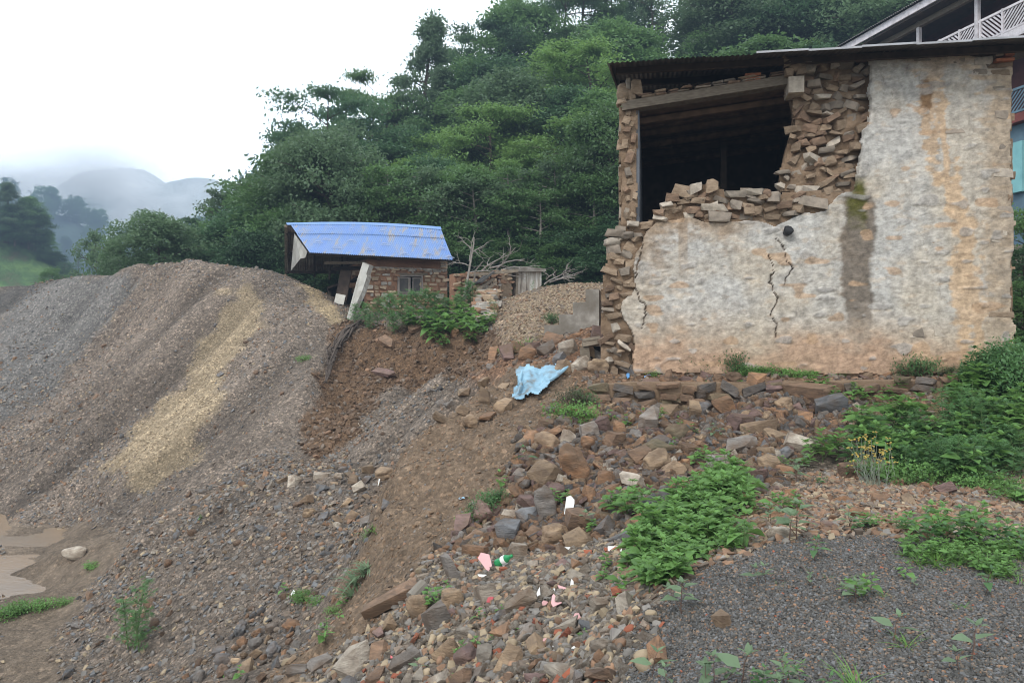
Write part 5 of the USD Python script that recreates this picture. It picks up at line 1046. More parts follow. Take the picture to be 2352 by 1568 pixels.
# the ones that stand out
BIG = [(1320,1100,.72,'rust_stone','round',(.55,.6,1.0),'tall ochre boulder standing upright in the rubble'),(1245,1115,.52,'tan_stone','angular',(1,.7,.55),'pale orange block left of the tall ochre boulder'),(1508,1075,.50,'tan_stone','round',(1,.7,.62),'lower of two smooth ochre cobbles below the rubble pile'),(1512,1048,.52,'moss_stone','round',(1,.7,.5),'upper mossy one of two stacked ochre cobbles'),
 (1490,985,.55,'grey_stone','angular',(.95,.6,.85),'big squared grey brown stone in the rubble'),(1555,1010,.42,'moss_stone','round',(1,.8,.75),'lichen spotted round stone beside the squared grey one'),(1385,1000,.42,'purple_stone','slab',(.7,.35,.95),'upright purple stone in the rubble'),(1425,1000,.36,'rust_stone','round',(.5,.6,1.0),'upright rust brown cobble beside the purple stone'),
 (1350,1005,.50,'grey_stone','slab',(1,.6,.6),'squared tan grey slab left of the purple stone'),(1255,1030,.42,'tan_stone','round',(1,.9,.8),'round ochre cobble at the left edge of the rubble'),(1515,1028,.42,'slate_stone','slab',(1,.5,.42),'dark slate block in front of the lichen stone'),(1620,945,.40,'slate_stone','slab',(1,.5,.6),'ribbed slate slab below the retaining wall'),
 (1666,950,.42,'rust_stone','angular',(.9,.7,.9),'orange brown boulder in the upper rubble'),(1592,960,.36,'tan_stone','angular',(.7,.6,1.0),'upright tan stone left of the slate slab'),(1732,905,.52,'rust_stone','slab',(.6,.5,1.0),'tall rust brown stone leaning on the terrace edge'),(1780,905,.46,'purple_stone','angular',(1,.6,.6),'purple grey block at the top of the rubble'),
 (1870,915,.95,'brown_stone','slab',(1,.5,.36),'long dark brown slab at the upper right of the rubble'),(1905,945,.55,'slate_stone','angular',(1,.6,.5),'wet slate boulder at the right end of the rubble'),(1700,985,.50,'purple_stone','angular',(1,.7,.6),'purple grey boulder in the middle of the rubble'),(1742,1000,.62,'tan_stone','slab',(1,.6,.45),'large tan slab in the middle of the rubble'),
 (1700,1040,.55,'grey_stone','slab',(1,.5,.4),'striped grey slab above the weed patch'),(1790,1015,.45,'tan_stone','angular',(1,.7,.5),'tan wedge stone at the right of the rubble'),(1840,1035,.5,'pale_stone','slab',(1,.6,.45),'pale flat stone near the broadleaf plants'),(1650,1085,.45,'grey_stone','angular',(.9,.7,.8),'squat grey stone just above the weed patch'),
 (1255,1190,.50,'grey_stone','round',(.6,.5,1.1),'long grey brown stone leaning right of the slate cobbles'),(1215,1200,.36,'slate_stone','angular',(1,.8,.7),'blue grey stone left of the white board'),(1325,1215,.48,'brown_stone','slab',(1,.6,.6),'dark layered stone propping the white board'),(1275,1245,.34,'tan_stone','round',(1,.8,.8),'round ochre stone below the white board'),(1165,1235,.36,'slate_stone','angular',(1,.8,.8),'dark slate cube of stone above the green bottle'),
 (1035,1330,.36,'grey_stone','slab',(.6,.35,1.1),'upright striped grey slab left of the pink tile'),(1090,1275,.32,'rust_stone','slab',(1,.6,.5),'rust brown block above the pink tile'),(895,1400,.62,'brown_stone','slab',(1.15,.34,.24),'long sloping tan slab at the edge of the debris'),(1110,1380,.36,'concrete_lump','slab',(1,.55,.5),'big grey concrete block right of the green weeds'),(1040,1395,.30,'tan_stone','round',(.9,.8,.85),'ochre cobble beside the concrete block'),
 (960,1420,.30,'tan_stone','round',(.7,.6,1.1),'upright pale ochre cobble under the long slab'),(1195,1400,.3,'concrete_lump','slab',(1,.5,.4),'sloping concrete slab below the pink shards'),(1190,1280,.36,'concrete_lump','slab',(1,.6,.6),'curved concrete lump right of the green bottle'),(1000,1445,.30,'grey_stone','angular',(.9,.6,.8),'grey block with a red brick edge'),(810,1540,.36,'concrete_lump','angular',(1.1,.6,.6),'large concrete chunk in the lowest debris'),
 (930,1535,.34,'grey_stone','slab',(1,.45,.4),'long grey slab at the foot of the debris'),(735,1540,.26,'grey_stone','angular',(1,.7,.6),'pale grey boulder at the bottom of the bank'),(1230,1500,.3,'tan_stone','slab',(1,.5,.35),'flat tan slab in the lower debris'),(1020,1520,.28,'tan_stone','angular',(1,.7,.6),'yellowish broken stone in the lower debris'),(1510,1515,.22,'rust_stone','slab',(1.1,.5,.42),'long brown stone at the front edge of the gravel'),
 (882,1098,.46,'tan_stone','round',(1,.7,.6),'big ochre boulder at the foot of the bare bank'),(740,1102,.46,'pale_stone','angular',(1,.7,.5),'pale boulder in the stony band of the pit'),(880,868,.80,'purple_stone','slab',(1.1,.5,.25),'flat purple rock jutting from the earth bank'),(890,803,.70,'brown_stone','slab',(1,.6,.5),'layered brown rock in the earth bank'),(955,762,.6,'brown_stone','slab',(1,.5,.45),'reddish rock under the hanging vine'),(1045,775,.45,'rust_stone','round',(.8,.7,.9),'orange rock among the vine leaves'),
 (1335,850,.50,'pale_stone','angular',(1,.6,.5),'pale marbled rock right of the blue tarp'),(1422,842,.42,'rust_stone','round',(.9,.8,1.0),'round reddish boulder at the house corner'),(1285,835,.34,'slate_stone','slab',(1,.6,.7),'slate stone under the broken house corner'),(1450,862,.30,'slate_stone','angular',(.9,.6,.8),'dark block with blue paint by the house corner'),(1810,1130,.0,'x','',(),''),
 (1705,1160,.36,'rust_stone','angular',(1,.6,.55),'brick lump half covered in grey mortar beside the weed patch'),(1960,1092,.40,'brown_stone','slab',(1,.6,.55),'purple brown block left of the yellow flowers'),(1790,1235,.22,'pale_stone','round',(1.1,.7,.6),'white grey stone on the gravel heap crest'),(2260,1095,.5,'grey_stone','slab',(1.2,.5,.3),'long grey kerb stone hidden in the right weeds'),(1655,1440,.16,'tan_stone','angular',(.9,.7,.9),'small upright tan stone on the gravel slope'),(1425,1455,.0,'x','',(),'')]
for u, v, L, m, k, a, lab in BIG:
    if L: stone(u, v, L * 0.86, m, k, a, lab, group=RB if v < 1260 and u > 1000 else DB, tilt=0.5)
def spread(poly, n, sizes, mats, probs, kinds, kp, group, name='stone', cat='stone', overlap=0.72, asp=None, sink=(0.22, 0.42), tries=40, tilt=1.3):
    pg = Polygon(poly); u0, v0, u1, v1 = pg.bounds; c = 0
    Ls = np.sort(rng.uniform(*sizes, n) ** 1.0)[::-1]
    cand = np.stack([rng.uniform(u0, u1, n * tries), rng.uniform(v0, v1, n * tries)], 1)
    cand = cand[shapely.contains_xy(pg, cand[:, 0], cand[:, 1])]; hp, ok = hit(cand[:, 0], cand[:, 1]); j = 0
    for L in Ls:
        while j < len(cand):
            u, v = cand[j]; p = hp[j]; good = ok[j]; j += 1
            r = L / p[1] * FP * 0.5
            if good and all((u - a) ** 2 + ((v - b) * 1.3) ** 2 > (overlap * (r + q_)) ** 2 for a, b, q_ in TAKEN):
                k = kinds[rng.choice(len(kinds), p=kp)]; m = mats[rng.choice(len(mats), p=probs)]
                a = asp or {'angular': (1, rng.uniform(.6, .9), rng.uniform(.45, .8)), 'slab': (1, rng.uniform(.5, .8), rng.uniform(.22, .4)), 'round': (1, rng.uniform(.7, .9), rng.uniform(.6, .8))}[k]
                stone(u, v, L, m, k, a, group=group, name=name, cat=cat, sink=rng.uniform(*sink), p=p, tilt=tilt, sub=2 if r > 9 else 1); c += 1
                break
    return c
ST = ['rust_stone', 'tan_stone', 'grey_stone', 'purple_stone', 'slate_stone', 'brown_stone', 'dark_stone', 'pale_stone']; SPB = [.22, .16, .17, .12, .09, .13, .06, .05]
KI, KP_ = ['angular', 'slab', 'round'], [.50, .40, .10]
spread(ZONES['rubble'], 142, (0.13, 0.32), ST, SPB, KI, KP_, RB, overlap=0.58)
spread([(1080,850),(1180,800),(1260,780),(1340,735),(1385,745),(1385,860),(1290,860),(1240,835),(1150,835)], 40, (0.18, 0.42), ST, [.26, .16, .16, .14, .05, .17, .03, .03], KI, [.5, .4, .1], 'stones spilled below the steps', overlap=0.66)
spread(ZONES['debris'], 62, (0.09, 0.22), ['concrete_lump'] + ST, [.34] + [x * .66 for x in SPB], KI, KP_, DB, overlap=0.62)
spread(ZONES['debris'], 22, (0.07, 0.13), ['red_brick'], [1], ['angular'], [1], 'red brick pieces in the debris', name='brick_piece', cat='brick', overlap=0.4, asp=(1, .55, .4), sink=(0, .15))
spread([(560,1110),(640,1075),(900,1080),(900,1120),(860,1240),(700,1180),(600,1140)], 26, (0.14, 0.30), ['tan_stone', 'pale_stone', 'grey_stone', 'slate_stone'], [.35, .2, .25, .2], KI, KP_, 'stones lying in the pit', overlap=0.8)
spread([(430,1568),(480,1500),(560,1450),(680,1440),(690,1568)], 30, (0.10, 0.24), ['tan_stone', 'rust_stone', 'grey_stone', 'slate_stone', 'brown_stone'], [.25, .2, .25, .15, .15], KI, [.3, .2, .5], 'cobbles at the foot of the scree', overlap=0.75)
spread([(990,960),(1080,890),(1200,880),(1180,960),(1060,990)], 10, (0.18, 0.36), ['tan_stone', 'rust_stone', 'grey_stone'], [.45, .3, .25], KI, [.5, .4, .1], 'stones on the ridge of the bank', overlap=0.9)
spread([(1440,862),(2050,862),(2050,884),(1440,884)], 12, (0.16, 0.34), ['purple_stone', 'rust_stone', 'grey_stone', 'brown_stone'], [.3, .25, .2, .25], KI, [.3, .6, .1], 'stones on the terrace edge', overlap=1.0)
spread([(1720,1200),(1800,1130),(2050,1110),(2200,1130),(1950,1215),(1800,1225)], 16, (0.10, 0.26), ['rust_stone', 'tan_stone', 'purple_stone'], [.5, .35, .15], KI, [.3, .6, .1], 'flat stones on the stony ground', overlap=1.2)
# ---------------- gravel and small stones: nobody could count them ----------------
def quats(n, nrm, rng, tilt):
    yaw = rng.uniform(0, 2 * np.pi, n); t1, t2 = rng.normal(0, tilt, n), rng.normal(0, tilt, n)
    def mul(a, b):
        w, x, y, z = a.T; W_, X, Y, Z = b.T
        return np.stack([w * W_ - x * X - y * Y - z * Z, w * X + x * W_ + y * Z - z * Y, w * Y - x * Z + y * W_ + z * X, w * Z + x * Y - y * X + z * W_], 1)
    o = np.zeros(n)
    qz = np.stack([np.cos(yaw / 2), o, o, np.sin(yaw / 2)], 1); qx = np.stack([np.cos(t1 / 2), np.sin(t1 / 2), o, o], 1); qy = np.stack([np.cos(t2 / 2), o, np.sin(t2 / 2), o], 1)
    ax = np.stack([-nrm[:, 1], nrm[:, 0], o], 1); w = 1 + nrm[:, 2]
    qa = np.concatenate([w[:, None], ax], 1); qa /= np.linalg.norm(qa, axis=1, keepdims=True)
    return mul(qa, mul(qz, mul(qx, qy)))
def shapes(mats, n_each, seed, asp=(1, .78, .52), kinds=('angular', 'round', 'slab')):
    r = np.random.default_rng(seed); out = []
    for m in mats:
        for k in range(n_each):
            kd = kinds[k % len(kinds)]
            v, f = rock(r, np.array(asp) * r.uniform(0.8, 1.1, 3) * ([1, 1, .55] if kd == 'slab' else [1, 1, 1]), kd, 0, n=10); out.append(('stone', ((v, f), m, kd == 'round')))
    return out
def gravel(name, mask, n, sizes, mats, probs, label, seed, box, cat='gravel', tilt=0.5, power=2.0, n_each=3, sink=0.15, asp=(1, .78, .52), yden=None):
    r = np.random.default_rng(seed); P_ = []
    x0, x1, y0, y1 = box; N = 0
    while N < n:
        x, y = r.uniform(x0, x1, n * 3), r.uniform(y0, y1, n * 3)
        if yden is not None: ok = r.random(n * 3) < yden(x, y)
        else: ok = np.ones(n * 3, bool)
        ok &= lookup(mask, x, y) > r.uniform(0.15, 0.75, n * 3); P_.append(np.stack([x[ok], y[ok]], 1)); N += ok.sum()
        if N == 0 or len(P_) > 60: break
    xy = np.vstack(P_)[:n]; m_ = len(xy)
    s = sizes[0] + (sizes[1] - sizes[0]) * r.uniform(0, 1, m_) ** power
    z = TZ(xy[:, 0], xy[:, 1]); nrm = TN(xy[:, 0], xy[:, 1])
    src = shapes(mats, n_each, seed + 1, asp); pi = r.choice(len(mats), m_, p=probs) * n_each + r.integers(0, n_each, m_)
    return instancer(name, src, np.stack([xy[:, 0], xy[:, 1], z + s * (0.25 - sink)], 1), s, None, pi, label, cat, quats(m_, nrm, r, tilt))
mat('grit_dark', (0.086, 0.080, 0.072), (0.048, 0.045, 0.041), rough=0.7, scale=60, bump=0.0, rnd=0.35, spec=0.4)
mat('grit_brown', (0.17, 0.13, 0.10), (0.10, 0.078, 0.06), rough=0.8, scale=20, bump=0.0, rnd=0.35)
mat('grit_grey', (0.175, 0.158, 0.140), (0.115, 0.103, 0.092), rough=0.75, scale=20, bump=0.0, rnd=0.35)
mat('soil_clod', (0.125, 0.08, 0.05), (0.085, 0.055, 0.036), rough=0.95, bump=0.0, rnd=0.25)
mat('bank_grit', (0.20, 0.13, 0.08), (0.14, 0.09, 0.055), rough=0.9, bump=0.0, rnd=0.25)
mat('grit_tan', (0.29, 0.227, 0.152), (0.22, 0.17, 0.112), rough=0.9, scale=20, bump=0.0, rnd=0.25)
mat('grit_rust', (0.225, 0.135, 0.082), (0.155, 0.093, 0.06), rough=0.8, scale=20, bump=0.0, rnd=0.3)
mat('grit_blue', (0.122, 0.120, 0.120), (0.083, 0.082, 0.083), rough=0.65, scale=20, bump=0.0, rnd=0.3, spec=0.45)
mat('grit_red', (0.28, 0.09, 0.05), (0.2, 0.07, 0.04), rough=0.9, scale=20, bump=0.0, rnd=0.25)
fl = lambda *k: np.clip(sum(W[x].astype(float) for x in k), 0, 1)
near_dens = lambda x, y: np.clip((4.6 / np.maximum(y, 1)) ** 1.2, 0, 1)
gm = fl('gravel') + ((YY < 3.4) & (XX > 0.1)) * 1.0; blur = lambda a, s: gaussian_filter(a.astype(float), s)
gravel('gravel_heap', np.clip(blur(gm, 2), 0, 1), 120000, (0.008, 0.025), ['grit_dark', 'grit_blue', 'grit_brown', 'grit_rust', 'grit_red'], [.54, .25, .145, .06, .005], 'dark grey crushed stone of the heap in the lower right corner', 401, (-0.2, 5.5, 2.6, 7.0), power=2.5, yden=near_dens)
gravel('stony_ground', np.clip(blur(fl('stony'), 2), 0, 1), 30000, (0.015, 0.10), ['grit_rust', 'grit_brown', 'grit_tan', 'grit_grey'], [.42, .28, .18, .12], 'reddish pebbles strewn over the ground behind the grey heap', 402, (0.3, 7.5, 3.4, 10.0), power=4, asp=(1, .75, .38))
gravel('debris_grit', np.clip(blur(fl('debris'), 2), 0, 1), 26000, (0.012, 0.11), ['concrete_lump', 'grit_grey', 'grit_tan', 'grit_rust', 'grit_brown', 'grit_red', 'pale_stone'], [.36, .24, .13, .08, .15, .015, .025], 'crumbs of concrete and stone between the debris', 403, (-3, 2.2, 2.8, 9.8), power=4, cat='rubble')
gravel('rubble_filling', np.clip(blur(fl('rubble'), 2), 0, 1), 9000, (0.03, 0.20), ST, SPB, 'small stones filling the gaps of the rubble pile', 404, (-2, 6.6, 6, 13), power=1.6, cat='rubble', tilt=0.8)
gravel('bank_pebbles', np.clip(blur(fl('bank'), 2), 0, 1), 7000, (0.012, 0.065), ['grit_brown', 'bank_grit', 'grit_rust', 'grit_grey'], [.35, .4, .15, .1], 'pebbles sticking out of the bare brown bank', 405, (-5, 2.2, 5, 15), power=4)
gravel('terrace_stones', np.clip(blur(fl('terrace', 'steps'), 2), 0, 1), 5200, (0.02, 0.14), ['grit_brown', 'grit_rust', 'rust_stone', 'grey_stone', 'purple_stone'], [.35, .25, .15, .15, .1], 'small stones on the terrace under the house wall', 406, (-2, 9, 10, 20), power=3)
pit = ((YY > 7.5) & (YY < 38.5) & (XX < 0.5) & (XX > -24) & (ZG < 4)) * 1.0
pit = np.clip(pit - fl('bank', 'debris', 'tan', 'tan2', 'stream', 'soil', 'heap', 'steps', 'rubble', 'gravel', 'stony') - (fo * 1.0), 0, 1)
pd = lambda x, y: np.clip((12 / np.maximum(y, 1)) ** 1.0, 0, 1) * np.clip(0.45 + 2.2 * (meshkit.fbm(np.stack([x * 0.35, y * 0.35, 0 * x], -1), 3, 6) - 0.45), 0.1, 1)
gravel('scree', blur(pit, 2), 125000, (0.018, 0.125), ['grit_brown', 'grit_grey', 'grit_blue', 'grit_rust', 'grit_tan', 'pale_stone'], [.36, .25, .16, .10, .10, .03], 'small stones of the scree and the big gravel mound', 407, (-22, 0.5, 7.5, 38), power=5, yden=pd)
gravel('scree_cobbles', blur(pit, 2), 1500, (0.10, 0.25), ['brown_stone', 'grey_stone', 'slate_stone', 'tan_stone', 'rust_stone', 'pale_stone'], [.3, .22, .18, .14, .11, .05], 'cobbles scattered over the scree and mound', 408, (-22, 0.5, 7.5, 36), power=3, cat='stones', yden=pd)
gravel('tan_streak', np.clip(blur(fl('tan', 'tan2', 'tan3'), 1.5), 0, 1), 11000, (0.02, 0.085), ['grit_tan', 'grit_brown'], [.93, .07], 'ochre stones of the pale streak down the gravel mound', 409, (-12, -4, 17, 33), power=4)
gravel('tan_heap', np.clip(blur(fl('heap'), 1.5), 0, 1), 8000, (0.03, 0.13), ['grit_tan', 'tan_stone', 'grit_brown', 'grit_rust'], [.45, .25, .2, .1], 'tan gravel of the heap between hut and house', 410, (-1.5, 5, 17, 31), power=3)
gravel('bank_clods', np.clip(blur(fl('soil'), 1.5), 0, 1), 7000, (0.03, 0.20), ['soil_clod', 'brown_stone', 'grit_brown', 'grit_rust'], [.66, .10, .18, .06], 'clods and stones in the dark earth bank below the hut', 411, (-10, 1, 17, 27), power=4, cat='earth')
# ---------------- weeds, bushes, climbers ----------------
leafmat('weed_leaf', (0.100, 0.200, 0.052), (0.165, 0.290, 0.080), rnd=0.28, trans=0.3, spec=0.3)
leafmat('weed_dark', (0.060, 0.130, 0.045), (0.110, 0.200, 0.070), rnd=0.28, trans=0.25)
leafmat('hemp_leaf', (0.075, 0.165, 0.055), (0.130, 0.250, 0.085), rnd=0.2, trans=0.35)
leafmat('grey_leaf', (0.13, 0.19, 0.105), (0.19, 0.26, 0.15), rnd=0.2)
leafmat('grass_blade', (0.10, 0.20, 0.045), (0.17, 0.29, 0.07), rnd=0.2)
leafmat('bronze_leaf', (0.075, 0.075, 0.042), (0.10, 0.135, 0.055), rnd=0.2)
mat('stem_green', (0.10, 0.15, 0.05), (0.07, 0.10, 0.04), rough=0.7, bump=0.0)
mat('stem_brown', (0.12, 0.07, 0.05), (0.08, 0.05, 0.04), rough=0.8, bump=0.0)
mat('stem_silver', (0.22, 0.25, 0.19), (0.16, 0.18, 0.14), rough=0.8, bump=0.0)
mat('yellow_flower', (0.38, 0.29, 0.07), (0.30, 0.22, 0.06), rough=0.8, bump=0.0)
def weed_parts(seed, h, nodes, L, Wd, kind='ovate', branch=0, droop=0.3, opp=True, top=True):
    """(stem, leaves) of a broadleaved weed; opposite leaves crossing at each node"""
    r = np.random.default_rng(seed); leaves, st = [], []
    axes_ = [(np.zeros(3), np.array([r.normal(0, .10), r.normal(0, .10), 1.0]), h, nodes, 1.0)]
    for b in range(branch):
        a = b * 2.4 + r.uniform(0, 1); axes_.append((np.array([0, 0, h * r.uniform(0.05, 0.4)]), np.array([math.cos(a) * .8, math.sin(a) * .8, r.uniform(.6, 1.0)]), h * r.uniform(.45, .75), max(nodes - 2, 2), .8))
    for o, dr, hh, nn, sc in axes_:
        dr = dr / np.linalg.norm(dr); q_ = np.linspace(0, 1, 5); pt = o + dr * (q_ * hh)[:, None] + r.normal(0, .01 * hh / .3, (5, 3)) * q_[:, None]
        st.append(tube(pt, 0.004 * (1.2 - q_ * 0.8) * max(h / 0.3, 0.7), 4))
        for i in range(nn):
            f = 0.25 + 0.75 * (i + 1) / nn if nn > 1 else 1; c = np.array([np.interp(f, q_, pt[:, k]) for k in range(3)])
            ya = i * 1.571 + r.uniform(-.3, .3) + seed
            s = sc * math.sin(math.pi * (0.28 + 0.60 * f)) * r.uniform(.75, 1.15)
            for k in (0, 1) if opp else (i % 2,):
                lf = leaf(L * s, Wd * s, droop * r.uniform(.5, 1.5), 0.25, kind); pit_ = 0.55 * f + r.normal(0, .15) - .05
                leaves.append(place(lf, c + np.array([-math.sin(ya + k * math.pi), math.cos(ya + k * math.pi), 0.1]) * L * 0.10, ya + k * math.pi, pit_, r.normal(0, .25)))
        if top:
            for k in range(3): leaves.append(place(leaf(L * .42, Wd * .38, .2, .3, kind), pt[-1], k * 2.1 + seed, 0.75, 0))
    return cat_mesh(st), leaves
def make_weed(name, seed, h, nodes, L, Wd, m, stem='stem_green', kind='ovate', branch=0, split=True, **k):
    T = proto(name); st, lv = weed_parts(seed, h, nodes, L, Wd, kind, branch, **k)
    obj('stem', st, stem, T, smooth=True)
    if split and len(lv) < 60:
        for l in lv: obj('leaf', l, m, T, smooth=True)
    else: obj('foliage', cat_mesh(lv), m, T, smooth=True)
    T_MERGED[name] = (st, cat_mesh(lv), m)
    return T
T_MERGED = {}
def palmate(r, L, n=7):
    out = []
    for k in range(n):
        a = (k - (n - 1) / 2) * 0.42; l = L * (1 - 0.09 * abs(k - (n - 1) / 2) ** 1.4)
        v = np.array([[0, 0, 0], [-.055 * l, .45 * l, .01 * l], [0, .5 * l, -.03 * l], [.055 * l, .45 * l, .01 * l], [0, l, -.22 * l]])
        out.append(place((v, np.array([[0, 2, 1], [0, 3, 2], [1, 2, 4], [2, 3, 4]])), (0, 0, 0), a))
    return cat_mesh(out)
def make_hemp(name, seed, h, spread_, nb, L, m='hemp_leaf', dens=1.0):
    r = np.random.default_rng(seed); T = proto(name); st, lv = [], []
    top = np.array([r.normal(0, .05), r.normal(0, .05), h]); q_ = np.linspace(0, 1, 6)
    st.append(tube(top * q_[:, None], 0.010 * (1.1 - q_) * h + .002, 5))
    axes_ = [(np.zeros(3), top, int(16 * dens))]
    for b in range(nb):
        f = 0.08 + 0.80 * b / nb; a = b * 2.4; o = top * f; l = spread_ * (1 - f) ** 0.7 * r.uniform(.75, 1.1) + .05
        e = o + np.array([math.cos(a) * l, math.sin(a) * l, l * r.uniform(.5, .9)]); st.append(tube(np.stack([o, (o + e) / 2 + [0, 0, -.05 * l], e]), [.006 * h, .004 * h, .002], 4)); axes_.append((o, e, int(9 * dens)))
    for o, e, n in axes_:
        for i in range(n):
            f = r.uniform(.2, 1.0); c = o + (e - o) * f; ya = r.uniform(0, 6.28); l = L * r.uniform(.55, 1.1) * (1.1 - .4 * f)
            lv.append(place(palmate(r, l, 7 if l > .1 else 5), c + np.array([-math.sin(ya), math.cos(ya), .25]) * l * .5, ya, r.normal(-.1, .35), r.normal(0, .35)))
    obj('stem', cat_mesh(st), 'stem_green', T); obj('foliage', cat_mesh(lv), m, T); return T
def make_tuft(name, seed, n, L, Wd, m, droop=.7):
    r = np.random.default_rng(seed); T = proto(name); o = []
    for i in range(n): o.append(place(leaf(L * r.uniform(.6, 1.1), Wd, droop * r.uniform(.4, 1.3), .3, 'lance'), r.normal(0, .015, 3) * [1, 1, 0], r.uniform(0, 6.28), r.uniform(.15, 1.25), 0))
    obj('blades', cat_mesh(o), m, T, smooth=True); return T
def make_shrub(name, seed, h, w, n, leafL, m, stem='stem_brown', asp=.5):
    r = np.random.default_rng(seed); T = proto(name); st, tips = [], []
    for i in range(int(14 + w * 8)):
        a, q_ = r.uniform(0, 6.28), r.uniform(.15, 1) ** .6; e = np.array([math.cos(a) * w / 2 * q_, math.sin(a) * w / 2 * q_, h * (1.05 - .55 * q_ ** 2) * r.uniform(.7, 1.0)])
        st.append(tube(np.stack([[0, 0, 0], e * [.5, .5, .6], e]), [.008, .006, .002], 3)); tips += [e, e * [.75, .75, .82], e * [.55, .55, .6]]
    obj('stems', cat_mesh(st), stem, T)
    obj('foliage', leaf_cloud(r, tips, max(n // len(tips), 2), .09 * max(h, w) + .02, leafL, .8, asp, up=.8), m, T); return T
V = {'nettle': make_weed('nettle_a', 1, .34, 4, .19, .12, 'weed_leaf', branch=2), 'nettle2': make_weed('nettle_b', 2, .28, 3, .19, .12, 'weed_leaf', branch=1),
     'broad': make_weed('broad_weed_a', 3, .42, 5, .24, .15, 'weed_leaf', branch=3), 'broadd': make_weed('broad_weed_b', 4, .5, 5, .24, .14, 'weed_dark', branch=3),
     'seed': make_weed('seedling_a', 5, .16, 3, .10, .05, 'weed_dark', stem='stem_brown'), 'seed2': make_weed('seedling_b', 6, .13, 2, .12, .06, 'grey_leaf', stem='stem_brown', droop=.15), 'seed3': make_weed('seedling_c', 7, .2, 4, .12, .07, 'grey_leaf', stem='stem_brown', branch=1),
     'lance': make_weed('lance_weed', 8, .45, 8, .15, .035, 'weed_leaf', kind='lance', branch=1), 'vine': make_weed('vine_shoot', 9, .30, 4, .26, .22, 'weed_leaf', branch=3, droop=.5),
     'hemp': make_hemp('hemp_a', 11, 1.55, .60, 20, .19, dens=1.7), 'hemp2': make_hemp('hemp_b', 12, 1.5, .70, 22, .20, dens=1.7), 'hempn': make_hemp('hemp_c', 13, 1.35, .34, 14, .13, dens=1.5), 'hempl': make_hemp('hemp_d', 14, 1.2, .55, 12, .24, dens=.8),
     'tuft': make_tuft('tuft_a', 15, 34, .34, .035, 'grey_leaf'), 'grass': make_tuft('tuft_b', 16, 26, .26, .010, 'grass_blade', .5), 'grass2': make_tuft('tuft_c', 17, 40, .17, .008, 'grass_blade', .6),
     'shrub': make_shrub('shrub_a', 18, .55, .8, 1100, .055, 'weed_dark'), 'shrubl': make_shrub('shrub_b', 19, .5, .75, 900, .075, 'weed_dark', asp=.22), 'shrubb': make_shrub('shrub_c', 20, .7, 1.0, 1500, .05, 'bronze_leaf'), 'bigb': make_shrub('shrub_d', 21, 1.2, 1.6, 2600, .085, 'weed_dark', asp=.6), 'low': make_shrub('shrub_e', 22, .22, .7, 800, .045, 'weed_leaf', asp=.6)}
rng = np.random.default_rng(707)
WHERE_P = [((900, 700), 'in front of the blue roofed hut'), ((1065, 690), 'at the right side of the hut'), ((1130, 700), 'beside the ruined doorway'), ((1040, 770), 'hanging over the earth bank'), ((1200, 790), 'at the foot of the tan heap'), ((1310, 920), 'beside the blue tarp'), ((1570, 840), 'at the foot of the plastered wall'), ((1690, 840), 'at the wall foot below the cracks'), ((2100, 850), 'at the wall foot by the moss run'), ((2280, 880), 'against the right end of the wall'), ((1890, 890), 'on the terrace above the rubble end'), ((2020, 920), 'over the old terrace wall'), ((1900, 1040), 'at the right edge of the rubble'), ((2200, 980), 'in the thicket on the right'), ((2010, 1090), 'by the yellow flowers'), ((2250, 1180), 'behind the grey gravel heap'), ((1960, 1240), 'on the crest of the gravel heap'), ((1700, 1150), 'around the brick lump'), ((1600, 1200), 'at the edge of the bright weed patch'), ((1430, 1160), 'among the rubble stones'), ((1600, 1060), 'in the middle of the rubble'), ((1120, 1170), 'on the bare brown bank'), ((820, 1330), 'at the foot of the bank'), ((690, 1370), 'on the lower scree'), ((1030, 1370), 'in the debris slope'), ((1300, 1450), 'among the concrete debris'), ((1560, 1390), 'on the left flank of the gravel heap'), ((1750, 1350), 'amid the gravel heap'), ((2070, 1460), 'on the front gravel'), ((1700, 1550), 'at the bottom edge of the gravel'), ((2230, 1330), 'along the right of the gravel heap'), ((60, 1410), 'beside the muddy stream')]
PN = {'nettle': ('weed', 'bright nettle-like weed'), 'nettle2': ('weed', 'low bright green weed'), 'broad': ('weed', 'big broadleaf weed'), 'broadd': ('weed', 'dark broadleaf weed'), 'seed': ('seedling', 'small dark leaved seedling'), 'seed2': ('seedling', 'sparse grey green seedling'), 'seed3': ('seedling', 'branched grey green seedling'), 'lance': ('weed', 'narrow leaved upright weed'), 'vine': ('vine', 'climbing vine with large leaves'), 'hemp': ('plant', 'tall feathery plant'), 'hemp2': ('plant', 'broad feathery plant'), 'hempn': ('plant', 'slim feathery plant'), 'hempl': ('plant', 'plant with long fingered leaves'), 'tuft': ('tuft', 'tuft of long grey green leaves'), 'grass': ('grass tuft', 'tuft of grass blades'), 'grass2': ('grass tuft', 'short tuft of grass'), 'shrub': ('shrub', 'small leafy shrub'), 'shrubl': ('shrub', 'narrow leaved shrub'), 'shrubb': ('shrub', 'bronze leaved shrub'), 'bigb': ('bush', 'big dark green bush'), 'low': ('weed', 'low creeping weed')}
PH = {'nettle': .34, 'nettle2': .28, 'broad': .45, 'broadd': .52, 'seed': .125, 'seed2': .10, 'seed3': .15, 'lance': .45, 'vine': .35, 'hemp': 1.6, 'hemp2': 1.55, 'hempn': 1.4, 'hempl': 1.3, 'tuft': .28, 'grass': .2, 'grass2': .13, 'shrub': .55, 'shrubl': .5, 'shrubb': .7, 'bigb': 1.2, 'low': .22}
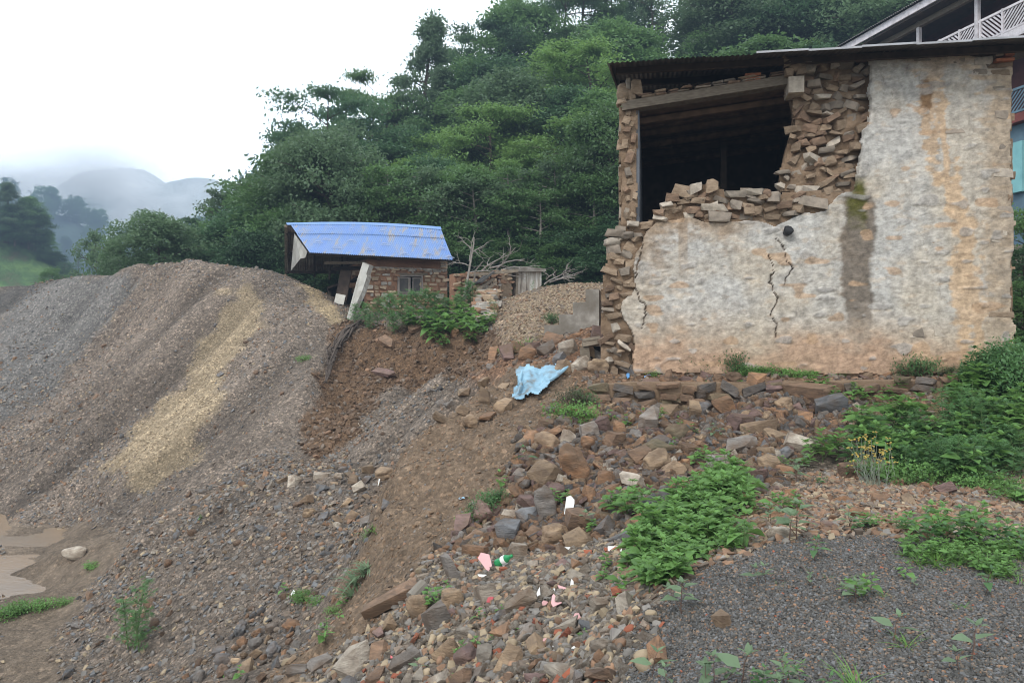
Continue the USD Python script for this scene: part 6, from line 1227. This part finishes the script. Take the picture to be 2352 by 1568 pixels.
def plant(kind, u, v, hpx, label=None, group=None, d=None):
    """foot seen at (u,v), hpx tall in survey points"""
    if d is None:
        p, ok = hit(u, v)
        if not ok[0]: return
        p = p[0]
    else: p = P(u, v, d)
    s = hpx / FP * p[1] / PH[kind]
    nm, ds = PN[kind]
    inst({'weed': 'weed', 'grass tuft': 'grass_tuft', 'plant': 'feathery_plant'}.get(nm, nm), V[kind], label or f'{ds} {where(u, v, WHERE_P)}', nm, p - [0, 0, .01], rng.uniform(0, 360), s, group)
    r = THINGS[-1]; THINGS[-1] = (r[0], r[1], (u, v), r[3])
GH, GT_, GG, GR, GW, GS_ = 'feathery plants before the hut', 'weeds of the right thicket', 'seedlings on the gravel heap', 'weeds between the rubble stones', 'plants along the wall foot', 'weeds of the scree and bank'
for k, u, v, h in [('hemp',815,752,62),('hemp2',840,750,70),('hemp',868,752,85),('hemp2',895,748,95),('hemp',925,745,88),('hemp2',950,742,92),('hemp',975,740,100),('hemp2',1000,742,90),('hemp',1025,744,78),('hemp2',905,768,60),('hemp',850,766,52),('hemp2',985,764,66),('hemp',1060,715,72),('hemp2',1075,712,84),('hemp',1048,730,70),('hempn',1136,738,62),('hempn',1128,725,50),('hemp',940,760,72),('hempn',1222,668,30)]: plant(k, u, v, h * 0.88, group=GH)
for u, v, h in [(960,762,46),(990,772,44),(1020,775,48),(1050,765,50),(1075,772,46),(1100,760,40),(1120,752,34),(1010,750,50),(1040,745,50),(1085,750,44),(1000,790,34),(1020,798,30),(1080,788,28),(940,770,32),(1065,735,40),(1110,775,26)]: plant('vine', u, v, h, group='vines over the earth bank')
for k, u, v, h in [('grass2',1195,802,30),('grass2',1180,806,22),('grass',1215,795,28),('grass2',1205,800,26),('shrub',1270,745,30),('low',1165,810,14)]: plant(k, u, v, h, group='weeds at the foot of the tan heap')
for k, u, v, h in [('shrub',1575,858,58),('shrub',1550,855,42),('shrub',1600,860,40),('shrub',1688,856,52),('shrub',1700,858,30),('low',1750,858,20),('low',1800,856,20),('low',1845,856,22),('low',1890,856,18),('low',1935,858,20),('shrubb',1868,850,26),('shrubl',2085,868,52),('shrubl',2112,868,58),('shrubl',2065,866,38),('shrubl',2215,850,50),('shrubl',2180,862,28),('low',1720,862,16),('low',1500,862,14)]: plant(k, u, v, h, group=GW)
for k, u, v, h in [('bigb',2270,885,80),('bigb',2320,880,100),('bigb',2345,930,120),('bigb',2240,905,60),('bigb',2300,920,70),('bigb',2345,830,60),('broadd',2200,900,40),('broad',1890,902,50),('broad',1905,925,40),('broad',1870,900,36),('nettle',1930,935,40),('nettle',1960,930,44),('nettle2',2000,930,36),('broad',1975,915,40),('nettle',2040,925,40),('nettle',2065,905,36),('nettle2',2030,945,34),('nettle',1990,965,40),('nettle2',2060,965,40),('nettle',2085,950,36),('nettle',1950,970,34),('broadd',2110,970,44),
    ('broad',1890,1065,82),('broad',1925,1050,70),('broadd',1960,1070,80),('broad',1865,1040,40),('broadd',2000,1050,70),('broadd',2045,1060,76),('broadd',2080,1050,70),('broadd',1985,1100,50),('broadd',2090,1085,60),('broadd',2150,1110,46),('broad',1850,1075,44),('broadd',2120,1040,60),
    ('hempl',2160,1095,110),('hempl',2200,1100,120),('hempl',2250,1095,110),('hempl',2290,1090,100),('hempn',2170,1010,140),('hempn',2230,1020,150),('hempn',2260,1030,140),('hempn',2200,990,120),('hempl',2320,1060,100),('broadd',2330,1100,70),('broadd',2290,1120,50),('broad',2340,1160,60),('broadd',2230,1125,40),('broad',2310,1020,60),('broadd',2340,990,70),
    ('seed3',1830,1112,40),('seed3',1845,1090,36),('broadd',1885,1115,30),('nettle',1800,1075,30),
    ('broad',2100,1235,66),('broadd',2130,1250,76),('broad',2170,1240,90),('broadd',2210,1255,90),('broad',2250,1250,84),('broadd',2290,1250,70),('broad',2150,1215,66),('broad',2230,1215,70),('broad',2325,1245,60),('broadd',2080,1225,50),('nettle',2060,1215,40),('broadd',1975,1220,46),('broad',2000,1215,42),('seed3',1950,1215,40),('nettle',2020,1205,30),('broadd',2345,1280,60)]: plant(k, u, v, h, group=GT_)
for k, u, v, h in [('nettle',1425,1190,70),('broad',1440,1200,84),('nettle',1470,1195,76),('nettle',1400,1185,60),('nettle',1490,1170,60),('nettle2',1455,1150,44),('broad',1285,1165,46),('nettle',1300,1160,36),('seed3',1345,1225,40),('nettle',1360,1230,40),('nettle',1595,1078,40),('nettle',1620,1070,40),('broad',1605,1060,40),('nettle2',1660,1065,30),('nettle2',1550,1030,24),('seed',1210,1070,36),('seed3',1640,1010,28),('nettle2',1700,900,24),('nettle2',1620,895,18),('nettle2',1440,985,30),('nettle2',1480,975,34),('nettle2',1400,975,30),('nettle',1515,972,36),('nettle',1340,985,30),('nettle2',1560,985,26),('nettle2',1715,1010,26),('nettle2',1590,1000,24),
    ('nettle',1770,1185,56),('nettle',1800,1180,50),('nettle',1735,1185,40),('broad',1825,1175,50),('seed3',1770,1210,40),('seed3',1830,1240,70),('seed2',1812,1245,50),('broadd',1560,1120,20),('nettle2',1680,1120,24)]: plant(k, u, v, h, group=GR)
for k, u, v, h in [('shrubb',1318,945,66),('shrub',1340,940,50),('low',1300,960,34),('low',1330,962,30),('nettle2',1360,965,24),('shrub',1100,1195,46),('shrub',1125,1180,50),('shrub',1145,1160,36),('nettle2',1150,1130,40),('low',1085,1200,22),('tuft',835,1325,44),('tuft',815,1345,44),('tuft',808,1375,46),('tuft',845,1310,34),('lance',748,1475,60),('nettle2',740,1480,40),('low',705,1380,20),('low',690,1372,16),('low',730,1385,16),('nettle2',650,1368,26),('nettle2',790,1395,26),('nettle2',780,1420,20),('low',770,1410,14),('grass2',845,1235,26),('grass2',860,1220,22),('hempn',308,1500,190),('hempn',295,1496,150),('hempn',320,1502,130),('nettle2',200,1312,22),('low',215,1305,12),('low',30,1410,22),('low',60,1402,24),('low',100,1395,20),('low',10,1420,26),('low',150,1385,14),('nettle2',460,1195,12),('nettle2',552,1560,30),('nettle2',515,1555,12),('low',700,830,12)]: plant(k, u, v, h, group=GS_)
for k, u, v, h in [('nettle',985,1390,40),('nettle',1000,1400,50),('nettle2',1020,1378,40),('nettle2',1100,1430,30),('nettle2',1150,1415,24),('broad',1065,1520,44),('nettle2',1090,1505,36),('nettle2',1340,1470,26),('nettle2',1130,1480,20),('seed2',965,1550,24),('nettle2',1040,1580,30),('nettle',1385,1340,40),('nettle',1420,1365,60),('nettle2',1430,1390,40),('nettle',1395,1310,40),('nettle',1440,1330,50),('nettle2',1185,1405,18),('nettle2',1190,1460,16)]: plant(k, u, v, h, group='weeds in the building debris')
for k, u, v, h in [('seed3',1565,1415,62),('seed2',1745,1352,36),('seed2',1760,1345,34),('seed',1870,1290,46),('seed',1880,1280,36),('nettle',1975,1380,60),('nettle2',1950,1370,40),('nettle2',2000,1365,44),('seed3',1965,1390,46),('grass',1945,1352,20),('grass2',1900,1330,16),('grass2',1850,1312,14),('grass2',1960,1330,16),('grass',2030,1375,24),('seed2',2050,1480,50),('grass',2085,1490,46),('grass',2065,1475,36),('seed2',2230,1520,60),('seed2',2205,1545,40),('grass',1968,1590,80),('grass',1955,1600,60),('seed3',1640,1590,64),('seed2',1700,1590,70),('broadd',1750,1600,70),('lance',1815,1570,80),('seed3',1800,1600,60),('seed2',1495,1560,50),('seed2',1530,1590,40),('seed',1840,1600,50),('seed',1900,1610,50),('seed2',1620,1600,50),('seed2',2100,1350,20),('grass2',2210,1400,24),('seed',2265,1365,50),('nettle2',2080,1335,40),('seed2',1860,1345,24),('grass2',1790,1345,16)]: plant(k, u, v, h, group=GG)
# bright weed patch, groundcover along the right edge: too many to count
def patch(name, poly, n, kinds, px, label, seed, cat='weeds'):
    r = np.random.default_rng(seed); pg = Polygon(poly); u0, v0, u1, v1 = pg.bounds
    c = np.stack([r.uniform(u0, u1, n * 4), r.uniform(v0, v1, n * 4)], 1); c = c[shapely.contains_xy(pg, c[:, 0], c[:, 1])][:n]
    h_, ok = hit(c[:, 0], c[:, 1]); h_ = h_[ok]; k = r.integers(0, len(kinds), len(h_)); H0 = np.array([PH[x] for x in kinds])[k]
    s = r.uniform(*px, len(h_)) / FP * h_[:, 1] / H0
    return instancer(name, [('weed', V[x]) for x in kinds], h_ - [0, 0, .01], s, r.uniform(0, 6.28, len(h_)), k, label, cat)
patch('weed_patch', [(1450,1340),(1470,1250),(1560,1170),(1640,1120),(1700,1105),(1745,1140),(1660,1215),(1730,1260),(1640,1280),(1550,1335),(1480,1375)], 240, ['nettle', 'nettle2', 'broad'], (50, 84), 'bright green patch of nettle-like weeds between rubble and gravel heap', 801)
patch('ground_weeds', [(2050,1260),(2352,1250),(2352,1345),(2280,1330),(2200,1310),(2100,1300)], 130, ['nettle', 'nettle2', 'grass2'], (20, 44), 'loose cover of small weeds at the right of the gravel heap', 802)
patch('ground_weeds', [(1900,1085),(2100,1085),(2352,1120),(2352,1160),(2150,1120),(2000,1110)], 45, ['nettle2', 'low', 'broadd'], (22, 44), 'low green weeds along the front of the thicket', 803)
patch('thicket', [(1960,1000),(2352,960),(2352,1110),(2150,1110),(1960,1070)], 130, ['broadd', 'nettle', 'hempl'], (60, 95), 'tangled dark undergrowth filling the thicket on the right', 804)
patch('thicket', [(2180,900),(2260,850),(2352,800),(2352,960),(2200,960)], 60, ['broadd', 'broad'], (50, 90), 'leafy undergrowth between wall end and thicket', 805)
patch('terrace_weeds', [(1700,856),(1960,856),(1960,866),(1700,866)], 60, ['low', 'nettle2'], (10, 20), 'fringe of tiny weeds along the wall foot', 806)
# silvery plant with yellow heads
yp = site('flowering_plant', 'silvery stemmed plant with clusters of small yellow flowers', 'plant', hit(2005, 1118)[0][0])
o = BASE[pathof(yp)]; st, fl_ = [], []
for i in range(46):
    a, q_ = rng.uniform(0, 6.28), rng.uniform(0, 1) ** .5; e = o + np.array([math.cos(a) * .26 * q_, math.sin(a) * .2 * q_, rng.uniform(.28, .62) * (1.1 - .3 * q_)])
    st.append(tube(np.stack([o + (e - o) * [.25, .25, 0] + rng.normal(0, .05, 3) * [1, 1, 0], o + (e - o) * [.7, .7, .5] + rng.normal(0, .04, 3), e]), [.0028, .0024, .002], 3))
    for k in range(3): v, f = rock(rng, (.022, .022, .014), 'round', 0); fl_.append((v + e + rng.normal(0, .014, 3) * [1, 1, .5], f))
obj('stems', cat_mesh(st), 'stem_silver', yp); obj('flower_heads', cat_mesh(fl_), 'yellow_flower', yp)
# ---------------- dead wood and roots ----------------
mat('dead_wood', (0.30, 0.27, 0.24), (0.19, 0.165, 0.145), rough=0.9, bump=0.2, scale=8)
mat('root_bark', (0.115, 0.09, 0.075), (0.07, 0.055, 0.045), rough=0.9, bump=0.3, scale=8)
def twigs(r, o, dr, L, rad, depth, out, grav=0.0, spread_=.6):
    n = 5; pt = [np.asarray(o, float)]; d = np.asarray(dr, float)
    for i in range(n - 1):
        d = d + r.normal(0, .16, 3) + [0, 0, grav]; d /= np.linalg.norm(d); pt.append(pt[-1] + d * L / (n - 1))
    out.append(tube(np.array(pt), rad * np.linspace(1, .45, n), 4 if depth > 1 else 3))
    if depth:
        for i in range(3 if depth > 1 else 4):
            k = r.integers(1, n); dd = d + r.normal(0, spread_, 3); twigs(r, pt[k], dd / np.linalg.norm(dd), L * r.uniform(.45, .7), rad * .5, depth - 1, out, grav, spread_)
bt = site('bare_tree', 'leafless pale sapling standing before the white outbuilding', 'tree', P(1066, 700, 28.5)); out = []
twigs(np.random.default_rng(3), P(1064, 690, 28.5), (0.35, 0, 1), 1.7, .05, 0, out)
for s, (a, b) in enumerate((((1078, 600), (1090, 545)), ((1080, 625), (1128, 602)), ((1076, 610), (1045, 585)), ((1084, 580), (1110, 560)), ((1082, 570), (1060, 552)))):
    pa, pb = P(*a, 28.5), P(*b, 28.5); d = pb - pa; twigs(np.random.default_rng(20 + s), pa, d / np.linalg.norm(d), np.linalg.norm(d), .022, 2, out, .02, .5)
out.append(tube(np.array([P(1064, 690, 28.5), P(1074, 640, 28.5), P(1081, 600, 28.5), P(1088, 560, 28.5), P(1089, 545, 28.5)]), [.05, .045, .035, .025, .012], 5))
obj('branches', cat_mesh(out), 'dead_wood', bt)
for nm, lab, L0, dd in (('branch_pile', 'heap of bare dead branches lying over the ruined wall', [(1105,615,1.2),(1125,608,1.4),(1140,610,1.2),(1130,620,1.0),(1150,612,1.0)], 30.2), ('branch_pile', 'few dead branches beside the streaked panel', [(1262,640,1.0),(1250,645,.9),(1275,634,.8),(1255,634,.7)], 30.0)):
    b = site(nm, lab, 'branches', P(L0[0][0], L0[0][1] + 12, dd)); out = []; r = np.random.default_rng(len(L0))
    for u, v, L in L0:
        a = r.uniform(-.5, .9); twigs(r, P(u, v + 8, dd), (math.cos(a), r.normal(0, .3), abs(math.sin(a)) * .7 + .1), L, .03, 2, out, -.05, .6)
    obj('branches', cat_mesh(out), 'dead_wood', b)
rc = site('root_cluster', 'tangle of dark dry roots hanging down the edge of the earth bank', 'roots', P(770, 800, 24.4)); out = []; r = np.random.default_rng(6)
def on_ground(u, v, lift=.06):
    q_ = hit(u, v)[0][0]; n_ = TN(q_[:1], q_[1:2])[0]; return q_ + n_ * lift
pl_ = [(840, 742), (805, 760), (780, 790), (765, 815), (755, 840), (748, 870), (745, 892)]
for i in range(34):
    f0, f1 = sorted((r.uniform(0, .6), r.uniform(.4, 1.0))); ks = np.linspace(f0, f1, 6) * 6
    pt = [on_ground(np.interp(k, range(7), [a for a, b in pl_]) + r.normal(0, 7), np.interp(k, range(7), [b for a, b in pl_]) + r.normal(0, 6), r.uniform(.03, .22)) for k in ks]
    out.append(tube(np.array(pt), np.linspace(.028, .008, 6) * r.uniform(.6, 1.3), 4))
out.append(tube(np.array([on_ground(a, b, .12) for a, b in ((770, 815), (760, 845), (752, 870), (745, 895))]), [.05, .04, .03, .02], 5))
obj('roots', cat_mesh(out), 'root_bark', rc)
# ---------------- tarp, bottle, tiles, scraps ----------------
mat('tarp', (0.24, 0.40, 0.50), (0.19, 0.33, 0.43), rough=0.45, scale=3.5, bump=0.6, bscale=22, bdist=0.02, c3=(0.15, 0.14, 0.12), w=(0.42, 0.68))
mat('blue_plastic', (0.13, 0.33, 0.62), (0.10, 0.26, 0.5), rough=0.4, bump=0.3)
mat('pink_tile', (0.62, 0.36, 0.36), (0.58, 0.33, 0.33), rough=0.35, bump=0.0)
mat('white_tile', (0.74, 0.74, 0.72), (0.66, 0.66, 0.64), rough=0.4, bump=0.1)
mat('rose_tile', (0.50, 0.12, 0.13), (0.45, 0.1, 0.11), rough=0.4, bump=0.0)
def sheet(poly, lift, amp, seed, step=5, folds=6.0):
    pg = Polygon(poly); u0, v0, u1, v1 = pg.bounds
    U, V_ = np.meshgrid(np.arange(u0 - step, u1 + step, step), np.arange(v0 - step, v1 + step, step)); h_, ok = hit(U.ravel(), V_.ravel())
    h_ = np.stack([gaussian_filter(h_[:, k].reshape(U.shape), 1.6) for k in range(3)], -1)
    n_ = TN(h_[..., 0], h_[..., 1]); p_ = np.stack([U / 40, V_ / 40, 0 * U], -1)
    off = lift + amp * (2 * fb(p_, 1.0, 3, seed) + 1.2 * np.abs(fb(p_ + fb(p_, .7, 2, seed + 1)[..., None], folds / 3, 3, seed + 2)) + .5 * fb(p_, 4, 2, seed + 3))
    q_ = h_ + n_ * off[..., None]; j = 16 * fb(p_, 2.2, 3, seed + 5)
    ins = shapely.contains_xy(pg, U + j, V_ + j) & ok.reshape(U.shape); I = np.arange(U.size).reshape(U.shape)
    okc = ins[:-1, :-1] & ins[1:, :-1] & ins[:-1, 1:] & ins[1:, 1:]
    qd = np.stack([I[:-1, :-1], I[:-1, 1:], I[1:, 1:], I[1:, :-1]], -1)[okc]; used = np.unique(qd); re = np.full(U.size, -1); re[used] = np.arange(len(used))
    return q_.reshape(-1, 3)[used], re[qd]
def lit(name, m, material, label, cat, uv, smooth=False):
    v, f = m; c = np.asarray(v).mean(0)
    path = newpath('/World', name); me = usdkit.mesh(stage, path, (np.asarray(v) - c, f), '/World/Looks/' + material, smooth); me.AddTranslateOp().Set(Gf.Vec3d(*map(float, c)))
    data(me.GetPrim(), label=label, category=cat); THINGS.append((me.GetPrim(), label, uv, None)); return me.GetPrim()
tv, tf = sheet([(1188,862),(1215,848),(1245,854),(1292,850),(1314,850),(1302,868),(1286,876),(1268,886),(1252,912),(1238,930),(1226,914),(1212,922),(1196,934),(1174,920),(1186,896)], .07, .10, 5, 3.5)
tarp = site('tarp', 'torn light blue plastic tarp lying on the bank below the steps', 'tarp', tv.mean(0)); obj('sheet', (tv, tf), 'tarp', tarp, smooth=True)
for a, b in (((1296,862),(1314,848)), ((1268,890),(1310,860)), ((1200,868),(1196,925))):
    pt = np.array([on_ground(a[0] + (b[0] - a[0]) * k, a[1] + (b[1] - a[1]) * k, .14) for k in np.linspace(0, 1, 6)]); obj('fold', tube(pt, [.012, .03, .035, .03, .03, .012], 6), 'tarp', tarp, smooth=True)
for u, v, w, h, lab in ((1060,1148,13,7,'small light blue rag on the bare bank'), (1488,872,14,6,'scrap of bright blue plastic on the terrace'), (1442,868,9,12,'blue scrap beside the round reddish boulder'), (1668,1052,8,5,'blue scrap of plastic in the rubble')):
    lit('plastic_scrap', sheet([(u-w,v-h*.2),(u-w*.3,v-h),(u+w,v-h*.6),(u+w*.6,v+h*.4),(u-w*.2,v+h)], .03, .04, u, 2.5), 'blue_plastic' if u > 1100 and u != 1668 else 'tarp', lab, 'scrap', (u, v), True)
def shard(u, v, w, h, m, label, seed, tilt=.7, name='tile_shard'):
    r = np.random.default_rng(seed); p = hit(u, v)[0][0]; k = p[1] / FP; n_ = r.integers(5, 8)
    a = np.sort(r.uniform(0, 6.28, n_)); rr = r.uniform(.7, 1.0, n_); pg = Polygon(np.stack([np.cos(a) * rr * w / 2 * k, np.sin(a) * rr * h / 2 * k], 1)).convex_hull
    ms = trimesh.creation.extrude_polygon(pg, .010, engine='earcut'); vv = np.asarray(ms.vertices)
    R = trimesh.transformations.euler_matrix(math.pi / 2 * tilt, r.normal(0, .15), r.normal(0, .2))[:3, :3]
    lit(name, (vv @ R.T + p + [0, -.03, h * .35 * k], np.asarray(ms.faces)), m, label, 'tile shard' if name == 'tile_shard' else 'board', (u, v))
shard(1112, 1308, 46, 54, 'pink_tile', 'large pink tile shard left of the green bottle', 1, .75)
shard(1306, 1184, 36, 62, 'white_tile', 'bright white broken board leaning in the rubble', 2, .8, 'broken_board')
for i, (u, v, w, h, m, lab) in enumerate(((1412,1270,52,30,'white_tile','large white plaster shard left of the weed patch'),(1300,1266,42,24,'white_tile','white crust on the grey slab above the shards'),(1276,1392,30,38,'pink_tile','middle sized pink tile shard below the white crust'),(1328,1424,34,26,'pink_tile','pale pink shard at the right of the debris'),(1238,1378,12,38,'white_tile','thin upright white shard'),(1270,1362,12,20,'white_tile','small white shard above the pink one'),(1292,1358,26,26,'pink_tile','pink corner of a tile by a brick'),(1250,1396,18,22,'pink_tile','small pink triangle of tile'),(1340,1380,22,16,'white_tile','bent white shard to the right of the pink tiles'),(1126,1388,28,22,'rose_tile','dark rose tile piece by the concrete block'),(1108,1324,26,14,'white_tile','curved white sliver under the pink tile'),(1255,1478,24,20,'pink_tile','pink chip low in the debris'),(1278,1488,24,14,'white_tile','white chip beside the low pink chip'),(1320,1486,22,12,'white_tile','flat white chip at the lower right of the debris'),(1168,1525,24,14,'white_tile','white chip at the bottom of the debris'),(1060,1480,18,14,'white_tile','white chip beside the broadleaf weed in the debris'),(1312,1345,10,22,'white_tile','narrow white splinter in the debris'),(1455,1282,40,20,'pink_tile','long pinkish shard half under the weed patch'),(905,1510,14,22,'rose_tile','red tile splinter standing on a concrete chunk'),(1160,1300,20,16,'white_tile','white chip under the green bottle'),(675,1370,12,20,'white_tile','white chip on the lower scree'),(870,1115,14,20,'white_tile','white splinter beside the ochre boulder'))):
    shard(u, v, w, h, m, lab, 30 + i, .5 + .3 * (i % 2))
# crushed green bottle
usdkit.material(stage, '/World/Looks/green_plastic', {'p': ('principled_bsdf', {'base_color': (0.05, 0.42, 0.16), 'roughness': 0.12, 'transmission_weight': 0.6, 'ior': 1.4})}, [], surface='p.BSDF')
bp = hit(1156, 1300)[0][0] + [0, -.06, .07]; bot = site('bottle', 'crushed green plastic bottle lying in the debris', 'bottle', bp)
prof = [(0.0, 0.0), (.034, .004), (.038, .02), (.036, .06), (.032, .09), (.038, .12), (.036, .16), (.018, .20), (.013, .215), (.013, .235), (0.0, .236)]
def lathe(prof, n=14, squash=1.0):
    a = np.arange(n) * 2 * np.pi / n; v = np.array([[r_ * math.cos(t_), r_ * math.sin(t_) * squash, z_] for r_, z_ in prof for t_ in a]); I = np.arange(len(v)).reshape(len(prof), n); J = np.roll(I, -1, 1)
    q4 = np.stack([I[:-1], J[:-1], J[1:], I[1:]], -1).reshape(-1, 4); return v, np.vstack([q4[:, [0, 1, 2]], q4[:, [0, 2, 3]]])
Rb = trimesh.transformations.euler_matrix(0.25, 1.05, -.5)[:3, :3]
def bt_(m): return (m[0] * 1.0 - [0, 0, .11]) @ Rb.T + bp, m[1]
obj('body', bt_(lathe(prof, 14, .75)), 'green_plastic', bot, smooth=True)
obj('label_band', bt_(lathe([(.0375, .095), (.0395, .10), (.0395, .145), (.0375, .15)], 14, .78)), 'white_tile', bot, smooth=True)
obj('cap', bt_(lathe([(.0, .218), (.0155, .218), (.0155, .24), (0, .241)], 10)), 'green_plastic', bot, smooth=True)
# pale bag by the stream
lit('plastic_bag', cat_mesh([(np.array(rock(rng, (.5, .35, .28), 'round')[0]) + hit(172, 1284)[0][0] + [0, 0, .12], rock(np.random.default_rng(1), (.5, .35, .28), 'round')[1])]), 'pale_stone', 'pale crumpled plastic bag beside the muddy stream', 'bag', (172, 1280), True)
# sticks
for a, b, rd, lab in (((1838,1310),(1868,1345),.007,'thin dark stick on the gravel heap'), ((560,1568),(590,1525),.02,'dark stick among the cobbles of the scree'), ((1600,1110),(1605,1050),.004,'thin upright stalk in the rubble')):
    pa, pb = on_ground(*a, .02), on_ground(*b, .04); lit('stick', tube(np.array([pa, pa * .66 + pb * .34 + [0, 0, .01], pa * .34 + pb * .66, pb]), [rd, rd * .9, rd * .8, rd * .5], 5), 'root_bark', lab, 'stick', a)
# broken pipe end and dark board in the debris, timber frame at the broken corner
lit('pipe_piece', tube(np.array([on_ground(950, 1385, .05), on_ground(985, 1362, .09)]), .055, 10), 'cement', 'short piece of grey pipe above the long slab', 'pipe', (965, 1375))
fr = site('timber_frame', 'old timber opening at the foot of the broken house corner', 'frame', P(1360, 810, 13.75))
for a, b, s_ in (((1338,792),(1378,785),.09), ((1342,798),(1345,826),.08), ((1338,783),(1378,776),.05)): obj('timber', beam(P(*a, 13.75), P(*b, 13.75), .16, s_, up=(0, 0.2, 1) if a[0] != 1342 else (0, 1, 0)), 'weathered_wood', fr)
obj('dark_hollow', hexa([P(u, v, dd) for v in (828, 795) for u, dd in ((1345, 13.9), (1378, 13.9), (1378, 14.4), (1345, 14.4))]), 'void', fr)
# ---------------- muddy stream ----------------
usdkit.material(stage, '/World/Looks/muddy_water', {'geo': ('geometry', {}), 'mp': ('mapping', {'scale': (1.0, 2.0, 1.0)}), 'n': ('noise_texture', {'scale': 6.0, 'detail': 5, 'roughness': 0.6}), 'b': ('bump', {'strength': 0.25, 'distance': 0.03}),
    'n2': ('noise_texture', {'scale': 0.6, 'detail': 3}), 'r': ('rgb_ramp', {'ramp': [(0.4, (0.175, 0.12, 0.075)), (0.6, (0.13, 0.098, 0.07))]}), 'p': ('principled_bsdf', {'roughness': 0.18, 'specular_ior_level': 0.5})},
    [('geo.position', 'mp.vector'), ('mp.vector', 'n.vector'), ('n.fac', 'b.height'), ('b.normal', 'p.normal'), ('geo.position', 'n2.vector'), ('n2.fac', 'r.fac'), ('r.color', 'p.base_color')], surface='p.BSDF')
wx, wy = np.meshgrid(np.linspace(-22, -5.2, 60), np.linspace(7.5, 23, 60)); wz = -4.885 + 0.012 * (wy - 15)
I = np.arange(wx.size).reshape(wx.shape); obj('water', (np.stack([wx, wy, wz], -1).reshape(-1, 3), np.stack([I[:-1, :-1], I[:-1, 1:], I[1:, 1:], I[1:, :-1]], -1).reshape(-1, 4)), 'muddy_water', smooth=True, kind='structure')
# ---------------- air ----------------
usdkit.material(stage, '/World/Looks/haze', {'v': ('principled_volume', {'color': (0.56, 0.74, 1.0), 'density': 0.00072, 'anisotropy': 0.2})}, [], volume='v.volume')
obj('haze', trimesh.creation.box(bounds=[(-900, -60, -45), (900, 1000, 175)]), 'haze', kind='stuff', label='pale blue haze in the valley air', cat='haze')
usdkit.material(stage, '/World/Looks/mist', {'geo': ('geometry', {}), 'mp': ('mapping', {'scale': (0.010, 0.010, 0.022), 'rotation': (0.0, 0.25, 0.0)}), 'n': ('noise_texture', {'scale': 1.0, 'detail': 5, 'roughness': 0.6, 'distortion': 0.4}),
    'd': ('map_range', {'from_min': 0.46, 'from_max': 0.68, 'to_min': 0.0, 'to_max': 0.085, 'clamp': True}), 'x': ('separate_xyz', {}),
    'up': ('map_range', {'from_min': 118.0, 'from_max': 70.0, 'to_min': 0.0, 'to_max': 1.0, 'clamp': True}), 'lo': ('map_range', {'from_min': 22.0, 'from_max': 60.0, 'to_min': 0.12, 'to_max': 1.0, 'clamp': True}),
    'm1': ('math', {'math_type': 'multiply'}), 'm2': ('math', {'math_type': 'multiply'}), 'v': ('principled_volume', {'color': (0.96, 0.98, 1.0), 'anisotropy': 0.1})},
    [('geo.position', 'mp.vector'), ('mp.vector', 'n.vector'), ('n.fac', 'd.value'), ('geo.position', 'x.vector'), ('x.z', 'up.value'), ('x.z', 'lo.value'), ('d.result', 'm1.value1'), ('up.result', 'm1.value2'), ('m1.value', 'm2.value1'), ('lo.result', 'm2.value2'), ('m2.value', 'v.density')], volume='v.volume')
obj('mist', trimesh.creation.box(bounds=[(-480, 395, 0), (60, 560, 120)]), 'mist', kind='stuff', label='white mist drifting across the distant mountain', cat='mist')
finish_labels()
